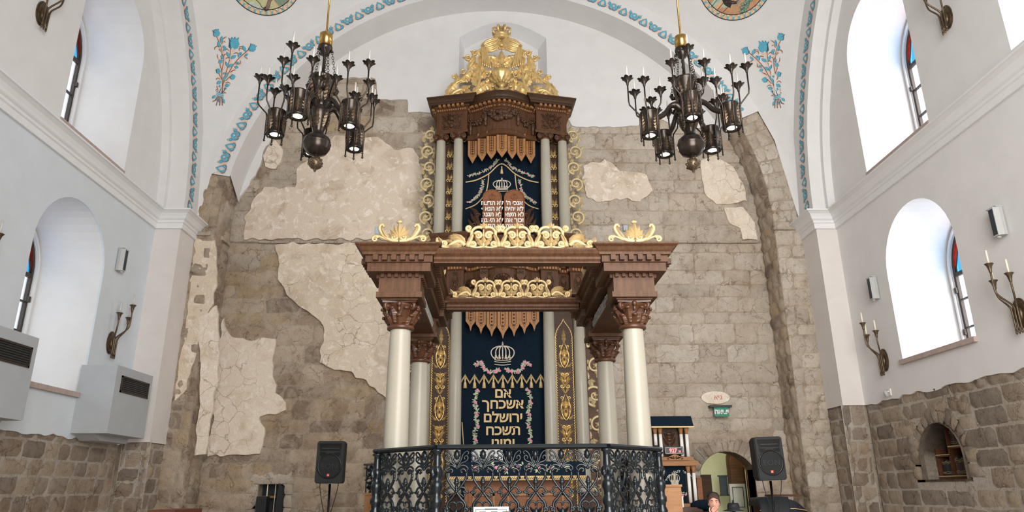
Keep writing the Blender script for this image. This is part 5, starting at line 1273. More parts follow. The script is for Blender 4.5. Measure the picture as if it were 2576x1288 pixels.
for sx in (-1, 1):                                       # side entablatures
    x = BX + sx * BS; b = MB(); ent_block(b, x, x, BYF + .5, BYB - .5); b.v = [(p[0], p[1], p[2]) for p in b.v]
    b2 = MB(); b2.box(x - .16, x + .16, BYF + .2, BYB - .2, 3.62, 3.79); b2.box(x - .26, x + .26, BYF + .3, BYB - .3, 3.79, 3.90); b2.box(x - .185, x + .185, BYF + .22, BYB - .22, 3.60, 3.63); b2.build('side_beam', 'wood', cano)
    b2 = MB(); q = [(x - .26, BYB - .3), (x - .26, BYF + .3)]; b2.sweep(q, CORN); b2.sweep([(x + .26, BYF + .3), (x + .26, BYB - .3)], CORN); b2.box(x - .27, x + .27, BYF + .3, BYB - .3, 4.05, 4.066); b2.build('side_cornice', 'wood', cano)
    b2 = MB(); b2.dentils([(x - .26, BYB - .3), (x - .26, BYF + .3)], .015, .07, 3.897, 3.95, .048, .089); b2.dentils([(x + .26, BYF + .3), (x + .26, BYB - .3)], .015, .07, 3.897, 3.95, .048, .089); b2.build('side_dentil_course', 'wood', cano)
    b2 = MB(); rnd = random.Random(3)                    # silvery carved foliage on the inner face
    for k in range(34):
        yy = lerp(BYF + .35, BYB - .35, k / 33); b2.M = Matrix.Translation((x - sx * .165, yy, 3.70)) @ Matrix.Rotation(sx * PI / -2, 4, 'Z')
        leaf(b2, (0, -.06), R(60 + (k % 2) * 60), .14, .025, rnd.uniform(-1, 1), 3, .02, .0, 7); b2.ball((0, -.012, .01), .014, 6)
    b2.M = None; b2.build('carved_foliage', 'grey_carving', cano)
# ---- gilded crests
def crest_unit(b, x0):
    M0 = b.M; b.M = M0 @ Matrix.Translation((x0, 0, 0))
    def half():
        vine(b, [(.155, .015), (.15, .05), (.13, .09), (.115, .13), (.118, .165), (.135, .185)], .026, .016, .01)   # side stem
        vine(b, spiral((.105, .045), .034, .008, -.6, -1.4, 16), .016, .009, .014); b.ball((.105, -.022, .045), .017, 8)
        vine(b, bez((.005, .02), (.05, .0), (.10, .0), (.14, .03), 8), .014, .016, .01)
        vine(b, spiral((.052, .135), .040, .008, .3, 1.45, 18), .017, .009, .014); b.ball((.052, -.024, .135), .019, 8)
        vine(b, bez((.012, .215), (.05, .235), (.115, .22), (.12, .15), 10), .018, .014, .012)
        vine(b, spiral((.145, .21), .03, .008, -PI * .6, 1.3, 14), .018, .009, .014); b.ball((.143, -.024, .213), .016, 8)
        leaf(b, (.15, .03), R(100), .15, .026, .5, 4, .025, .014, 9); leaf(b, (.02, .03), R(62), .12, .028, -.4, 3, .025, .014, 8); leaf(b, (.012, .06), R(25), .085, .02, .9, 3, .02, .014, 7)
        leaf(b, (.008, .215), R(55), .055, .018, .3, 0, .02, .014, 6)
    mirror(b, half)
    leaf(b, (0, .055), R(90), .075, .026, 0, 0, .025, .016, 7); leaf(b, (0, .21), R(90), .072, .022, 0, 0, .022, .016, 7); vine(b, [(0, .0), (0, .06), (0, .12), (0, .2)], .013, .008, .01)
    b.M = M0
def crest_end(b, x0, s_):
    M0 = b.M; b.M = M0 @ Matrix.Translation((x0, 0, 0)) @ Matrix.Scale(s_, 4, (1, 0, 0))
    vine(b, smooth_path([(0, .03), (.05, .075), (.11, .06), (.16, .02), (.20, .012)], 5), .024, .016, .01)
    for q in ((.0, .06, 60, .16, .03, -.9), (.02, .08, 20, .15, .034, -.3), (.05, .10, 40, .12, .03, -1.1), (.03, .03, 5, .17, .03, -.5), (.12, .07, 20, .09, .02, -.6)): leaf(b, (q[0], q[1]), R(q[2]), q[3], q[4], q[5], 4, .025, .014, 9)
    vine(b, spiral((.20, .048), .036, .008, -1.6, 1.4, 16), .017, .009, .014); leaf(b, (.22, .07), R(30), .07, .02, .9, 3, .02, .014, 7); b.ball((.2, -.022, .048), .016, 7); leaf(b, (.22, .05), R(-10), .06, .018, .9, 3, .02, .014, 7)
    b.M = M0
def long_crest(name, loc, k=1.0, rot=0):
    b = MB(); b.M = Matrix.Translation(loc) @ Matrix.Rotation(rot, 4, 'Z') @ Matrix.Scale(k, 4)
    for i in (-1, 0, 1): crest_unit(b, i * .335)
    crest_end(b, .52, 1); crest_end(b, -.52, -1)
    b.box(-.70, .70, .0, .012, .0, .012); return b.build(name, 'gold_pale', cano)
long_crest('gilded_crest', (BX, BYF - .335, 4.022)); long_crest('gilded_crest', (BX - .02, BYB - .335, 4.022), .97)
def corner_crest(loc, rot=0):
    b = MB(); b.M = Matrix.Translation(loc) @ Matrix.Rotation(rot, 4, 'Z')
    def half():
        for k in range(4): leaf(b, (.0, .05), R(88 - 24 * k), .165 - .018 * k, .026, .15, 0, .022, .014, 8)
        vine(b, spiral((.045, .055), .032, .007, PI, 1.3, 14), .014, .008, .016); b.ball((.045, -.022, .055), .014, 7)
        vine(b, smooth_path([(.005, .012), (.07, .02), (.13, .05), (.175, .10), (.195, .15), (.18, .185), (.155, .18)], 5), .022, .016, .01); leaf(b, (.10, .03), R(45), .17, .03, .7, 4, .025, .014, 9)
        vine(b, spiral((.235, .035), .033, .007, PI * .9, -1.4, 14), .016, .008, .012); vine(b, bez((.06, .012), (.13, .02), (.2, .09), (.255, .06), 8), .012, .014, .01); b.ball((.155, -.02, .168), .014, 7)
    mirror(b, half); leaf(b, (0, .045), R(90), .19, .028, 0, 0, .028, .018, 8); b.ball((0, -.02, .212), .022, 7, 0, 1.6, 1, .8); b.box(-.25, .25, 0, .012, 0, .012); return b.build('gilded_corner_crest', 'gold_pale', cano)
for sx in (-1, 1): corner_crest((BX + sx * BS, BYF - .38, 4.068))
for sx in (-1, 1):
    for k in range(2): corner_crest((BX + sx * (BS - .33), BYF + .20 + k * .55, 4.068), sx * -PI / 2)
for sx in (-1, 1): corner_crest((BX + sx * BS, BYB - .38, 4.068))

# ---- cast iron railing
rail = empty('bimah_railing', (BX, 6.32, PLT), 'black cast iron railing of scrolling lyre balusters around the reading platform', 'railing')
RZ = 2.125
def baluster():
    b = MB(); T = RZ - .035                              # local v measured down from T
    P = lambda x, y: (x / 1783.0, T - (y - 262) / 1783.0)
    def half():
        vine(b, [P(*p) for p in smooth_path([(0, 540), (60, 430), (95, 340), (150, 292), (178, 318), (160, 345)], 5)], .0085, .007)
        vine(b, [P(*p) for p in smooth_path([(10, 540), (70, 470), (125, 450), (168, 410), (150, 360), (112, 385), (125, 415)], 5)], .0095, .007)
        vine(b, [P(*p) for p in smooth_path([(0, 480), (40, 420), (30, 350), (45, 300)], 4)], .007, .005)
        vine(b, [P(*p) for p in smooth_path([(10, 545), (70, 505), (130, 510), (170, 550), (150, 585)], 5)], .010, .007)
        vine(b, [P(*p) for p in smooth_path([(85, 610), (60, 590), (75, 560), (115, 562), (145, 610), (140, 690), (95, 770), (40, 840), (5, 880), (-35, 930), (-75, 985), (-120, 1030), (-140, 1090), (-120, 1140)], 5)], .0105, .012)
        leaf(b, P(140, 640), R(-70), .05, .009, .5, 2, .008, .004, 6); leaf(b, P(95, 600), R(10), .045, .010, -1.2, 2, .01, .006, 6)
        vine(b, [P(*p) for p in smooth_path([(35, 850), (70, 820), (120, 830), (150, 880), (180, 890), (150, 905), (110, 890), (100, 870)], 5)], .010, .006)
        vine(b, [P(*p) for p in smooth_path([(40, 905), (85, 935), (110, 960), (130, 925), (105, 915)], 4)], .008, .006)
        vine(b, [P(*p) for p in smooth_path([(0, 1095), (-0, 1060), (40, 1030), (85, 1040), (110, 1085), (85, 1110)], 5)], .008, .007)
        vine(b, [P(*p) for p in smooth_path([(130, 1110), (175, 1140), (150, 1165), (120, 1150), (128, 1230), (110, 1300), (140, 1360), (128, 1450), (70, 1530), (10, 1620), (-50, 1720), (-110, 1800), (-120, 1880)], 5)], .011, .012)
        vine(b, spiral(P(165, 1130), .018, .005, 0, 1.2, 10), .008, .005); vine(b, spiral(P(110, 1700), .035, .006, 2, 1.3, 14), .009, .006); leaf(b, P(20, 1180), R(35), .06, .015, .6, 3, .012, .004, 7)
        vine(b, [P(*p) for p in smooth_path([(0, 1290), (60, 1270), (125, 1320)], 4)], .009, .008)
    mirror(b, half)
    for x, y, r in ((0, 545, .016), (0, 880, .016), (0, 1060, .010), (0, 1630, .016)): q = P(x, y); b.ball((q[0], -.002, q[1]), r, 8)
    for y0 in (660, 1110):                               # pineapple finials in their cups
        zt = P(0, y0)[1]; b.lathe([(0, 0), (.012, -.012), (.019, -.035), (.020, -.045), (.028, -.05), (.020, -.062), (.013, -.075), (.013, -.10), (.018, -.105), (.010, -.125)], 10, (0, 0, zt))
    b.lathe([(.008, 0), (.022, -.02), (.03, -.045), (.018, -.07), (.0, -.085)], 8, (0, 0, P(0, 275)[1]))
    z0 = P(0, 1880)[1]; return b
proto = None
def place_bal(x, y, rot, k):
    global proto
    if proto is None:
        o = baluster().build('baluster', 'iron', None, noorigin=True); proto = o
    else: o = proto.copy(); COL.objects.link(o)
    o.parent = rail; o.location = (x - BX, y - 6.32, -PLT); o.rotation_euler = (0, 0, rot); o.scale = (k, 1, 1); return o
def post(x, y):
    b = MB(); b.lathe([(.055, PLT), (.055, PLT + .06), (.03, PLT + .08), (.045, 1.3), (.05, 1.36), (.036, 1.4), (.05, 1.44), (.036, 1.5), (.042, 1.53), (.054, 1.56), (.036, 1.60), (.04, 1.63), (.05, 1.645), (.05, 1.68), (.036, 1.70), (.036, 1.74), (.048, 1.77), (.05, 1.80), (.045, 1.82), (.033, 1.83), (.035, 1.86), (.046, 1.90), (.046, 1.935), (.033, 1.945), (.034, 1.96), (.030, 2.03), (.032, 2.06), (.046, 2.07), (.046, 2.085), (.03, 2.09)], 14, (x, y, 0))
    for k in range(8): b.M = Matrix.Translation((x, y, 0)) @ Matrix.Rotation(k * PI / 4, 4, 'Z'); leaf(b, (0, 1.865), R(90), .075, .014, 0, 2, .012, .042, 6)
    b.M = None; b.build('railing_post', 'iron', rail)
RP = [(-1.32, 9.0), (-1.32, 6.93), (-.715, 6.32), (.735, 6.32), (1.32, 6.93), (1.32, 9.0)]; RPW = [(x + BX, y) for x, y in RP]
for q in RPW: post(*q)
for (xa, ya), (xb, yb), n in ((RPW[2], RPW[3], 6), (RPW[1], RPW[2], 3), (RPW[3], RPW[4], 3), (RPW[0], RPW[1], 8), (RPW[4], RPW[5], 8)):
    d = Vector((xb - xa, yb - ya)); L = d.length; u = d / L; m = .055 if n == 6 else .045; sp_ = (L - 2 * m) / n
    for k in range(n): c = Vector((xa, ya)) + u * (m + sp_ * (k + .5)); place_bal(c.x, c.y, math.atan2(u.y, u.x), sp_ / .222)
for a, c in zip(RPW[:-1], RPW[1:]):
    b = MB(); b.sweep([a, c], [(-.045, 2.095), (-.02, 2.085), (.02, 2.085), (.045, 2.095), (.05, 2.11), (.042, 2.125), (-.042, 2.125), (-.05, 2.11)]); b.prism([(0, 0), (.001, 0), (.001, .001)], 2.1, 2.101, 'z') if False else None
    vs = b.v; b.f.append([7, 0, 8, 15]); b.m.append(0); b.s.append(False); b.build('handrail', 'iron', rail)
    b = MB(); b.sweep([a, c], [(-.02, PLT + .02), (.02, PLT + .02), (.02, PLT + .06), (-.02, PLT + .06)]); b.build('bottom_rail', 'iron', rail)

# ---- reading table on the platform, under its embroidered cloth
tab = empty('reading_table', (BX, 7.55, PLT), 'brown panelled wooden reading table on the platform behind the iron railing', 'table')
b = MB(); b.box(BX - .52, BX + .52, 7.3, 7.95, PLT, 1.90); b.build('body', 'panelwood', tab)
for k in range(3):
    xa = BX - .50 + k * .335; b = MB(); b.box(xa + .02, xa + .315, 7.285, 7.3, PLT + .05, 1.78); d = b.build('door', 'panelwood', tab)
    b = MB(); 
    for e in ((xa + .06, xa + .275, 1.70, 1.72), (xa + .06, xa + .275, PLT + .1, PLT + .12), (xa + .06, xa + .08, PLT + .1, 1.72), (xa + .255, xa + .275, PLT + .1, 1.72)): b.box(e[0], e[1], 7.27, 7.286, e[2], e[3])
    b.build('door_moulding', 'oak', d)
b = MB(); b.box(BX - .62, BX + .62, 7.22, 8.0, 1.90, 1.93); b.build('table_top', 'panelwood', tab)
b = MB(); n = 40; vs = []; fs = []
for j in range(2):
    for i in range(n + 1): x = lerp(BX - .66, BX + .66, i / n); vs.append((x, 7.205 + .006 * math.sin(i * 1.3), 2.015 - j * .165 + .0 * x))
for i in range(n): fs.append((i, i + 1, i + n + 2, i + n + 1))
b.add(vs, fs, 0, True); b.box(BX - .66, BX + .66, 7.21, 8.02, 1.995, 2.015); b.box(BX - .66, BX - .655, 7.21, 8.0, 1.85, 2.0); b.box(BX + .655, BX + .66, 7.21, 8.0, 1.85, 2.0); b.box(BX - .6, BX + .6, 7.24, 8.0, 1.93, 2.0)
cloth = b.build('tablecloth', 'navy'); tag(cloth, 'navy velvet tablecloth with pink roses and gold rope fringe on the reading table', 'tablecloth')
b = MB(); 
for i in range(66): x = lerp(BX - .66, BX + .66, i / 65); b.tube([(x - .01, 7.198, 1.85), (x + .012, 7.198, 1.872)], .007, 5)
b.tube([(BX - .66, 7.2, 1.876), (BX + .66, 7.2, 1.876)], .006, 5); b.tube([(BX - .66, 7.2, 1.846), (BX + .66, 7.2, 1.846)], .006, 5); b.build('rope_fringe', 'thread', cloth)
b = MB(); b2 = MB(); rnd = random.Random(12)
for k in range(9):
    x = BX - .42 + k * .105; z = 1.965 + .02 * math.sin(k * 1.7)
    rose(b, x, z, .016, 7.195); leaves(b2, [(x + rnd.uniform(-.03, .03), z - .01), (x + .05, z)], 7.197, .035, rnd)
b.build('embroidered_roses', 'pink', cloth); b2.build('embroidered_leaves', 'green_thread', cloth)
b = MB(); q0 = onY(1176, 1105, 7.4); q1 = onY(1240, 1112, 7.4)
for s_ in (-1, 1):
    vs = []; fs = []
    for i in range(9):
        t = i / 8
        for yy in (0, 1): vs.append((lerp(.0, .155, t) * s_, yy * .24, .035 * math.sin(PI * min(1, t * 1.15)) * (1 if s_ > 0 else .8) + yy * .105))
    for i in range(8): fs.append((i * 2, i * 2 + 2, i * 2 + 3, i * 2 + 1))
    b.M = Matrix.Translation((BX - .30, 7.3, 2.035)); b.add(vs, fs, 0, True); b.add([(v[0], v[1], v[2] - .02) for v in vs], fs, 0, True)
bk = b.build('open_book', 'paper'); tag(bk, 'open white-paged book lying on the navy cloth behind the iron handrail', 'book')
b = MB(); b.box(BX - .46, BX - .14, 7.31, 7.53, 2.016, 2.03); b.build('book_cover', 'darkpanel', bk)
# paper schedule in front of the railing at the bottom of the view
b = MB(); p0 = onY(1191, 1275, 5.9); p1 = onY(1280, 1276, 5.9); b.box(p0.x, p1.x, 5.9, 5.905, 1.32, p0.z); nb = b.build('notice_sheet', 'paper'); tag(nb, 'white printed sheet standing upright in front of the railing, cut off below', 'notice')
b = MB(); xx = [lerp(p0.x, p1.x, t) for t in (.06, .94)]; zz = p0.z - .02
b.box(xx[0], xx[1], 5.898, 5.9, zz - .003, zz); b.box(xx[0], xx[0] + .003, 5.898, 5.9, 1.35, zz); b.box(xx[1] - .003, xx[1], 5.898, 5.9, 1.35, zz); b.box(lerp(xx[0], xx[1], .3), lerp(xx[0], xx[1], .7), 5.898, 5.9, zz - .0, zz + .006)
for k in range(3): b.box(xx[0] + .03 + .09 * k, xx[0] + .08 + .09 * k, 5.898, 5.9, zz - .022, zz - .016)
b.build('printed_lines', 'slat', nb)
b = MB(); b.box(p0.x - .02, p1.x + .02, 5.86, 6.05, 0, 1.318); sb_ = b.build('lectern', 'panelwood'); tag(sb_, 'brown lectern under the white printed sheet, mostly below the edge of the view', 'lectern')
# pale wooden partitions and the little far railing on either side of the platform
for nm, (px0, px1, pyt, Y, lb_) in {'a': (917, 958, 1243, 7.9, 'pale wooden side panel left of the iron railing'), 'b': (1664, 1713, 1222, 7.8, 'pale wooden side panel right of the iron railing, before the small ark')}.items():
    a = onY(px0, pyt, Y); c = onY(px1, pyt, Y); b = MB(); b.box(a.x, c.x, Y, Y + .6, 0, a.z); o = b.build('side_panel_bench', 'oak'); tag(o, lb_, 'bench')
    b = MB(); b.box(a.x - .01, c.x + .01, Y - .012, Y + .62, a.z - .012, a.z + .012); b.build('top_edge', 'oak', o)
a = onY(922, 1167, 9.2); c = onY(957, 1167, 9.2)
st = empty('stair_railing', (a.x + .1, 9.2, 0), 'short black iron stair railing left of the main railing', 'railing')
b = MB(); b.box(a.x - .03, c.x + .1, 9.17, 9.23, a.z - .02, a.z); b.build('handrail', 'iron', st)
b = MB(); b.M = Matrix.Translation((a.x + .09, 9.2, 0)); rinceau(b, .085, 1.15, a.z - .03, 6, .07, 1, .013, .035)
b.box(-.09, -.075, -.008, .008, .9, a.z - .02); b.box(.075, .09, -.008, .008, .9, a.z - .02); b.build('cast_panel', 'iron', st)
b = MB(); b.lathe([(.05, 0), (.05, 1.1), (.035, 1.15), (.045, 1.4), (.035, 1.6), (.045, 1.9), (.035, a.z - .02)], 12, (c.x + .12, 9.2, 0)); b.build('railing_post', 'iron', st)
# ================================================================== CHANDELIERS
def flower_cup(b, c, r=.05, h=.10):
    n = 25; prof = [(.010, -h * 1.0), (.016, -h * .9), (.020, -h * .6), (.034, -h * .3), (.052, -h * .05), (.074, .014)]
    vs = []; fs = []
    for i, (q, z) in enumerate(prof):
        t = i / (len(prof) - 1)
        for k in range(n - 1):
            a = 2 * PI * k / (n - 1); pet = abs(math.cos(a * 3)); w = 1 + (.34 * pet - .12) * t ** 3; vs.append((c[0] + q * w * math.cos(a), c[1] + q * w * math.sin(a), c[2] + z + (.016 * (pet - .5) * t ** 4)))
    m = n - 1
    for i in range(len(prof) - 1):
        for k in range(m): fs.append((i * m + k, i * m + (k + 1) % m, (i + 1) * m + (k + 1) % m, (i + 1) * m + k))
    k0 = len(vs); vs += [(c[0] + (v[0] - c[0]) * .86, c[1] + (v[1] - c[1]) * .86, v[2] + .004) for v in vs[-m:]]
    last = (len(prof) - 1) * m
    for k in range(m): fs.append((last + k, last + (k + 1) % m, k0 + (k + 1) % m, k0 + k))
    fs.append(tuple(k0 + k for k in range(m))); b.add(vs, fs, 0, False)
    for k in range(6): a = k * PI / 3; b.tube([(c[0] + .018 * math.cos(a), c[1] + .018 * math.sin(a), c[2] - h * .55), (c[0] + .06 * math.cos(a), c[1] + .06 * math.sin(a), c[2] + .005)], .003, 4)
def link(b, p, d, r, up):
    z = Vector(d); x = Vector(up); pts = [Vector(p) + z * (r * 1.5 * math.cos(t)) + x * (r * math.sin(t)) for t in [2 * PI * i / 10 for i in range(11)]]
    b.tube(pts, r * .22, 5, ref=z.cross(x))
M['bronze_light'] = plain('worn_bronze_relief', srgb(96, 80, 62), .36, .6, .3, 14)
M['lampglow'] = emit('lamp_glow', (1, .97, .9, 1), 6)
def chandelier(x, y, rot, lab):
    c = empty('chandelier', (x, y, 5.70), lab, 'chandelier', 'chandeliers on either side of the canopy'); O = lambda z: z
    def L(b, nm, mt, par=None): return b.build(nm, mt, par or c)
    T = Matrix.Translation((x, y, 0))
    b = MB(); b.M = T; b.tube([(0, 0, 7.8), (0, 0, 13.6)], .014, 8); L(b, 'hanging_rod', 'brass')
    b = MB(); b.M = T; b.lathe([(.02, 7.83), (.085, 7.80), (.088, 7.79), (.088, 7.60), (.0, 7.60)], 24); L(b, 'brass_cylinder', 'brass')
    b = MB(); b.M = T; b.lathe([(.096, 7.605), (.10, 7.59), (.095, 7.56), (.07, 7.52), (.055, 7.47), (.02, 7.45), (.02, 7.10), (.0, 7.1)], 20); L(b, 'cap', 'bronze')
    b = MB(); b.M = T                                   # upper vase with acanthus ribs
    b.lathe([(.15, 7.08), (.172, 7.10), (.178, 7.09), (.17, 7.07), (.158, 7.03), (.135, 6.90), (.112, 6.78), (.105, 6.70), (.11, 6.66), (.10, 6.64)], 24)
    for k in range(8):
        b.M = T @ Matrix.Rotation(k * PI / 4, 4, 'Z'); b.M = b.M @ Matrix.Translation((0, -.118, 6.72)) @ Matrix.Rotation(R(9), 4, 'X'); leaf(b, (0, 0), PI / 2, .33, .045, 0, 6, .022, 0, 12, 1)
    L(b, 'vase', ['bronze', 'bronze_light'])
    b = MB(); b.M = T; b.lathe([(.10, 6.66), (.125, 6.62), (.13, 6.56), (.118, 6.50), (.10, 6.40), (.075, 6.30), (.07, 6.26), (.09, 6.23), (.0, 6.23)], 24)
    for k in range(6): b.M = T @ Matrix.Rotation(k * PI / 3, 4, 'Z') @ Matrix.Translation((0, -.085, 6.34)) @ Matrix.Rotation(R(14), 4, 'X'); leaf(b, (0, 0), PI / 2, .24, .04, 0, 5, .02, 0, 10, 1)
    L(b, 'stem', ['bronze', 'bronze_light'])
    b = MB(); b.M = T; b.lathe([(.06, 6.25), (.11, 6.235), (.165, 6.18), (.182, 6.12), (.183, 6.105), (.178, 6.10), (.172, 6.05), (.13, 5.98), (.06, 5.945), (.035, 5.94), (.03, 5.90)], 28); L(b, 'bulb', 'bronze')
    b = MB(); b.M = T; b.lathe([(.03, 5.92), (.05, 5.905), (.08, 5.87), (.088, 5.83), (.075, 5.78), (.045, 5.755), (.02, 5.74), (.015, 5.715), (.0, 5.70)], 18, wob=lambda a, z: 1 + .06 * math.cos(a * 7 + z * 60))
    for k in range(16): a = k * 2.4; zz = 5.79 + .006 * k; b.ball((.084 * math.cos(a), .084 * math.sin(a), zz), .016, 6)
    L(b, 'pomegranate_finial', 'bronze_light')
    for k in range(5):                                   # chains
        a = rot + 2 * PI * (k + .5) / 5 - PI / 2; b = MB(); b.M = T; p0 = Vector((.095 * math.cos(a), .095 * math.sin(a), 7.53)); p1 = Vector((.20 * math.cos(a), .20 * math.sin(a), 6.93)); d = (p1 - p0); n = 15; dd = d.normalized()
        for i in range(n): link(b, p0 + d * ((i + .5) / n), dd, .0165, (-math.sin(a), math.cos(a), 0) if i % 2 else tuple(Vector((-math.sin(a), math.cos(a), 0)).cross(dd)))
        b.ball(p0, .02, 7); b.tube([(.14 * math.cos(a), .14 * math.sin(a), 6.86), (.19 * math.cos(a), .19 * math.sin(a), 6.87), (.205 * math.cos(a), .205 * math.sin(a), 6.91), (.19 * math.cos(a), .19 * math.sin(a), 6.94)], [.02, .03, .03, .018], 7); L(b, 'chain', 'bronze')
    RL = .55
    for k in range(5):
        a = rot + 2 * PI * k / 5 - PI / 2; A = T @ Matrix.Rotation(a, 4, 'Z')          # local +x points outwards
        b = MB(); b.M = A; b.tube(smooth_path([(.08, 0, 6.62), (.16, 0, 6.70), (.24, 0, 6.68), (.33, 0, 6.56), (.42, 0, 6.50), (.46, 0, 6.50)], 4), [.046, .05, .054, .056, .054, .05, .044, .038, .036, .034, .034, .034, .035, .036, .036, .036, .036, .036, .036, .036, .036][:21], 10, ref=(0, 1, 0)); L(b, 'arm', 'bronze')
        b = MB(); b.M = A; ring = [(.10, 6.205), (.118, 6.205), (.122, 6.215), (.122, 6.235), (.114, 6.24), (.113, 6.53), (.122, 6.54), (.122, 6.56), (.10, 6.565), (.08, 6.56), (.08, 6.45)]
        b.lathe(ring, 24, (RL, 0, 0), caps=False)
        for j in range(8):
            b.M = A @ Matrix.Translation((RL, 0, 6.25)) @ Matrix.Rotation(j * PI / 4 + .39, 4, 'Z') @ Matrix.Translation((0, -.112, 0)); leaf(b, (0, 0), PI / 2, .27, .032, 0, 6, .016, 0, 12, 1)
        b.M = A; b.lathe([(.118, 6.206), (.068, 6.212), (.066, 6.23), (.0, 6.23)], 20, (RL, 0, 0), caps=False); lan = L(b, 'lantern', ['bronze', 'bronze_light'])
        b = MB(); b.M = A; b.lathe([(.064, 6.222), (.0, 6.222)], 18, (RL, 0, 0)); L(b, 'lamp', 'lampglow', lan)
        for j, (fa, outw, zt) in enumerate(((0, .14, 7.06), (62, .10, 6.93), (-62, .10, 6.98), (122, .09, 6.80), (-122, .08, 6.86))):
            f = R(fa); px, py = RL + .13 * math.cos(f), .13 * math.sin(f); qx, qy = px + outw * math.cos(f), py + outw * math.sin(f)
            b = MB(); b.M = A
            b.tube([(px, py, 6.15), (px, py, 6.48), (px + .01 * math.cos(f), py + .01 * math.sin(f), 6.53), (qx - .01 * math.cos(f), qy - .01 * math.sin(f), 6.66 if j == 0 else 6.62), (qx, qy, 6.72 if j == 0 else 6.68), (qx, qy, zt - .07)], .0105, 7); b.ball((px, py, 6.135), .017, 7); b.lathe([(.0, 6.105), (.008, 6.12)], 6, (px, py, 0))
            flower_cup(b, (qx, qy, zt)); br_ = L(b, 'candle_branch', 'bronze')
            b = MB(); b.M = A; b.tube([(qx, qy, zt - .01), (qx, qy, zt + .20)], .0115, 8); L(b, 'candle', 'candle', br_)
    return c
chandelier(-2.345, 8.5, R(-13), 'dark bronze chandelier hanging left of the gilded ark crest')
chandelier(2.62, 8.5, R(-12), 'dark bronze chandelier hanging right of the gilded ark crest')

# ================================================================== THINGS ON THE SIDE WALLS
def wallframe(X, sg, y, z):
    """local x along the wall (away from the viewer), -y out of the wall into the hall, z up"""
    return Matrix(((0, -sg, 0, X), (1, 0, 0, y), (0, 0, 1, z), (0, 0, 0, 1)))
def sconce(X, sg, y, z, lab, wax):
    s = empty('wall_sconce', (X, y, z), lab, 'wall lamp', 'three-armed wall sconces'); F = wallframe(X, sg, y, z)
    b = MB(); b.M = F; n = 28; ov = [(.135 * math.cos(2 * PI * i / n), .21 * math.sin(2 * PI * i / n)) for i in range(n)]
    b.prism(ov, -.018, 0, 'y'); b.prism([(u * .86, v * .9) for u, v in ov], -.035, -.018, 'y'); b.ball((0, -.035, -.02), .07, 10, 0, 1, .6, 1.5); b.build('wall_plate', 'bronze_light', s)
    for k, (a0, a1, n1, zt) in enumerate(((-.055, -.15, .16, .52), (0, -.0, .30, .70), (.055, .15, .18, .50))):
        b = MB(); b.M = F; b.tube(smooth_path([(a0, -.085, -.24), (a0, -.085, -.02), (lerp(a0, a1, .15), -.095, .10), (lerp(a0, a1, .85), -lerp(.09, n1, .8), .24), (a1, -n1, .34), (a1, -n1, zt - .11)], 4), .0135, 8)
        b.lathe([(.0, -.30), (.014, -.275), (.0165, -.26), (.012, -.24)], 8, (a0, -.085, 0)); b.lathe([(.014, zt - .13), (.018, zt - .12), (.022, zt - .08), (.034, zt - .03), (.056, zt), (.058, zt + .004), (.03, zt - .005), (.0, zt - .01)], 12, (a1, -n1, 0), wob=lambda q, zz: 1 + .05 * math.cos(q * 6))
        br_ = b.build('candle_branch', 'bronze_light', s)
        b = MB(); b.M = F; b.tube([(a1, -n1, zt - .01), (a1, -n1, zt + .20)], .014, 8); b.build('candle', wax, br_)
    return s
sconce(XL, 1, 12.95, 4.36, 'bronze three-armed wall sconce between the left lower window and the stone pier', 'candle')
sconce(XL, 1, 9.42, 8.80, 'bronze three-armed wall sconce high on the left wall before the upper window', 'candle')
sconce(XL, 1, 9.2, 4.40, 'bronze three-armed wall sconce at the left edge, only its cups in view', 'candle')
sconce(XR, -1, 12.92, 3.98, 'bronze three-armed wall sconce between the right stone pier and the right lower window', 'candle_wax')
sconce(XR, -1, 9.40, 8.84, 'bronze three-armed wall sconce high on the right wall between two upper windows', 'candle')
sconce(XR, -1, 9.32, 4.0, 'bronze three-armed wall sconce at the right edge, nearer than the right lower window', 'candle_wax')
def wall_speaker(X, sg, y, z, lab, h=.42):
    s = empty('wall_speaker', (X, y, z), lab, 'speaker', 'slim grey wall speakers'); F = wallframe(X, sg, y, z)
    b = MB(); b.M = F; b.prism([(-.09, -.02), (.09, -.02), (.09, -.07), (.05, -.13), (-.05, -.13), (-.09, -.07)], 0, h, 'z'); b.box(-.04, .04, -.03, 0, h * .3, h * .7); b.build('speaker_body', 'grey', s)
    b = MB(); b.M = F; b.prism([(-.042, -.125), (.042, -.125), (.042, -.135), (-.042, -.135)], .02, h - .02, 'z'); b.build('speaker_grille', 'darkpanel', s)
    b = MB(); b.M = F; b.lathe([(.02, -.03), (.03, -.02), (.03, 0)], 10, (0, -.09, 0)); b.box(-.1, .1, -.12, -.02, h, h + .012); b.build('bracket', 'grey', s)
wall_speaker(XL, 1, 12.75, 5.66, 'slim grey wall speaker beside the left lower window above the sconce')
wall_speaker(XL, 1, 9.0, 5.70, 'slim grey wall speaker at the left edge of the view below the cornice')
wall_speaker(XR, -1, 12.78, 5.10, 'slim grey wall speaker left of the right lower window above the sconce')
wall_speaker(XR, -1, 9.28, 5.10, 'slim grey wall speaker to the right of the right lower window')
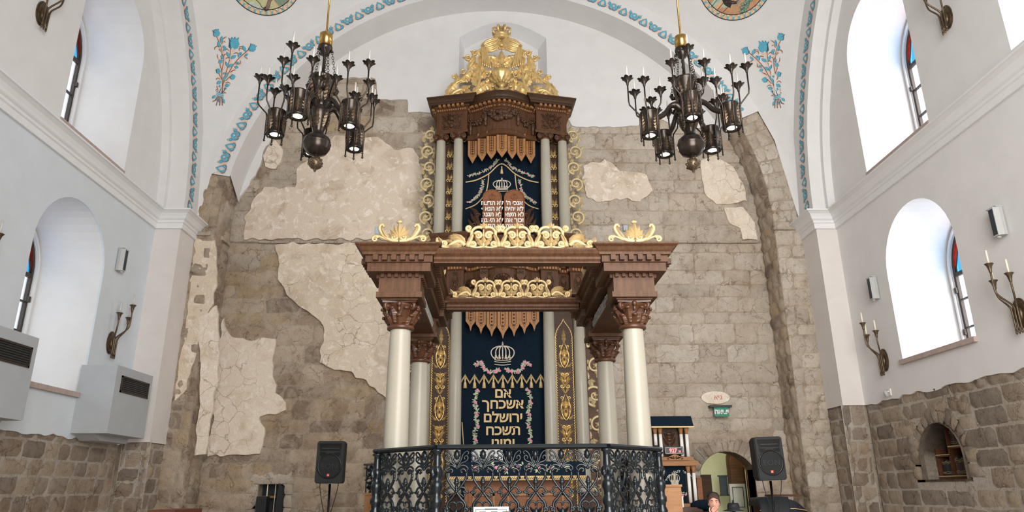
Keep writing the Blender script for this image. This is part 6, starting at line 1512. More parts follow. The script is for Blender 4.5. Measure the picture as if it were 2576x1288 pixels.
# boxed air ducts
def duct(y0, y1, lab):
    z0, z1, Xf = 2.70, 3.83, -6.4
    d = empty('air_duct_box', (XL, (y0 + y1) / 2, z0), lab, 'air vent', 'boxed air ducts on the left wall')
    b = MB(); b.box(XL - .01, Xf, y0, y1, z0, z1); b.prism([(y0 + .1, z0), (y1 - .05, z0), (y1 - .1, z0 - .10), (y0 + .3, z0 - .10)], XL, Xf - .25, 'x'); b.build('duct_casing', 'duct', d)
    g = [onX(*p, Xf) for p in ((306.8, 944.3), (375.3, 964.4), (300, 986))]; ya, yb = 12.33 - 12.2 + y0, y0 + 1.03; za, zb = 3.40, 3.64
    ya, yb = y0 + (g[0].y - 12.2), y0 + (g[1].y - 12.2); zb = g[0].z; za = g[2].z
    b = MB(); w_ = .028
    for e in ((ya, yb, za, za + w_), (ya, yb, zb - w_, zb), (ya, ya + w_, za, zb), (yb - w_, yb, za, zb)): b.box(Xf - .01, Xf + .015, e[0], e[1], e[2], e[3])
    b.box(Xf - .008, Xf + .001, ya, yb, za, zb, 1); gr = b.build('grille_frame', ['frame', 'black'], d)
    for k in range(7):
        zz = lerp(za + .04, zb - .05, k / 6); b = MB(); b.add([(Xf + .002, ya + w_, zz + .02), (Xf + .002, yb - w_, zz + .02), (Xf + .012, yb - w_, zz), (Xf + .012, ya + w_, zz), (Xf + .002, ya + w_, zz + .014), (Xf + .002, yb - w_, zz + .014), (Xf + .012, yb - w_, zz - .006), (Xf + .012, ya + w_, zz - .006)], [(0, 1, 2, 3), (7, 6, 5, 4), (3, 2, 6, 7), (0, 4, 5, 1), (0, 3, 7, 4), (1, 5, 6, 2)]); b.build('louvre', 'slat', gr)
duct(12.2, 13.5, 'pale grey duct box with a louvred grille under the left wall sconce')
duct(8.7, 10.0, 'pale grey duct box with a louvred grille at the left edge, overlapping the window')
for X, sg, y, z, lab in ((XL, 1, 12.27, 2.84, 'small grey security camera low on the left wall beside the duct box'), (XR, -1, 12.92, 3.36, 'small grey security camera on the right wall below the sconce')):
    s = empty('security_camera', (X, y, z), lab, 'camera'); F = wallframe(X, sg, y, z)
    b = MB(); b.M = F; b.box(-.035, .035, -.02, 0, -.03, .09); b.tube([(0, -.01, .05), (0, -.07, .04)], .012, 7); b.build('bracket', 'white', s)
    b = MB(); b.M = F @ Matrix.Translation((0, -.08, .0)) @ Matrix.Rotation(R(20), 4, 'X'); b.lathe([(.03, -.05), (.038, -.045), (.038, .05), (.02, .065)], 12); b.build('camera_body', 'grey', s)
# switch plates on the back wall
for (px, py, w_, h_), lab, cat in (((954, 580, .19, .19), 'square pale blue-grey plate on the wall left of the gilded corner crest', 'wall plate'), ((1573, 574, .10, .13), 'pale blue-grey plate half hidden behind the right gilded corner crest', 'wall plate')):
    p = onY(px, py, YB - .06); b = MB(); b.box(p.x - w_ / 2, p.x + w_ / 2, YB - .09, YB - .01, p.z - h_ / 2, p.z + h_ / 2)
    M['paleblue'] = M.get('paleblue') or plain('pale_blue_grey', srgb(178, 190, 200), .6, 0, .04); o = b.build('junction_box', 'paleblue', bevel=.006); tag(o, lab, cat)
    b = MB(); b.box(p.x - w_ * .42, p.x + w_ * .42, YB - .096, YB - .089, p.z - h_ * .42, p.z + h_ * .42); b.build('cover_plate', 'paleblue', o)
# green exit sign on its bracket
p = onY(1813, 1023, 15.25); s = empty('exit_sign', (p.x, 15.25, p.z), 'green exit sign with white Hebrew letters on the wall above the arched doorway', 'sign')
b = MB(); b.box(p.x - .23, p.x + .23, 15.2, 15.4, p.z - .015, p.z + .03); b.build('bracket', 'slat', s)
M['signgreen'] = plain('sign_green', srgb(38, 128, 104), .4, 0, .04)
b = MB(); b.M = Matrix.Translation((p.x, 15.24, p.z - .01)); b.box(-.155, .155, -.01, .01, -.195, 0); o = b.build('sign_board', 'signgreen', s)
b = MB(); b.M = Matrix.Translation((p.x, 15.228, p.z - .15)); text_mb(b, 'יציאה', .135, 0, 0, 0, .004, .006); b.build('sign_lettering', 'white', o)
# inscribed stone above the sign
p = onY(1800, 1000, YB - .05); b = MB(); b.prism(ragged([(p.x + .31 * math.cos(2 * PI * i / 22), p.z + .135 * math.sin(2 * PI * i / 22)) for i in range(22)], .012, .05, True, 3, 9), YB - .055, YB, 'y'); o = b.build('inscribed_stone', 'oldplaster_light'); tag(o, 'pale oval stone with faint red writing, set in the wall over the exit sign', 'stone')
b = MB(); M['redpaint'] = plain('faded_red_paint', srgb(186, 112, 98), .9, 0, .2, 30); text_mb(b, 'גיא', .15, p.x + .05, p.z - .045, -(YB - .058), .003, .0, 0); b.build('red_writing', 'redpaint', o)
# ================================================================== LOUDSPEAKERS ON STANDS
def pa_speaker(px0, px1, py0, py1, Y, tilt, lab, slab):
    a = onY(px0, py0, Y); c = onY(px1, py1, Y); xc = (a.x + c.x) / 2; w_ = .445; h_ = .66; z0 = min(a.z, c.z)
    s = empty('loudspeaker', (xc, Y, z0), lab, 'loudspeaker', 'loudspeakers on tripod stands'); F = Matrix.Translation((xc, Y, z0)) @ Matrix.Rotation(R(tilt), 4, 'Y') @ Matrix.Translation((0, 0, .0))
    b = MB(); b.M = F; rc = .045
    def rr(w, h, r, n=5):
        o = []
        for cx, cz, a0 in ((w - r, r, -90), (w - r, h - r, 0), (-w + r, h - r, 90), (-w + r, r, 180)): o += [(cx + r * math.cos(R(a0 + 90 * i / n)), cz + r * math.sin(R(a0 + 90 * i / n))) for i in range(n + 1)]
        return o
    out = rr(w_ / 2, h_, rc); b.prism(out, .0, .18, 'y'); b.prism([(u * .8, v * .94 + .02) for u, v in out], .18, .36, 'y'); b.prism([(u * .965, v * .975 + h_ * .0125) for u, v in out], -.02, .0, 'y')
    b.build('cabinet', 'black', s)
    b = MB(); b.M = F; zc = .265; rw = .185
    b.lathe([(rw + .012, 0), (rw + .012, .008), (rw - .012, .008), (rw - .014, 0)], 40)
    for i in range(len(b.v)): v = F.inverted() @ Vector(b.v[i]); b.v[i] = tuple(F @ Vector((v.x, -.02 - v.z, v.y + zc)))
    ring = b.build('woofer_ring', 'black_gloss', s)
    b = MB(); b.M = F; b.prism([((rw - .014) * math.cos(2 * PI * i / 36), zc + (rw - .014) * math.sin(2 * PI * i / 36)) for i in range(36)], -.024, -.018, 'y'); g = b.build('woofer_grille', 'grille', s)
    b = MB(); b.M = F; text_mb(b, 'EON', .115, 0, zc - .04, .026, .012, .004, 0, False, sx=1.15); b.build('raised_lettering', 'black', g)
    b = MB(); b.M = F; b.prism([(-.028, zc - .155), (.012, zc - .155), (.012, zc - .118), (-.028, zc - .118)], -.029, -.024, 'y'); bd = b.build('badge', 'orange', g)
    b = MB(); b.M = F; text_mb(b, 'JBL', .019, -.008, zc - .145, .030, .002, .0006, 0, False); b.build('badge_lettering', 'white', bd)
    b = MB(); b.M = F                                     # horn mouth and reflex ports
    b.prism([(-.165, .50), (.165, .50), (.185, .62), (-.185, .62)], -.023, -.019, 'y'); b.box(-.14, .14, -.03, -.02, .535, .55, 1); b.build('horn', ['black_gloss', 'slat'], s)
    for sx in (-1, 1): b = MB(); b.M = F; b.prism([(sx * .165, .49), (sx * .06, .475), (sx * .075, .435), (sx * .12, .415), (sx * .165, .43)], -.0235, -.019, 'y'); b.build('reflex_port', 'black_gloss', s)
    st = empty('speaker_stand', (xc, Y + .12, 0), slab, 'stand', 'speaker tripod stands'); T = Matrix.Translation((xc + .0, Y + .12, 0))
    b = MB(); b.M = T; b.tube([(0, 0, 0.35), (0, 0, z0 - .005)], .019, 10); b.lathe([(.03, 1.1), (.034, 1.12), (.034, 1.22), (.02, 1.24)], 12); b.build('pole', 'black_gloss', st)
    for k in range(3): a_ = k * 2 * PI / 3 + .5; b = MB(); b.M = T; b.tube([(.02 * math.cos(a_), .02 * math.sin(a_), .75), (.55 * math.cos(a_), .55 * math.sin(a_), .02)], .014, 8); b.build('leg', 'black_gloss', st)
    for sx in (-1, 1):
        b = MB(); b.tube([(q[0], Y + .06, q[1]) for q in bez((xc + sx * .15, z0 + .03), (xc + sx * .14, z0 - .2), (xc + sx * .06, z0 - .35), (xc + sx * .02, z0 - .62), 12)], .006, 6); b.build('cable', 'black', s)
pa_speaker(797, 863, 1106, 1216, 12.0, 0.4, 'black loudspeaker on a stand left of the iron railing', 'black speaker stand left of the iron railing')
pa_speaker(1898, 1980, 1096, 1208, 11.5, -1.4, 'black loudspeaker on a stand right of the arched doorway', 'black speaker stand right of the arched doorway')

# ================================================================== SMALL ARK WITH THE CLOCK
SY = 12.6
def SPX(x, y, Y=SY): return onY(1620 + x / 4.993, 1030 + y / 4.993, Y)
sa = empty('small_ark', (SPX(350, 600).x, SY, 0), 'small wooden two-tier ark with white columns and black cloth top, beside the doorway', 'ark')
g = lambda x, y, Y=SY: SPX(x, y, Y)
def span(x0, x1, yt, yb, Y, d, b, mi=0): a = g(x0, yt, Y); c = g(x1, yb, Y); b.box(a.x, c.x, Y, Y + d, c.z, a.z, mi)
b = MB(); span(90, 560, 215, 640, SY + .12, .45, b); span(190, 665, 700, 1185, SY + .12, .5, b); b.build('body', 'wood_dark', sa)
b = MB(); a = g(75, 85); c = g(605, 235); xl, xr = g(78, 200).x, g(603, 200).x
b.prism([(SY - .10, g(0, 218).z), (SY + .55, g(0, 218).z), (SY + .5, g(0, 85).z), (SY + .02, g(0, 85).z)], xl, xr, 'x'); b.build('cloth_top', 'navy', sa)
b = MB(); b.box(xl - .005, xr + .005, SY - .115, SY - .09, g(0, 236).z, g(0, 218).z); b.build('gold_trim', 'thread', sa)
b = MB(); a = g(185, 600); span(185, 625, 600, 645, SY - .04, .55, b); b.build('tier_ledge', 'oak', sa); b = MB(); span(190, 690, 650, 705, SY - .08, .6, b); b.build('cornice', 'oak', sa); b = MB(); span(200, 725, 1185, 1225, SY - .06, .6, b); b.build('base_ledge', 'oak', sa)
b = MB(); q = [g(x, y) for x, y in ((215, 640), (375, 560), (555, 640))]; b.prism([(p.x, p.z) for p in q], SY - .06, SY - .02, 'y'); pd = b.build('pediment', 'oak', sa)
b = MB(); b.M = Matrix.Translation((q[1].x, SY - .06, q[0].z))
def ped():
    vine(b, spiral((.06, .035), .022, .005, 0, 1.3, 12), .006, .004, .003); vine(b, spiral((.12, .022), .016, .005, 0, 1.3, 12), .006, .004, .003); leaf(b, (.01, .02), R(20), .12, .014, -.2, 3, .01, .002, 7); leaf(b, (.01, .03), R(60), .05, .012, 0, 3, .01, .002, 6)
mirror(b, ped); b.build('pediment_carving', 'carved', pd)
for cols in (((122, 165, 245, 310, 450), (185, 240, 245, 310, 595), (447, 500, 245, 310, 590), (515, 570, 245, 310, 595)), ((205, 250, 725, 795, 1180), (535, 600, 725, 795, 1172), (603, 665, 725, 795, 1172))):
    for x0, x1, yt, ym, yb in cols:
        ct = g((x0 + x1) / 2 - 2, ym); cb = g((x0 + x1) / 2 + (6 if yt < 400 else 12), yb); rr_ = .031
        xm = (ct.x + cb.x) / 2
        b = MB(); b.lathe([(rr_, cb.z), (rr_ * .92, ct.z)], 12, (xm, SY, 0)); b.build('column', 'white', sa)
        b = MB(); b.lathe([(rr_ * 1.0, ct.z), (rr_ * .95, ct.z + .03), (rr_ * 1.45, g(0, yt).z), (rr_ * 1.45, g(0, yt - 8).z)], 10, (xm, SY, 0)); b.build('capital', 'oak', sa)
b = MB(); c0 = g(345, 450); b.M = Matrix.Translation((c0.x, SY + .12, c0.z))
def coat():
    vine(b, spiral((.05, .05), .035, .006, 0, 1.2, 14), .010, .006, .01); leaf(b, (.02, .0), R(50), .18, .03, .4, 4, .02, .01, 9); leaf(b, (.03, .1), R(70), .14, .03, -.4, 4, .02, .01, 9); vine(b, [(0, .22), (.05, .24), (.07, .20), (.045, .16)], .012, .008, .01); leaf(b, (.01, .02), R(15), .1, .02, .8, 3, .015, .01, 7)
mirror(b, coat); b.ball((0, -.02, .2), .045, 9, 0, 1.3, .5, .7); b.ball((0, -.02, .1), .04, 9, 0, 1.2, .5, .8); b.build('carved_panel', 'carved', sa)
b = MB(); span(250, 545, 715, 1180, SY + .06, .03, b); cu2 = b.build('small_curtain', 'navy'); tag(cu2, 'small navy curtain with a silver crown and curved white Hebrew lettering in the small ark', 'curtain')
b = MB(); q = g(390, 955, SY + .05); emb_crown(b, q.x, q.z, .19, .24, SY + .05); b.build('embroidered_crown', 'silver_thread', cu2)
b = MB(); word = "שויתי ה' לנגדי תמיד"; n = len(word)
for i, ch in enumerate(word):
    if ch == ' ': continue
    t = lerp(62, 118, i / (n - 1)); a = R(t); cx, cz = g(385, 0, SY + .05).x, g(0, 1010, SY + .05).z; rr_ = .255
    text_mb(b, ch, .052, cx + rr_ * 1.02 * math.cos(R(lerp(28, 152, i / (n - 1)))) * .96, cz + .03 + rr_ * .98 * math.sin(R(lerp(28, 152, i / (n - 1)))), -(SY + .052), .003, .001, 0, True, rot=R(lerp(28, 152, i / (n - 1))) - PI / 2)
b.build('white_lettering', 'white', cu2)
b = MB(); b2 = MB(); q = g(490, 1090, SY + .05); rnd = random.Random(2)
for k in range(5): rose(b, q.x + rnd.uniform(-.05, .06), q.z + rnd.uniform(-.03, .03), .014, SY + .045); leaves(b2, [(q.x + rnd.uniform(-.07, .08), q.z + rnd.uniform(-.05, .05))], SY + .05, .03, rnd)
b.build('embroidered_roses', 'pink', cu2); b2.build('embroidered_leaves', 'green_thread', cu2)
ck = empty('digital_clock', (g(365, 520).x, SY - .05, g(365, 565).z), 'black digital clock showing red digits 927 on the small ark', 'clock')
b = MB(); a, c = g(245, 470), g(485, 565); b.box(a.x, c.x, SY - .07, SY - .03, c.z, a.z); b.build('clock_case', 'black_gloss', ck, bevel=.004)
b = MB(); a2, c2 = g(255, 480), g(475, 555)
for e in ((a2.x, c2.x, a2.z - .006, a2.z), (a2.x, c2.x, c2.z, c2.z + .006), (a2.x, a2.x + .006, c2.z, a2.z), (c2.x - .006, c2.x, c2.z, a2.z)): b.box(e[0], e[1], SY - .074, SY - .07, e[2], e[3])
b.build('clock_bezel', 'grey', ck)
M['led'] = emit('red_led', (1, .12, .12, 1), 3)
b = MB(); q = g(355, 543); text_mb(b, '927', .095, q.x, q.z, -(SY - .076), .003, .003, 0, False, sx=.92); q = g(436, 540); text_mb(b, '23', .04, q.x, q.z, -(SY - .076), .003, .001, 0, False); b.build('clock_digits', 'led', ck)
# furniture around the small ark
b = MB(); a = g(660, 855, 13.0); c = g(760, 1288, 13.0); b.box(a.x, c.x, 13.0, 13.4, 0, a.z); o = b.build('bookcase_side', 'panelwood'); tag(o, 'orange-brown wooden cabinet side between the small ark and the doorway', 'cabinet')
b = MB(); a = g(470, 1092, 11.4); c = g(498, 1180, 11.4); b.box(a.x, c.x, 11.4, 11.43, c.z - .06, a.z); o = b.build('pale_card', 'white'); tag(o, 'small pale blue-white card standing right of the wooden side panel', 'card')
b = MB(); a = g(466, 1232, 11.2); c = g(800, 1288, 11.2); b.box(a.x - .05, c.x + .05, 11.1, 11.9, 0, a.z - .06); o = b.build('side_table', 'wood_dark'); tag(o, 'dark wooden table in front of the small ark', 'table')
b = MB(); b.prism([(a.x, a.z - .06), (a.x + .33, a.z - .06), (a.x + .3, a.z + .0), (a.x + .03, a.z + .0)], 11.2, 11.6, 'y'); o = b.build('closed_book', 'carved', bevel=.004); tag(o, 'thick brown book lying on the dark table in front of the small ark', 'book')
vs = []; fs = []; n = 12; b = MB(); c0 = g(720, 1290, 11.3)
b.ball((c0.x + .06, 11.3, a.z + .026), .17, 16, 0, 1.3, .9, .5); o = b.build('folded_coat', 'navy'); tag(o, 'dark blue folded coat heaped on the dark table beside the man', 'coat')

# ================================================================== OPENING AND NICHES
# barred opening at the lower left
b = MB(); b.box(NX0, NX1, YB + .3, YB + .34, 1.0, NZT); o = b.build('dark_backing', 'black'); tag(o, 'dark hanging at the back of the small opening in the stone wall', 'hanging')
for k, px in enumerate((671, 690)): p = onY(px, 1250, YB + .06); b = MB(); b.tube([(p.x, YB + .06, 1.0), (p.x + .012 * k, YB + .06, NZT + .02)], .012 if k == 0 else .008, 8); o = b.build('window_bar', 'candle_wax'); tag(o, 'thick pale vertical bar at the left of the small stone opening' if k == 0 else 'thin pale vertical bar at the right of the small stone opening', 'bar', 'bars in the small stone opening')
p = onY(676, 1248, YB + .15); b = MB(); b.box(NX0 + .01, p.x + .16, YB + .1, YB + .28, 1.64, 1.68); o = b.build('wooden_shelf', 'oak'); tag(o, 'short wooden shelf inside the small opening in the stone wall', 'shelf')
b = MB(); a = onY(646, 1249, 15.1); c = onY(668, 1288, 15.1); b.box(a.x, c.x, 15.08, 15.3, c.z - .3, a.z); o = b.build('slatted_crate', 'black'); tag(o, 'black slatted crate standing before the small stone opening', 'crate')
b = MB()
for k in range(5): x = lerp(a.x, c.x, (k + .5) / 5); b.box(x - .008, x + .008, 15.068, 15.08, c.z - .3, a.z - .02)
b.build('crate_slats', 'slat', o)
b = MB(); p = onY(700, 1262, 15.25); b.prism([(p.x - .10, 1.0), (p.x + .06, 1.0), (p.x + .07, 1.72), (p.x + .05, 1.88), (p.x - .02, 1.9), (p.x - .06, 1.6)], YB - .08, YB + .02, 'y'); o = b.build('dark_bag', 'black', bevel=.02); tag(o, 'dark bag hanging at the right side of the small stone opening', 'bag')
# bookshelf in the right niche
bs = empty('niche_bookshelf', (XR + .30, NY, NZ0), 'reddish wooden bookshelf fitted inside the arched stone niche on the right wall', 'bookshelf')
Xs = XR + .26
def shelf_box(y0, y1, z0, z1, nm, mt, d=.24, x0=None): b = MB(); x0 = Xs if x0 is None else x0; b.box(x0, x0 + d, y0, y1, z0, z1); return b.build(nm, mt, bs)
M['redwood'] = wood('reddish_shelf_wood', srgb(72, 42, 30), srgb(104, 66, 47))
shelf_box(NY - .56, NY + .56, NZ0, NZ0 + .045, 'shelf_board', 'redwood'); shelf_box(NY - .56, NY + .56, NZ0 + .045, NZ0 + .06, 'shelf_edging', 'gold_cream', .01, Xs - .005)
yA, yB_ = NY + .17, NY - .30
for yy in (yA, yB_): shelf_box(yy - .018, yy + .018, NZ0 + .04, NZ0 + .80, 'upright', 'redwood')
shelf_box(yB_, yA, NZ0 + .48, NZ0 + .52, 'shelf_board', 'redwood'); shelf_box(yB_, yA, NZ0 + .505, NZ0 + .525, 'shelf_edging', 'gold_cream', .01, Xs - .005)
shelf_box(yA, NY + .54, NZ0 + .36, NZ0 + .40, 'shelf_board', 'redwood'); shelf_box(yA, NY + .54, NZ0 + .385, NZ0 + .40, 'shelf_edging', 'gold_cream', .01, Xs - .005)
shelf_box(NY - .54, yB_, NZ0 + .36, NZ0 + .40, 'shelf_board', 'redwood'); shelf_box(NY - .54, yB_, NZ0 + .385, NZ0 + .40, 'shelf_edging', 'gold_cream', .01, Xs - .005)
shelf_box(NY + .52, NY + .555, NZ0 + .04, NZ0 + .5, 'upright', 'redwood')
bkm = []
for k, c in enumerate(((38, 32, 34), (70, 44, 40), (30, 40, 42), (84, 56, 48), (46, 50, 48), (58, 38, 40))): M['bk%d' % k] = plain('book_binding_%d' % k, srgb(*c), .5, 0, .15, 20); bkm.append('bk%d' % k)
proto_bk = {}
def book(y, z, w_, h_, k, lab, grp):
    b = MB(); x0 = Xs + .03; b.box(x0 + .012, x0 + .18, y + .004, y + w_ - .004, z + .004, z + h_ - .006, 1); vs = [(x0 - .006 * math.sin(PI * i / 6) + .012, y + w_ * i / 6) for i in range(7)]
    b.prism(vs + [(x0 + .18, y + w_), (x0 + .18, y + w_ - .004), (x0 + .02, y + w_ - .004), (x0 + .02, y + .004), (x0 + .18, y + .004), (x0 + .18, y)], z, z + h_, 'z'); o = b.build('book', [bkm[k], 'candle_wax']); tag(o, lab, 'book', grp)
    b = MB()
    for q in (.12, .22, .78, .88): b.box(x0 - .0005, x0 + .012, y + w_ * .15, y + w_ * .85, z + h_ * q, z + h_ * q + .006)
    b.build('spine_band', 'thread', o)
rnd = random.Random(8)
def row(y0, y1, z, h_, lab, grp):
    y = y0
    while y < y1 - .03:
        w_ = min(rnd.uniform(.035, .06), y1 - y); book(y, z, w_ - .002, h_ * rnd.uniform(.85, 1), rnd.randrange(6), lab, grp); y += w_
row(yB_ + .02, yA - .02, NZ0 + .527, .27, 'dark bound book in the upper middle bay of the niche bookshelf', 'books in the upper middle bay')
row(yB_ + .02, yA - .02, NZ0 + .062, .30, 'dark green bound book in the lower middle bay of the niche bookshelf', 'books in the lower middle bay')
row(yA + .02, NY + .50, NZ0 + .062, .26, 'dark bound book in the far lower bay of the niche bookshelf', 'books in the far lower bay')
row(NY - .52, yB_ - .02, NZ0 + .062, .26, 'dark bound book in the near lower bay of the niche bookshelf', 'books in the near lower bay')

# covered table at the lower right, table corner at the lower left
tb_ = empty('covered_table', (4.62, 11.9, 0), 'table under a black cloth with gold piping, below the right loudspeaker', 'table')
a = onY(1912, 1262, 11.9); c = onY(2036, 1288, 11.9); zt = onY(1960, 1250, 11.9).z
b = MB(); b.box(a.x + .05, c.x - .1, 11.95, 12.4, 0, zt - .12); b.build('table_top', 'wood_dark', tb_)
b = MB(); vs = []; fs = []; n = 16
pr = [(a.x - .02, zt - .14), (a.x, zt - .03), (a.x + .12, zt - .005), (a.x + .45, zt + .0), (c.x - .35, zt - .02), (c.x - .2, zt - .07), (c.x - .06, zt - .19), (c.x + .02, zt - .36), (c.x + .05, zt - .8)]
pr = smooth_path(pr, 3)
for y in (11.85, 11.9, 12.1, 12.4):
    for x, z in pr: vs.append((x, y, z - (.30 if y == 11.85 else 0)))
m = len(pr)
for j in range(3):
    for i in range(m - 1): fs.append((j * m + i, j * m + i + 1, (j + 1) * m + i + 1, (j + 1) * m + i))
b.add(vs, fs, 0, True); cl_ = b.build('black_table_cover', 'black'); tag(cl_, 'black cover with gold piping draped over the table below the right loudspeaker', 'table cover')
b = MB(); b.tube([(p.x, 11.88, p.z) for p in (onY(*q, 11.88) for q in ((1912, 1284), (1960, 1280), (2000, 1279), (2030, 1284)))], .006, 6); b.build('gold_piping', 'thread', cl_)
b = MB(); a = onY(1940, 1246, 12.3); c = onY(2012, 1256, 12.3); b.box(a.x, c.x, 12.2, 12.6, zt + .0, a.z + .01); o = b.build('flat_box', 'redwood'); tag(o, 'flat reddish-brown box lying on the black table cover', 'box')
tl = empty('brown_table', (-3.3, 6.2, 0), 'reddish brown table top just showing at the lower left edge', 'table')
a = onY(371, 1286, 6.6); c = onY(441, 1281, 6.6); b = MB(); b.box(a.x, c.x, 6.6, 7.2, a.z - .03, a.z + .01); b.build('table_top', 'redwood', tl)
for x in (a.x + .03, c.x - .03):
    for y in (6.65, 7.15): b = MB(); b.box(x - .02, x + .02, y - .02, y + .02, 0, a.z - .03); b.build('leg', 'redwood', tl)
b = MB(); p = onY(2212, 1160, 13.8); 

# ================================================================== THE MAN BESIDE THE RAILING
HY = 10.5; hp = onY(1796, 1265, HY)                        # middle of the head
hx, hz = hp.x, hp.z
M['skin'] = plain('skin', srgb(224, 168, 146), .55, 0, .05, 20); M['hair'] = plain('dark_brown_hair', srgb(74, 54, 44), .7, 0, .2, 90, .3, 140); M['coat'] = plain('black_coat', srgb(26, 28, 34), .85, 0, .15, 12)
M['eyewhite'] = plain('eye_white', srgb(206, 196, 188), .4); M['eye'] = plain('dark_eye', srgb(38, 28, 26), .3); M['brow'] = plain('eyebrow', srgb(84, 58, 46), .8); M['lips'] = plain('lips', srgb(196, 122, 108), .5); M['kippah'] = plain('black_kippah', srgb(20, 20, 26), .9, 0, .1, 40)
man = empty('person', (hx, HY, 0), 'dark-haired person in a black coat and cap, hand over the mouth, before the doorway', 'person')
H = Matrix.Translation((hx, HY, hz)) @ Matrix.Rotation(R(-14), 4, 'Z')
def skin_body(name, verts, edges, radii, mat, parent, sub=2, mats=None):
    me = bpy.data.meshes.new(name); o3 = parent.location
    me.from_pydata([tuple(Vector(v) - o3) for v in verts], edges, []); o = bpy.data.objects.new(name, me); COL.objects.link(o); o.parent = parent
    sk = o.modifiers.new('skin', 'SKIN'); sk.use_smooth_shade = True
    for i, r in enumerate(radii): me.skin_vertices[0].data[i].radius = r if isinstance(r, tuple) else (r, r)
    me.skin_vertices[0].data[0].use_root = True
    s_ = o.modifiers.new('subdivision', 'SUBSURF'); s_.levels = sub; s_.render_levels = sub
    me.materials.append(M[mat]); return o
# body in coat: pelvis, spine, shoulders, both arms, legs
P = lambda x, y, z: tuple(Matrix.Translation((hx, HY, hz)) @ Matrix.Rotation(R(-6), 4, 'Z') @ Vector((x, y, z)))
zf = -hz
bv = [P(0, .06, zf + .92), P(0, .07, zf + 1.10), P(0, .06, zf + 1.27), P(0, .05, -.235), P(0, .035, -.155),
      P(-.17, .05, -.27), P(-.245, -.02, -.48), P(-.16, -.20, -.47), P(-.062, -.125, -.205),
      P(.17, .05, -.27), P(.25, .03, -.53), P(.20, -.10, -.74), P(.10, -.18, -.80),
      P(-.10, .05, zf + .86), P(-.11, .03, zf + .48), P(-.12, .06, zf + .08), P(-.12, -.08, zf + .035),
      P(.10, .05, zf + .86), P(.11, .03, zf + .48), P(.12, .06, zf + .08), P(.12, -.08, zf + .035)]
be = [(0, 1), (1, 2), (2, 3), (3, 4), (3, 5), (5, 6), (6, 7), (7, 8), (3, 9), (9, 10), (10, 11), (11, 12), (0, 13), (13, 14), (14, 15), (15, 16), (0, 17), (17, 18), (18, 19), (19, 20)]
brd = [(.17, .13), (.165, .125), (.18, .12), (.12, .085), (.062, .06), .075, .06, .05, .037, .075, .06, .048, .038, .095, .07, .055, .045, .095, .07, .055, .045]
body = skin_body('body', bv, be, brd, 'coat', man)
# head and neck: a sculpted ellipsoid with brow, nose, cheeks, chin
b = MB(); nu, nvv = 30, 24; vs = []; fs = []
for j in range(nvv + 1):
    t = PI * j / nvv; zz = math.cos(t); rr_ = math.sin(t)
    for i in range(nu):
        a = 2 * PI * i / nu; x = math.sin(a) * rr_; y = -math.cos(a) * rr_
        w_ = .076 * (1 - .16 * max(0, -zz) ** 1.2 - .05 * max(0, zz)); dpt = .098; hh = .122
        px_, py_, pz_ = x * w_, y * dpt, zz * hh
        if y < 0:
            fr_ = max(0, -y) ** 3
            py_ -= .012 * fr_ * math.exp(-((zz - .22) / .12) ** 2) * math.exp(-(x / .5) ** 2)          # brow
            py_ += .010 * fr_ * math.exp(-((zz - .05) / .10) ** 2) * math.exp(-((abs(x) - .42) / .16) ** 2)   # eye sockets
            py_ -= .026 * fr_ * math.exp(-((zz + .16) / .15) ** 2) * math.exp(-(x / .15) ** 2)          # nose
            py_ -= .010 * fr_ * math.exp(-((zz + .80) / .14) ** 2) * math.exp(-(x / .35) ** 2)          # chin
            py_ -= .006 * fr_ * math.exp(-((zz + .48) / .07) ** 2) * math.exp(-(x / .3) ** 2)           # lips
        vs.append((px_, py_, pz_))
for j in range(nvv):
    for i in range(nu): i2 = (i + 1) % nu; fs.append((j * nu + i, (j + 1) * nu + i, (j + 1) * nu + i2, j * nu + i2))
b.M = H; b.add(vs, fs, 0, True); b.lathe([(.055, -.2), (.05, -.12), (.052, -.06)], 16, (0, .022, 0))
for sx in (-1, 1):
    b.ball((sx * .076, .012, -.008), .03, 10, 0, .32, .75, 1.15); b.ball((sx * .008 * 1.6, -.118, -.033), .008, 7)
b.build('head', 'skin', man)
for sx in (-1, 1):
    b = MB(); b.M = H; b.ball((sx * .031, -.0805, .008), .0118, 10); e_ = b.build('eye', 'eyewhite', man)
    b = MB(); b.M = H; b.ball((sx * .031, -.0805, .0125), .0128, 12, 0, 1.15, 1, .72); b.ball((sx * .031, -.0795, .0005), .0122, 12, 0, 1.15, 1, .5); b.build('eyelid', 'skin', man)
    b = MB(); b.M = H; b.ball((sx * .031, -.0875, .008), .0068, 8); b.build('iris', 'eye', e_)
    b = MB(); b.M = H; b.tube([(sx * .014, -.100, .026), (sx * .03, -.099, .033), (sx * .05, -.086, .027)], [.004, .005, .003], 6); b.build('eyebrow', 'brow', man)
b = MB(); b.M = H; b.tube([(-.026, -.092, -.062), (-.01, -.101, -.058), (.01, -.101, -.058), (.026, -.092, -.062)], [.003, .006, .006, .003], 6); b.tube([(-.022, -.092, -.066), (0, -.1, -.069), (.022, -.092, -.066)], [.003, .006, .003], 6); b.build('mouth', 'lips', man)
b = MB(); vs = []; fs = []; nu2, nv2 = 32, 12                 # short hair with a fringe
for j in range(nv2 + 1):
    for i in range(nu2):
        a = 2 * PI * i / nu2; front = max(0, math.cos(a)); tmax = lerp(R(106), R(50), front ** .7); t = tmax * j / nv2
        r_ = 1.09 + .035 * noise.noise(Vector((math.sin(a) * 4, math.cos(a) * 4, t * 5))) - (.07 if j == nv2 else 0)
        vs.append((math.sin(a) * math.sin(t) * .076 * r_, -math.cos(a) * math.sin(t) * .098 * r_ + .002, math.cos(t) * .122 * r_))
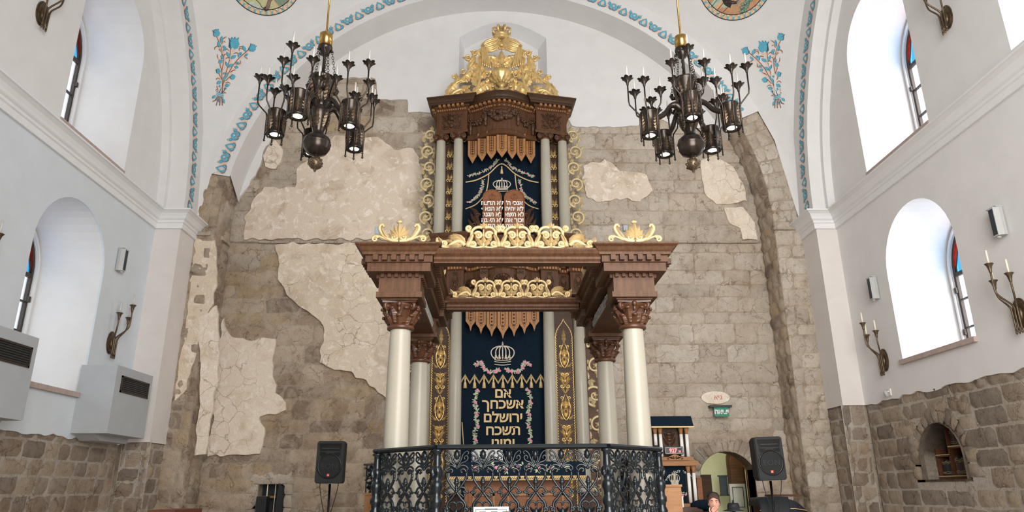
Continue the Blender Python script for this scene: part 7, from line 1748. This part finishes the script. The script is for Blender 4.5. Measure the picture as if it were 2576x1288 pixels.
for j in range(nv2):
    for i in range(nu2): i2 = (i + 1) % nu2; fs.append((j * nu2 + i, (j + 1) * nu2 + i, (j + 1) * nu2 + i2, j * nu2 + i2))
b.M = H; b.add(vs, fs, 0, True)
rnd = random.Random(31)
for k in range(230):                                       # locks combed forward and down the sides
    a = rnd.uniform(-2.6, 2.6); front = max(0, math.cos(a)); t1 = lerp(R(103), R(53), front ** .8) + rnd.uniform(-.06, .10); t0 = rnd.uniform(.15, .8); sw = rnd.uniform(-.25, .15); n_ = 7
    b.tube([(math.sin(a + sw * i / n_) * math.sin(lerp(t0, t1, i / n_)) * .076 * 1.11, -math.cos(a + sw * i / n_) * math.sin(lerp(t0, t1, i / n_)) * .098 * 1.11 + .002, math.cos(lerp(t0, t1, i / n_)) * .122 * 1.10) for i in range(n_ + 1)], [.0035, .005, .006, .006, .0055, .005, .004, .0015], 5)
b.build('hair', 'hair', man)
b = MB(); b.M = H @ Matrix.Translation((0, .045, .09)) @ Matrix.Rotation(R(-32), 4, 'X'); b.lathe([(.083, -.018), (.084, -.008), (.072, .022), (.045, .042), (.0, .05)], 22); b.build('cap', 'kippah', man)
b = MB(); b.M = Matrix.Translation((hx, HY, hz)) @ Matrix.Rotation(R(-6), 4, 'Z'); b.lathe([(.10, -.215), (.082, -.19), (.074, -.165), (.072, -.150), (.066, -.150), (.064, -.18)], 22, (0, .028, 0), caps=False); b.build('collar', 'coat', man)
# raised hand covering mouth and chin: palm, four bent fingers and a thumb
Hn = H @ Matrix.Translation((-.018, -.122, -.10))
q = lambda x, y, z: tuple(Hn @ Vector((x, y, z)))
hv = [q(-.035, .0, -.075), q(-.022, -.004, -.045), q(-.006, -.006, -.012)]; he = [(0, 1), (1, 2)]; hr = [(.022, .018), (.034, .016), (.036, .014)]
for k, (dx, L) in enumerate(((-.026, .050), (-.008, .058), (.010, .055), (.027, .044))):
    i0 = len(hv); z0 = .012 - abs(k - 1.3) * .003
    hv += [q(dx, -.008, z0), q(dx + .010 + .002 * k, -.014, z0 + L * .42), q(dx + .024 + .002 * k, -.006, z0 + L * .74), q(dx + .034 + .002 * k, .006, z0 + L * .92)]
    he += [(2, i0), (i0, i0 + 1), (i0 + 1, i0 + 2), (i0 + 2, i0 + 3)]; hr += [.0098, .0092, .0085, .007]
i0 = len(hv); hv += [q(-.040, -.002, -.030), q(-.056, .0, .000), q(-.052, .010, .028), q(-.044, .016, .044)]; he += [(1, i0), (i0, i0 + 1), (i0 + 1, i0 + 2), (i0 + 2, i0 + 3)]; hr += [.013, .011, .010, .0085]
skin_body('hand', hv, he, hr, 'skin', man)
q2 = lambda x, y, z: P(x, y, z)
hv = [q2(.10, -.18, -.80), q2(.06, -.235, -.80), q2(.03, -.265, -.80)]; he = [(0, 1), (1, 2)]; hr = [.024, (.036, .02), (.034, .016)]
for k in range(4):
    i0 = len(hv); dz = -.025 + .018 * k; hv += [q2(.005, -.285, -.80 + dz), q2(-.03, -.295, -.803 + dz), q2(-.055, -.285, -.81 + dz)]; he += [(2, i0), (i0, i0 + 1), (i0 + 1, i0 + 2)]; hr += [.0095, .009, .0075]
i0 = len(hv); hv += [q2(.05, -.25, -.765), q2(.02, -.275, -.745), q2(-.005, -.285, -.74)]; he += [(1, i0), (i0, i0 + 1), (i0 + 1, i0 + 2)]; hr += [.012, .010, .008]
skin_body('hand', hv, he, hr, 'skin', man)
# black felt hat of somebody seated lower, just its top in view, and the dark chair back beside it
p = onY(1845, 1276, 10.9); b = MB(); b.lathe([(.14, -.05), (.15, -.045), (.09, -.03), (.085, .03), (.07, .06), (.05, .055), (.0, .05)], 22, (p.x, 10.9, p.z)); b.tube([(p.x, 10.9, p.z + .05), (p.x, 10.9, p.z + .10)], [.02, .008], 8)
b.lathe([(.02, -p.z), (.13, -p.z + .01), (.03, -p.z + .05), (.025, -.06), (.1, -.05)], 12, (p.x, 10.9, p.z)); o = b.build('black_finial', 'black'); tag(o, 'black rounded finial on a post, just showing below the arched doorway', 'finial')
# ================================================================== CAMERA, DAYLIGHT, LAMPS
cam = bpy.data.cameras.new('camera'); co = bpy.data.objects.new('camera', cam); COL.objects.link(co)
cam.sensor_fit = 'HORIZONTAL'; cam.sensor_width = 36; cam.lens = 36 * FPX / 2576; cam.clip_start = .05; cam.clip_end = 200
mw = Matrix((RT, UP, -FW)).transposed().to_4x4(); mw.translation = CAM; co.matrix_world = mw
sc = bpy.context.scene; sc.camera = co
w = bpy.data.worlds.new('sky'); sc.world = w; w.use_nodes = True
bg = w.node_tree.nodes['Background']; bg.inputs[0].default_value = (.92, .96, 1, 1); bg.inputs[1].default_value = 1.3
def area(name, loc, rot, sx, sy, power, col=(1, 1, 1), shape='RECTANGLE', spread=180):
    l = bpy.data.lights.new(name, 'AREA'); l.shape = shape; l.size = sx; l.size_y = sy; l.energy = power; l.color = col; l.spread = R(spread)
    o = bpy.data.objects.new(name, l); COL.objects.link(o); o.location = loc; o.rotation_euler = rot; return o
# light of the dome's ring of windows
area('dome_daylight', (PC.x, PC.y - 1.0, 17.2), (R(-8), 0, 0), 8.5, 8.5, 750, (1, .99, .975))
# added fill panel by the rear wall, aimed to brighten the back wall
area('rear_fill', (1.2, Y0 + .1, 5.6), (R(90), 0, R(3)), 8, 9, 1450, (1, .99, .975), 'RECTANGLE', 125)
# daylight outside each side window
for nm, X, sg, k, col, pw in (('daylight_left_lower', XL, 1, 'lower', (.80, .90, 1), 22), ('daylight_left_upper', XL, 1, 'upper', (.86, .93, 1), 22), ('daylight_right_lower', XR, -1, 'lower', (1, .99, .97), 200), ('daylight_right_upper', XR, -1, 'upper', (1, .99, .97), 200), ('daylight_right_far', XR, -1, 'far_upper', (1, .99, .97), 200), ('daylight_left_far', XL, 1, 'far_upper', (.86, .93, 1), 22)):
    yc, hw, zs = WIN[k]; area(nm, (X - sg * 1.75, yc - .5, zs - .3), (0, R(-90 * sg) , 0), 3.4, 2.6, pw, col)
l = bpy.data.lights.new('passage_lamp', 'POINT'); l.energy = 32; l.color = (1, .97, .86); l.shadow_soft_size = .25
o = bpy.data.objects.new('passage_lamp', l); COL.objects.link(o); o.location = (4.9, 16.6, 2.9)
l = bpy.data.lights.new('niche_daylight', 'AREA'); l.energy = 60; l.size = 1.0; l.color = (.85, .82, 1)
o = bpy.data.objects.new('niche_daylight', l); COL.objects.link(o); o.location = (wc[0], YB + 1.2, wc[1] + .2); o.rotation_euler = (R(-90), 0, 0)
vs_ = sc.view_settings; sc.display_settings.display_device = 'sRGB'
vs_.view_transform = 'Standard'; vs_.look = 'None'; vs_.gamma = 1; vs_.use_curve_mapping = False; vs_.exposure = 0.0
sc.cycles.use_denoising = True
sc.cycles.max_bounces = 8; sc.cycles.diffuse_bounces = 5; sc.cycles.transparent_max_bounces = 12
sc.cycles.caustics_reflective = False; sc.cycles.caustics_refractive = False
sc.cycles.sample_clamp_indirect = 6
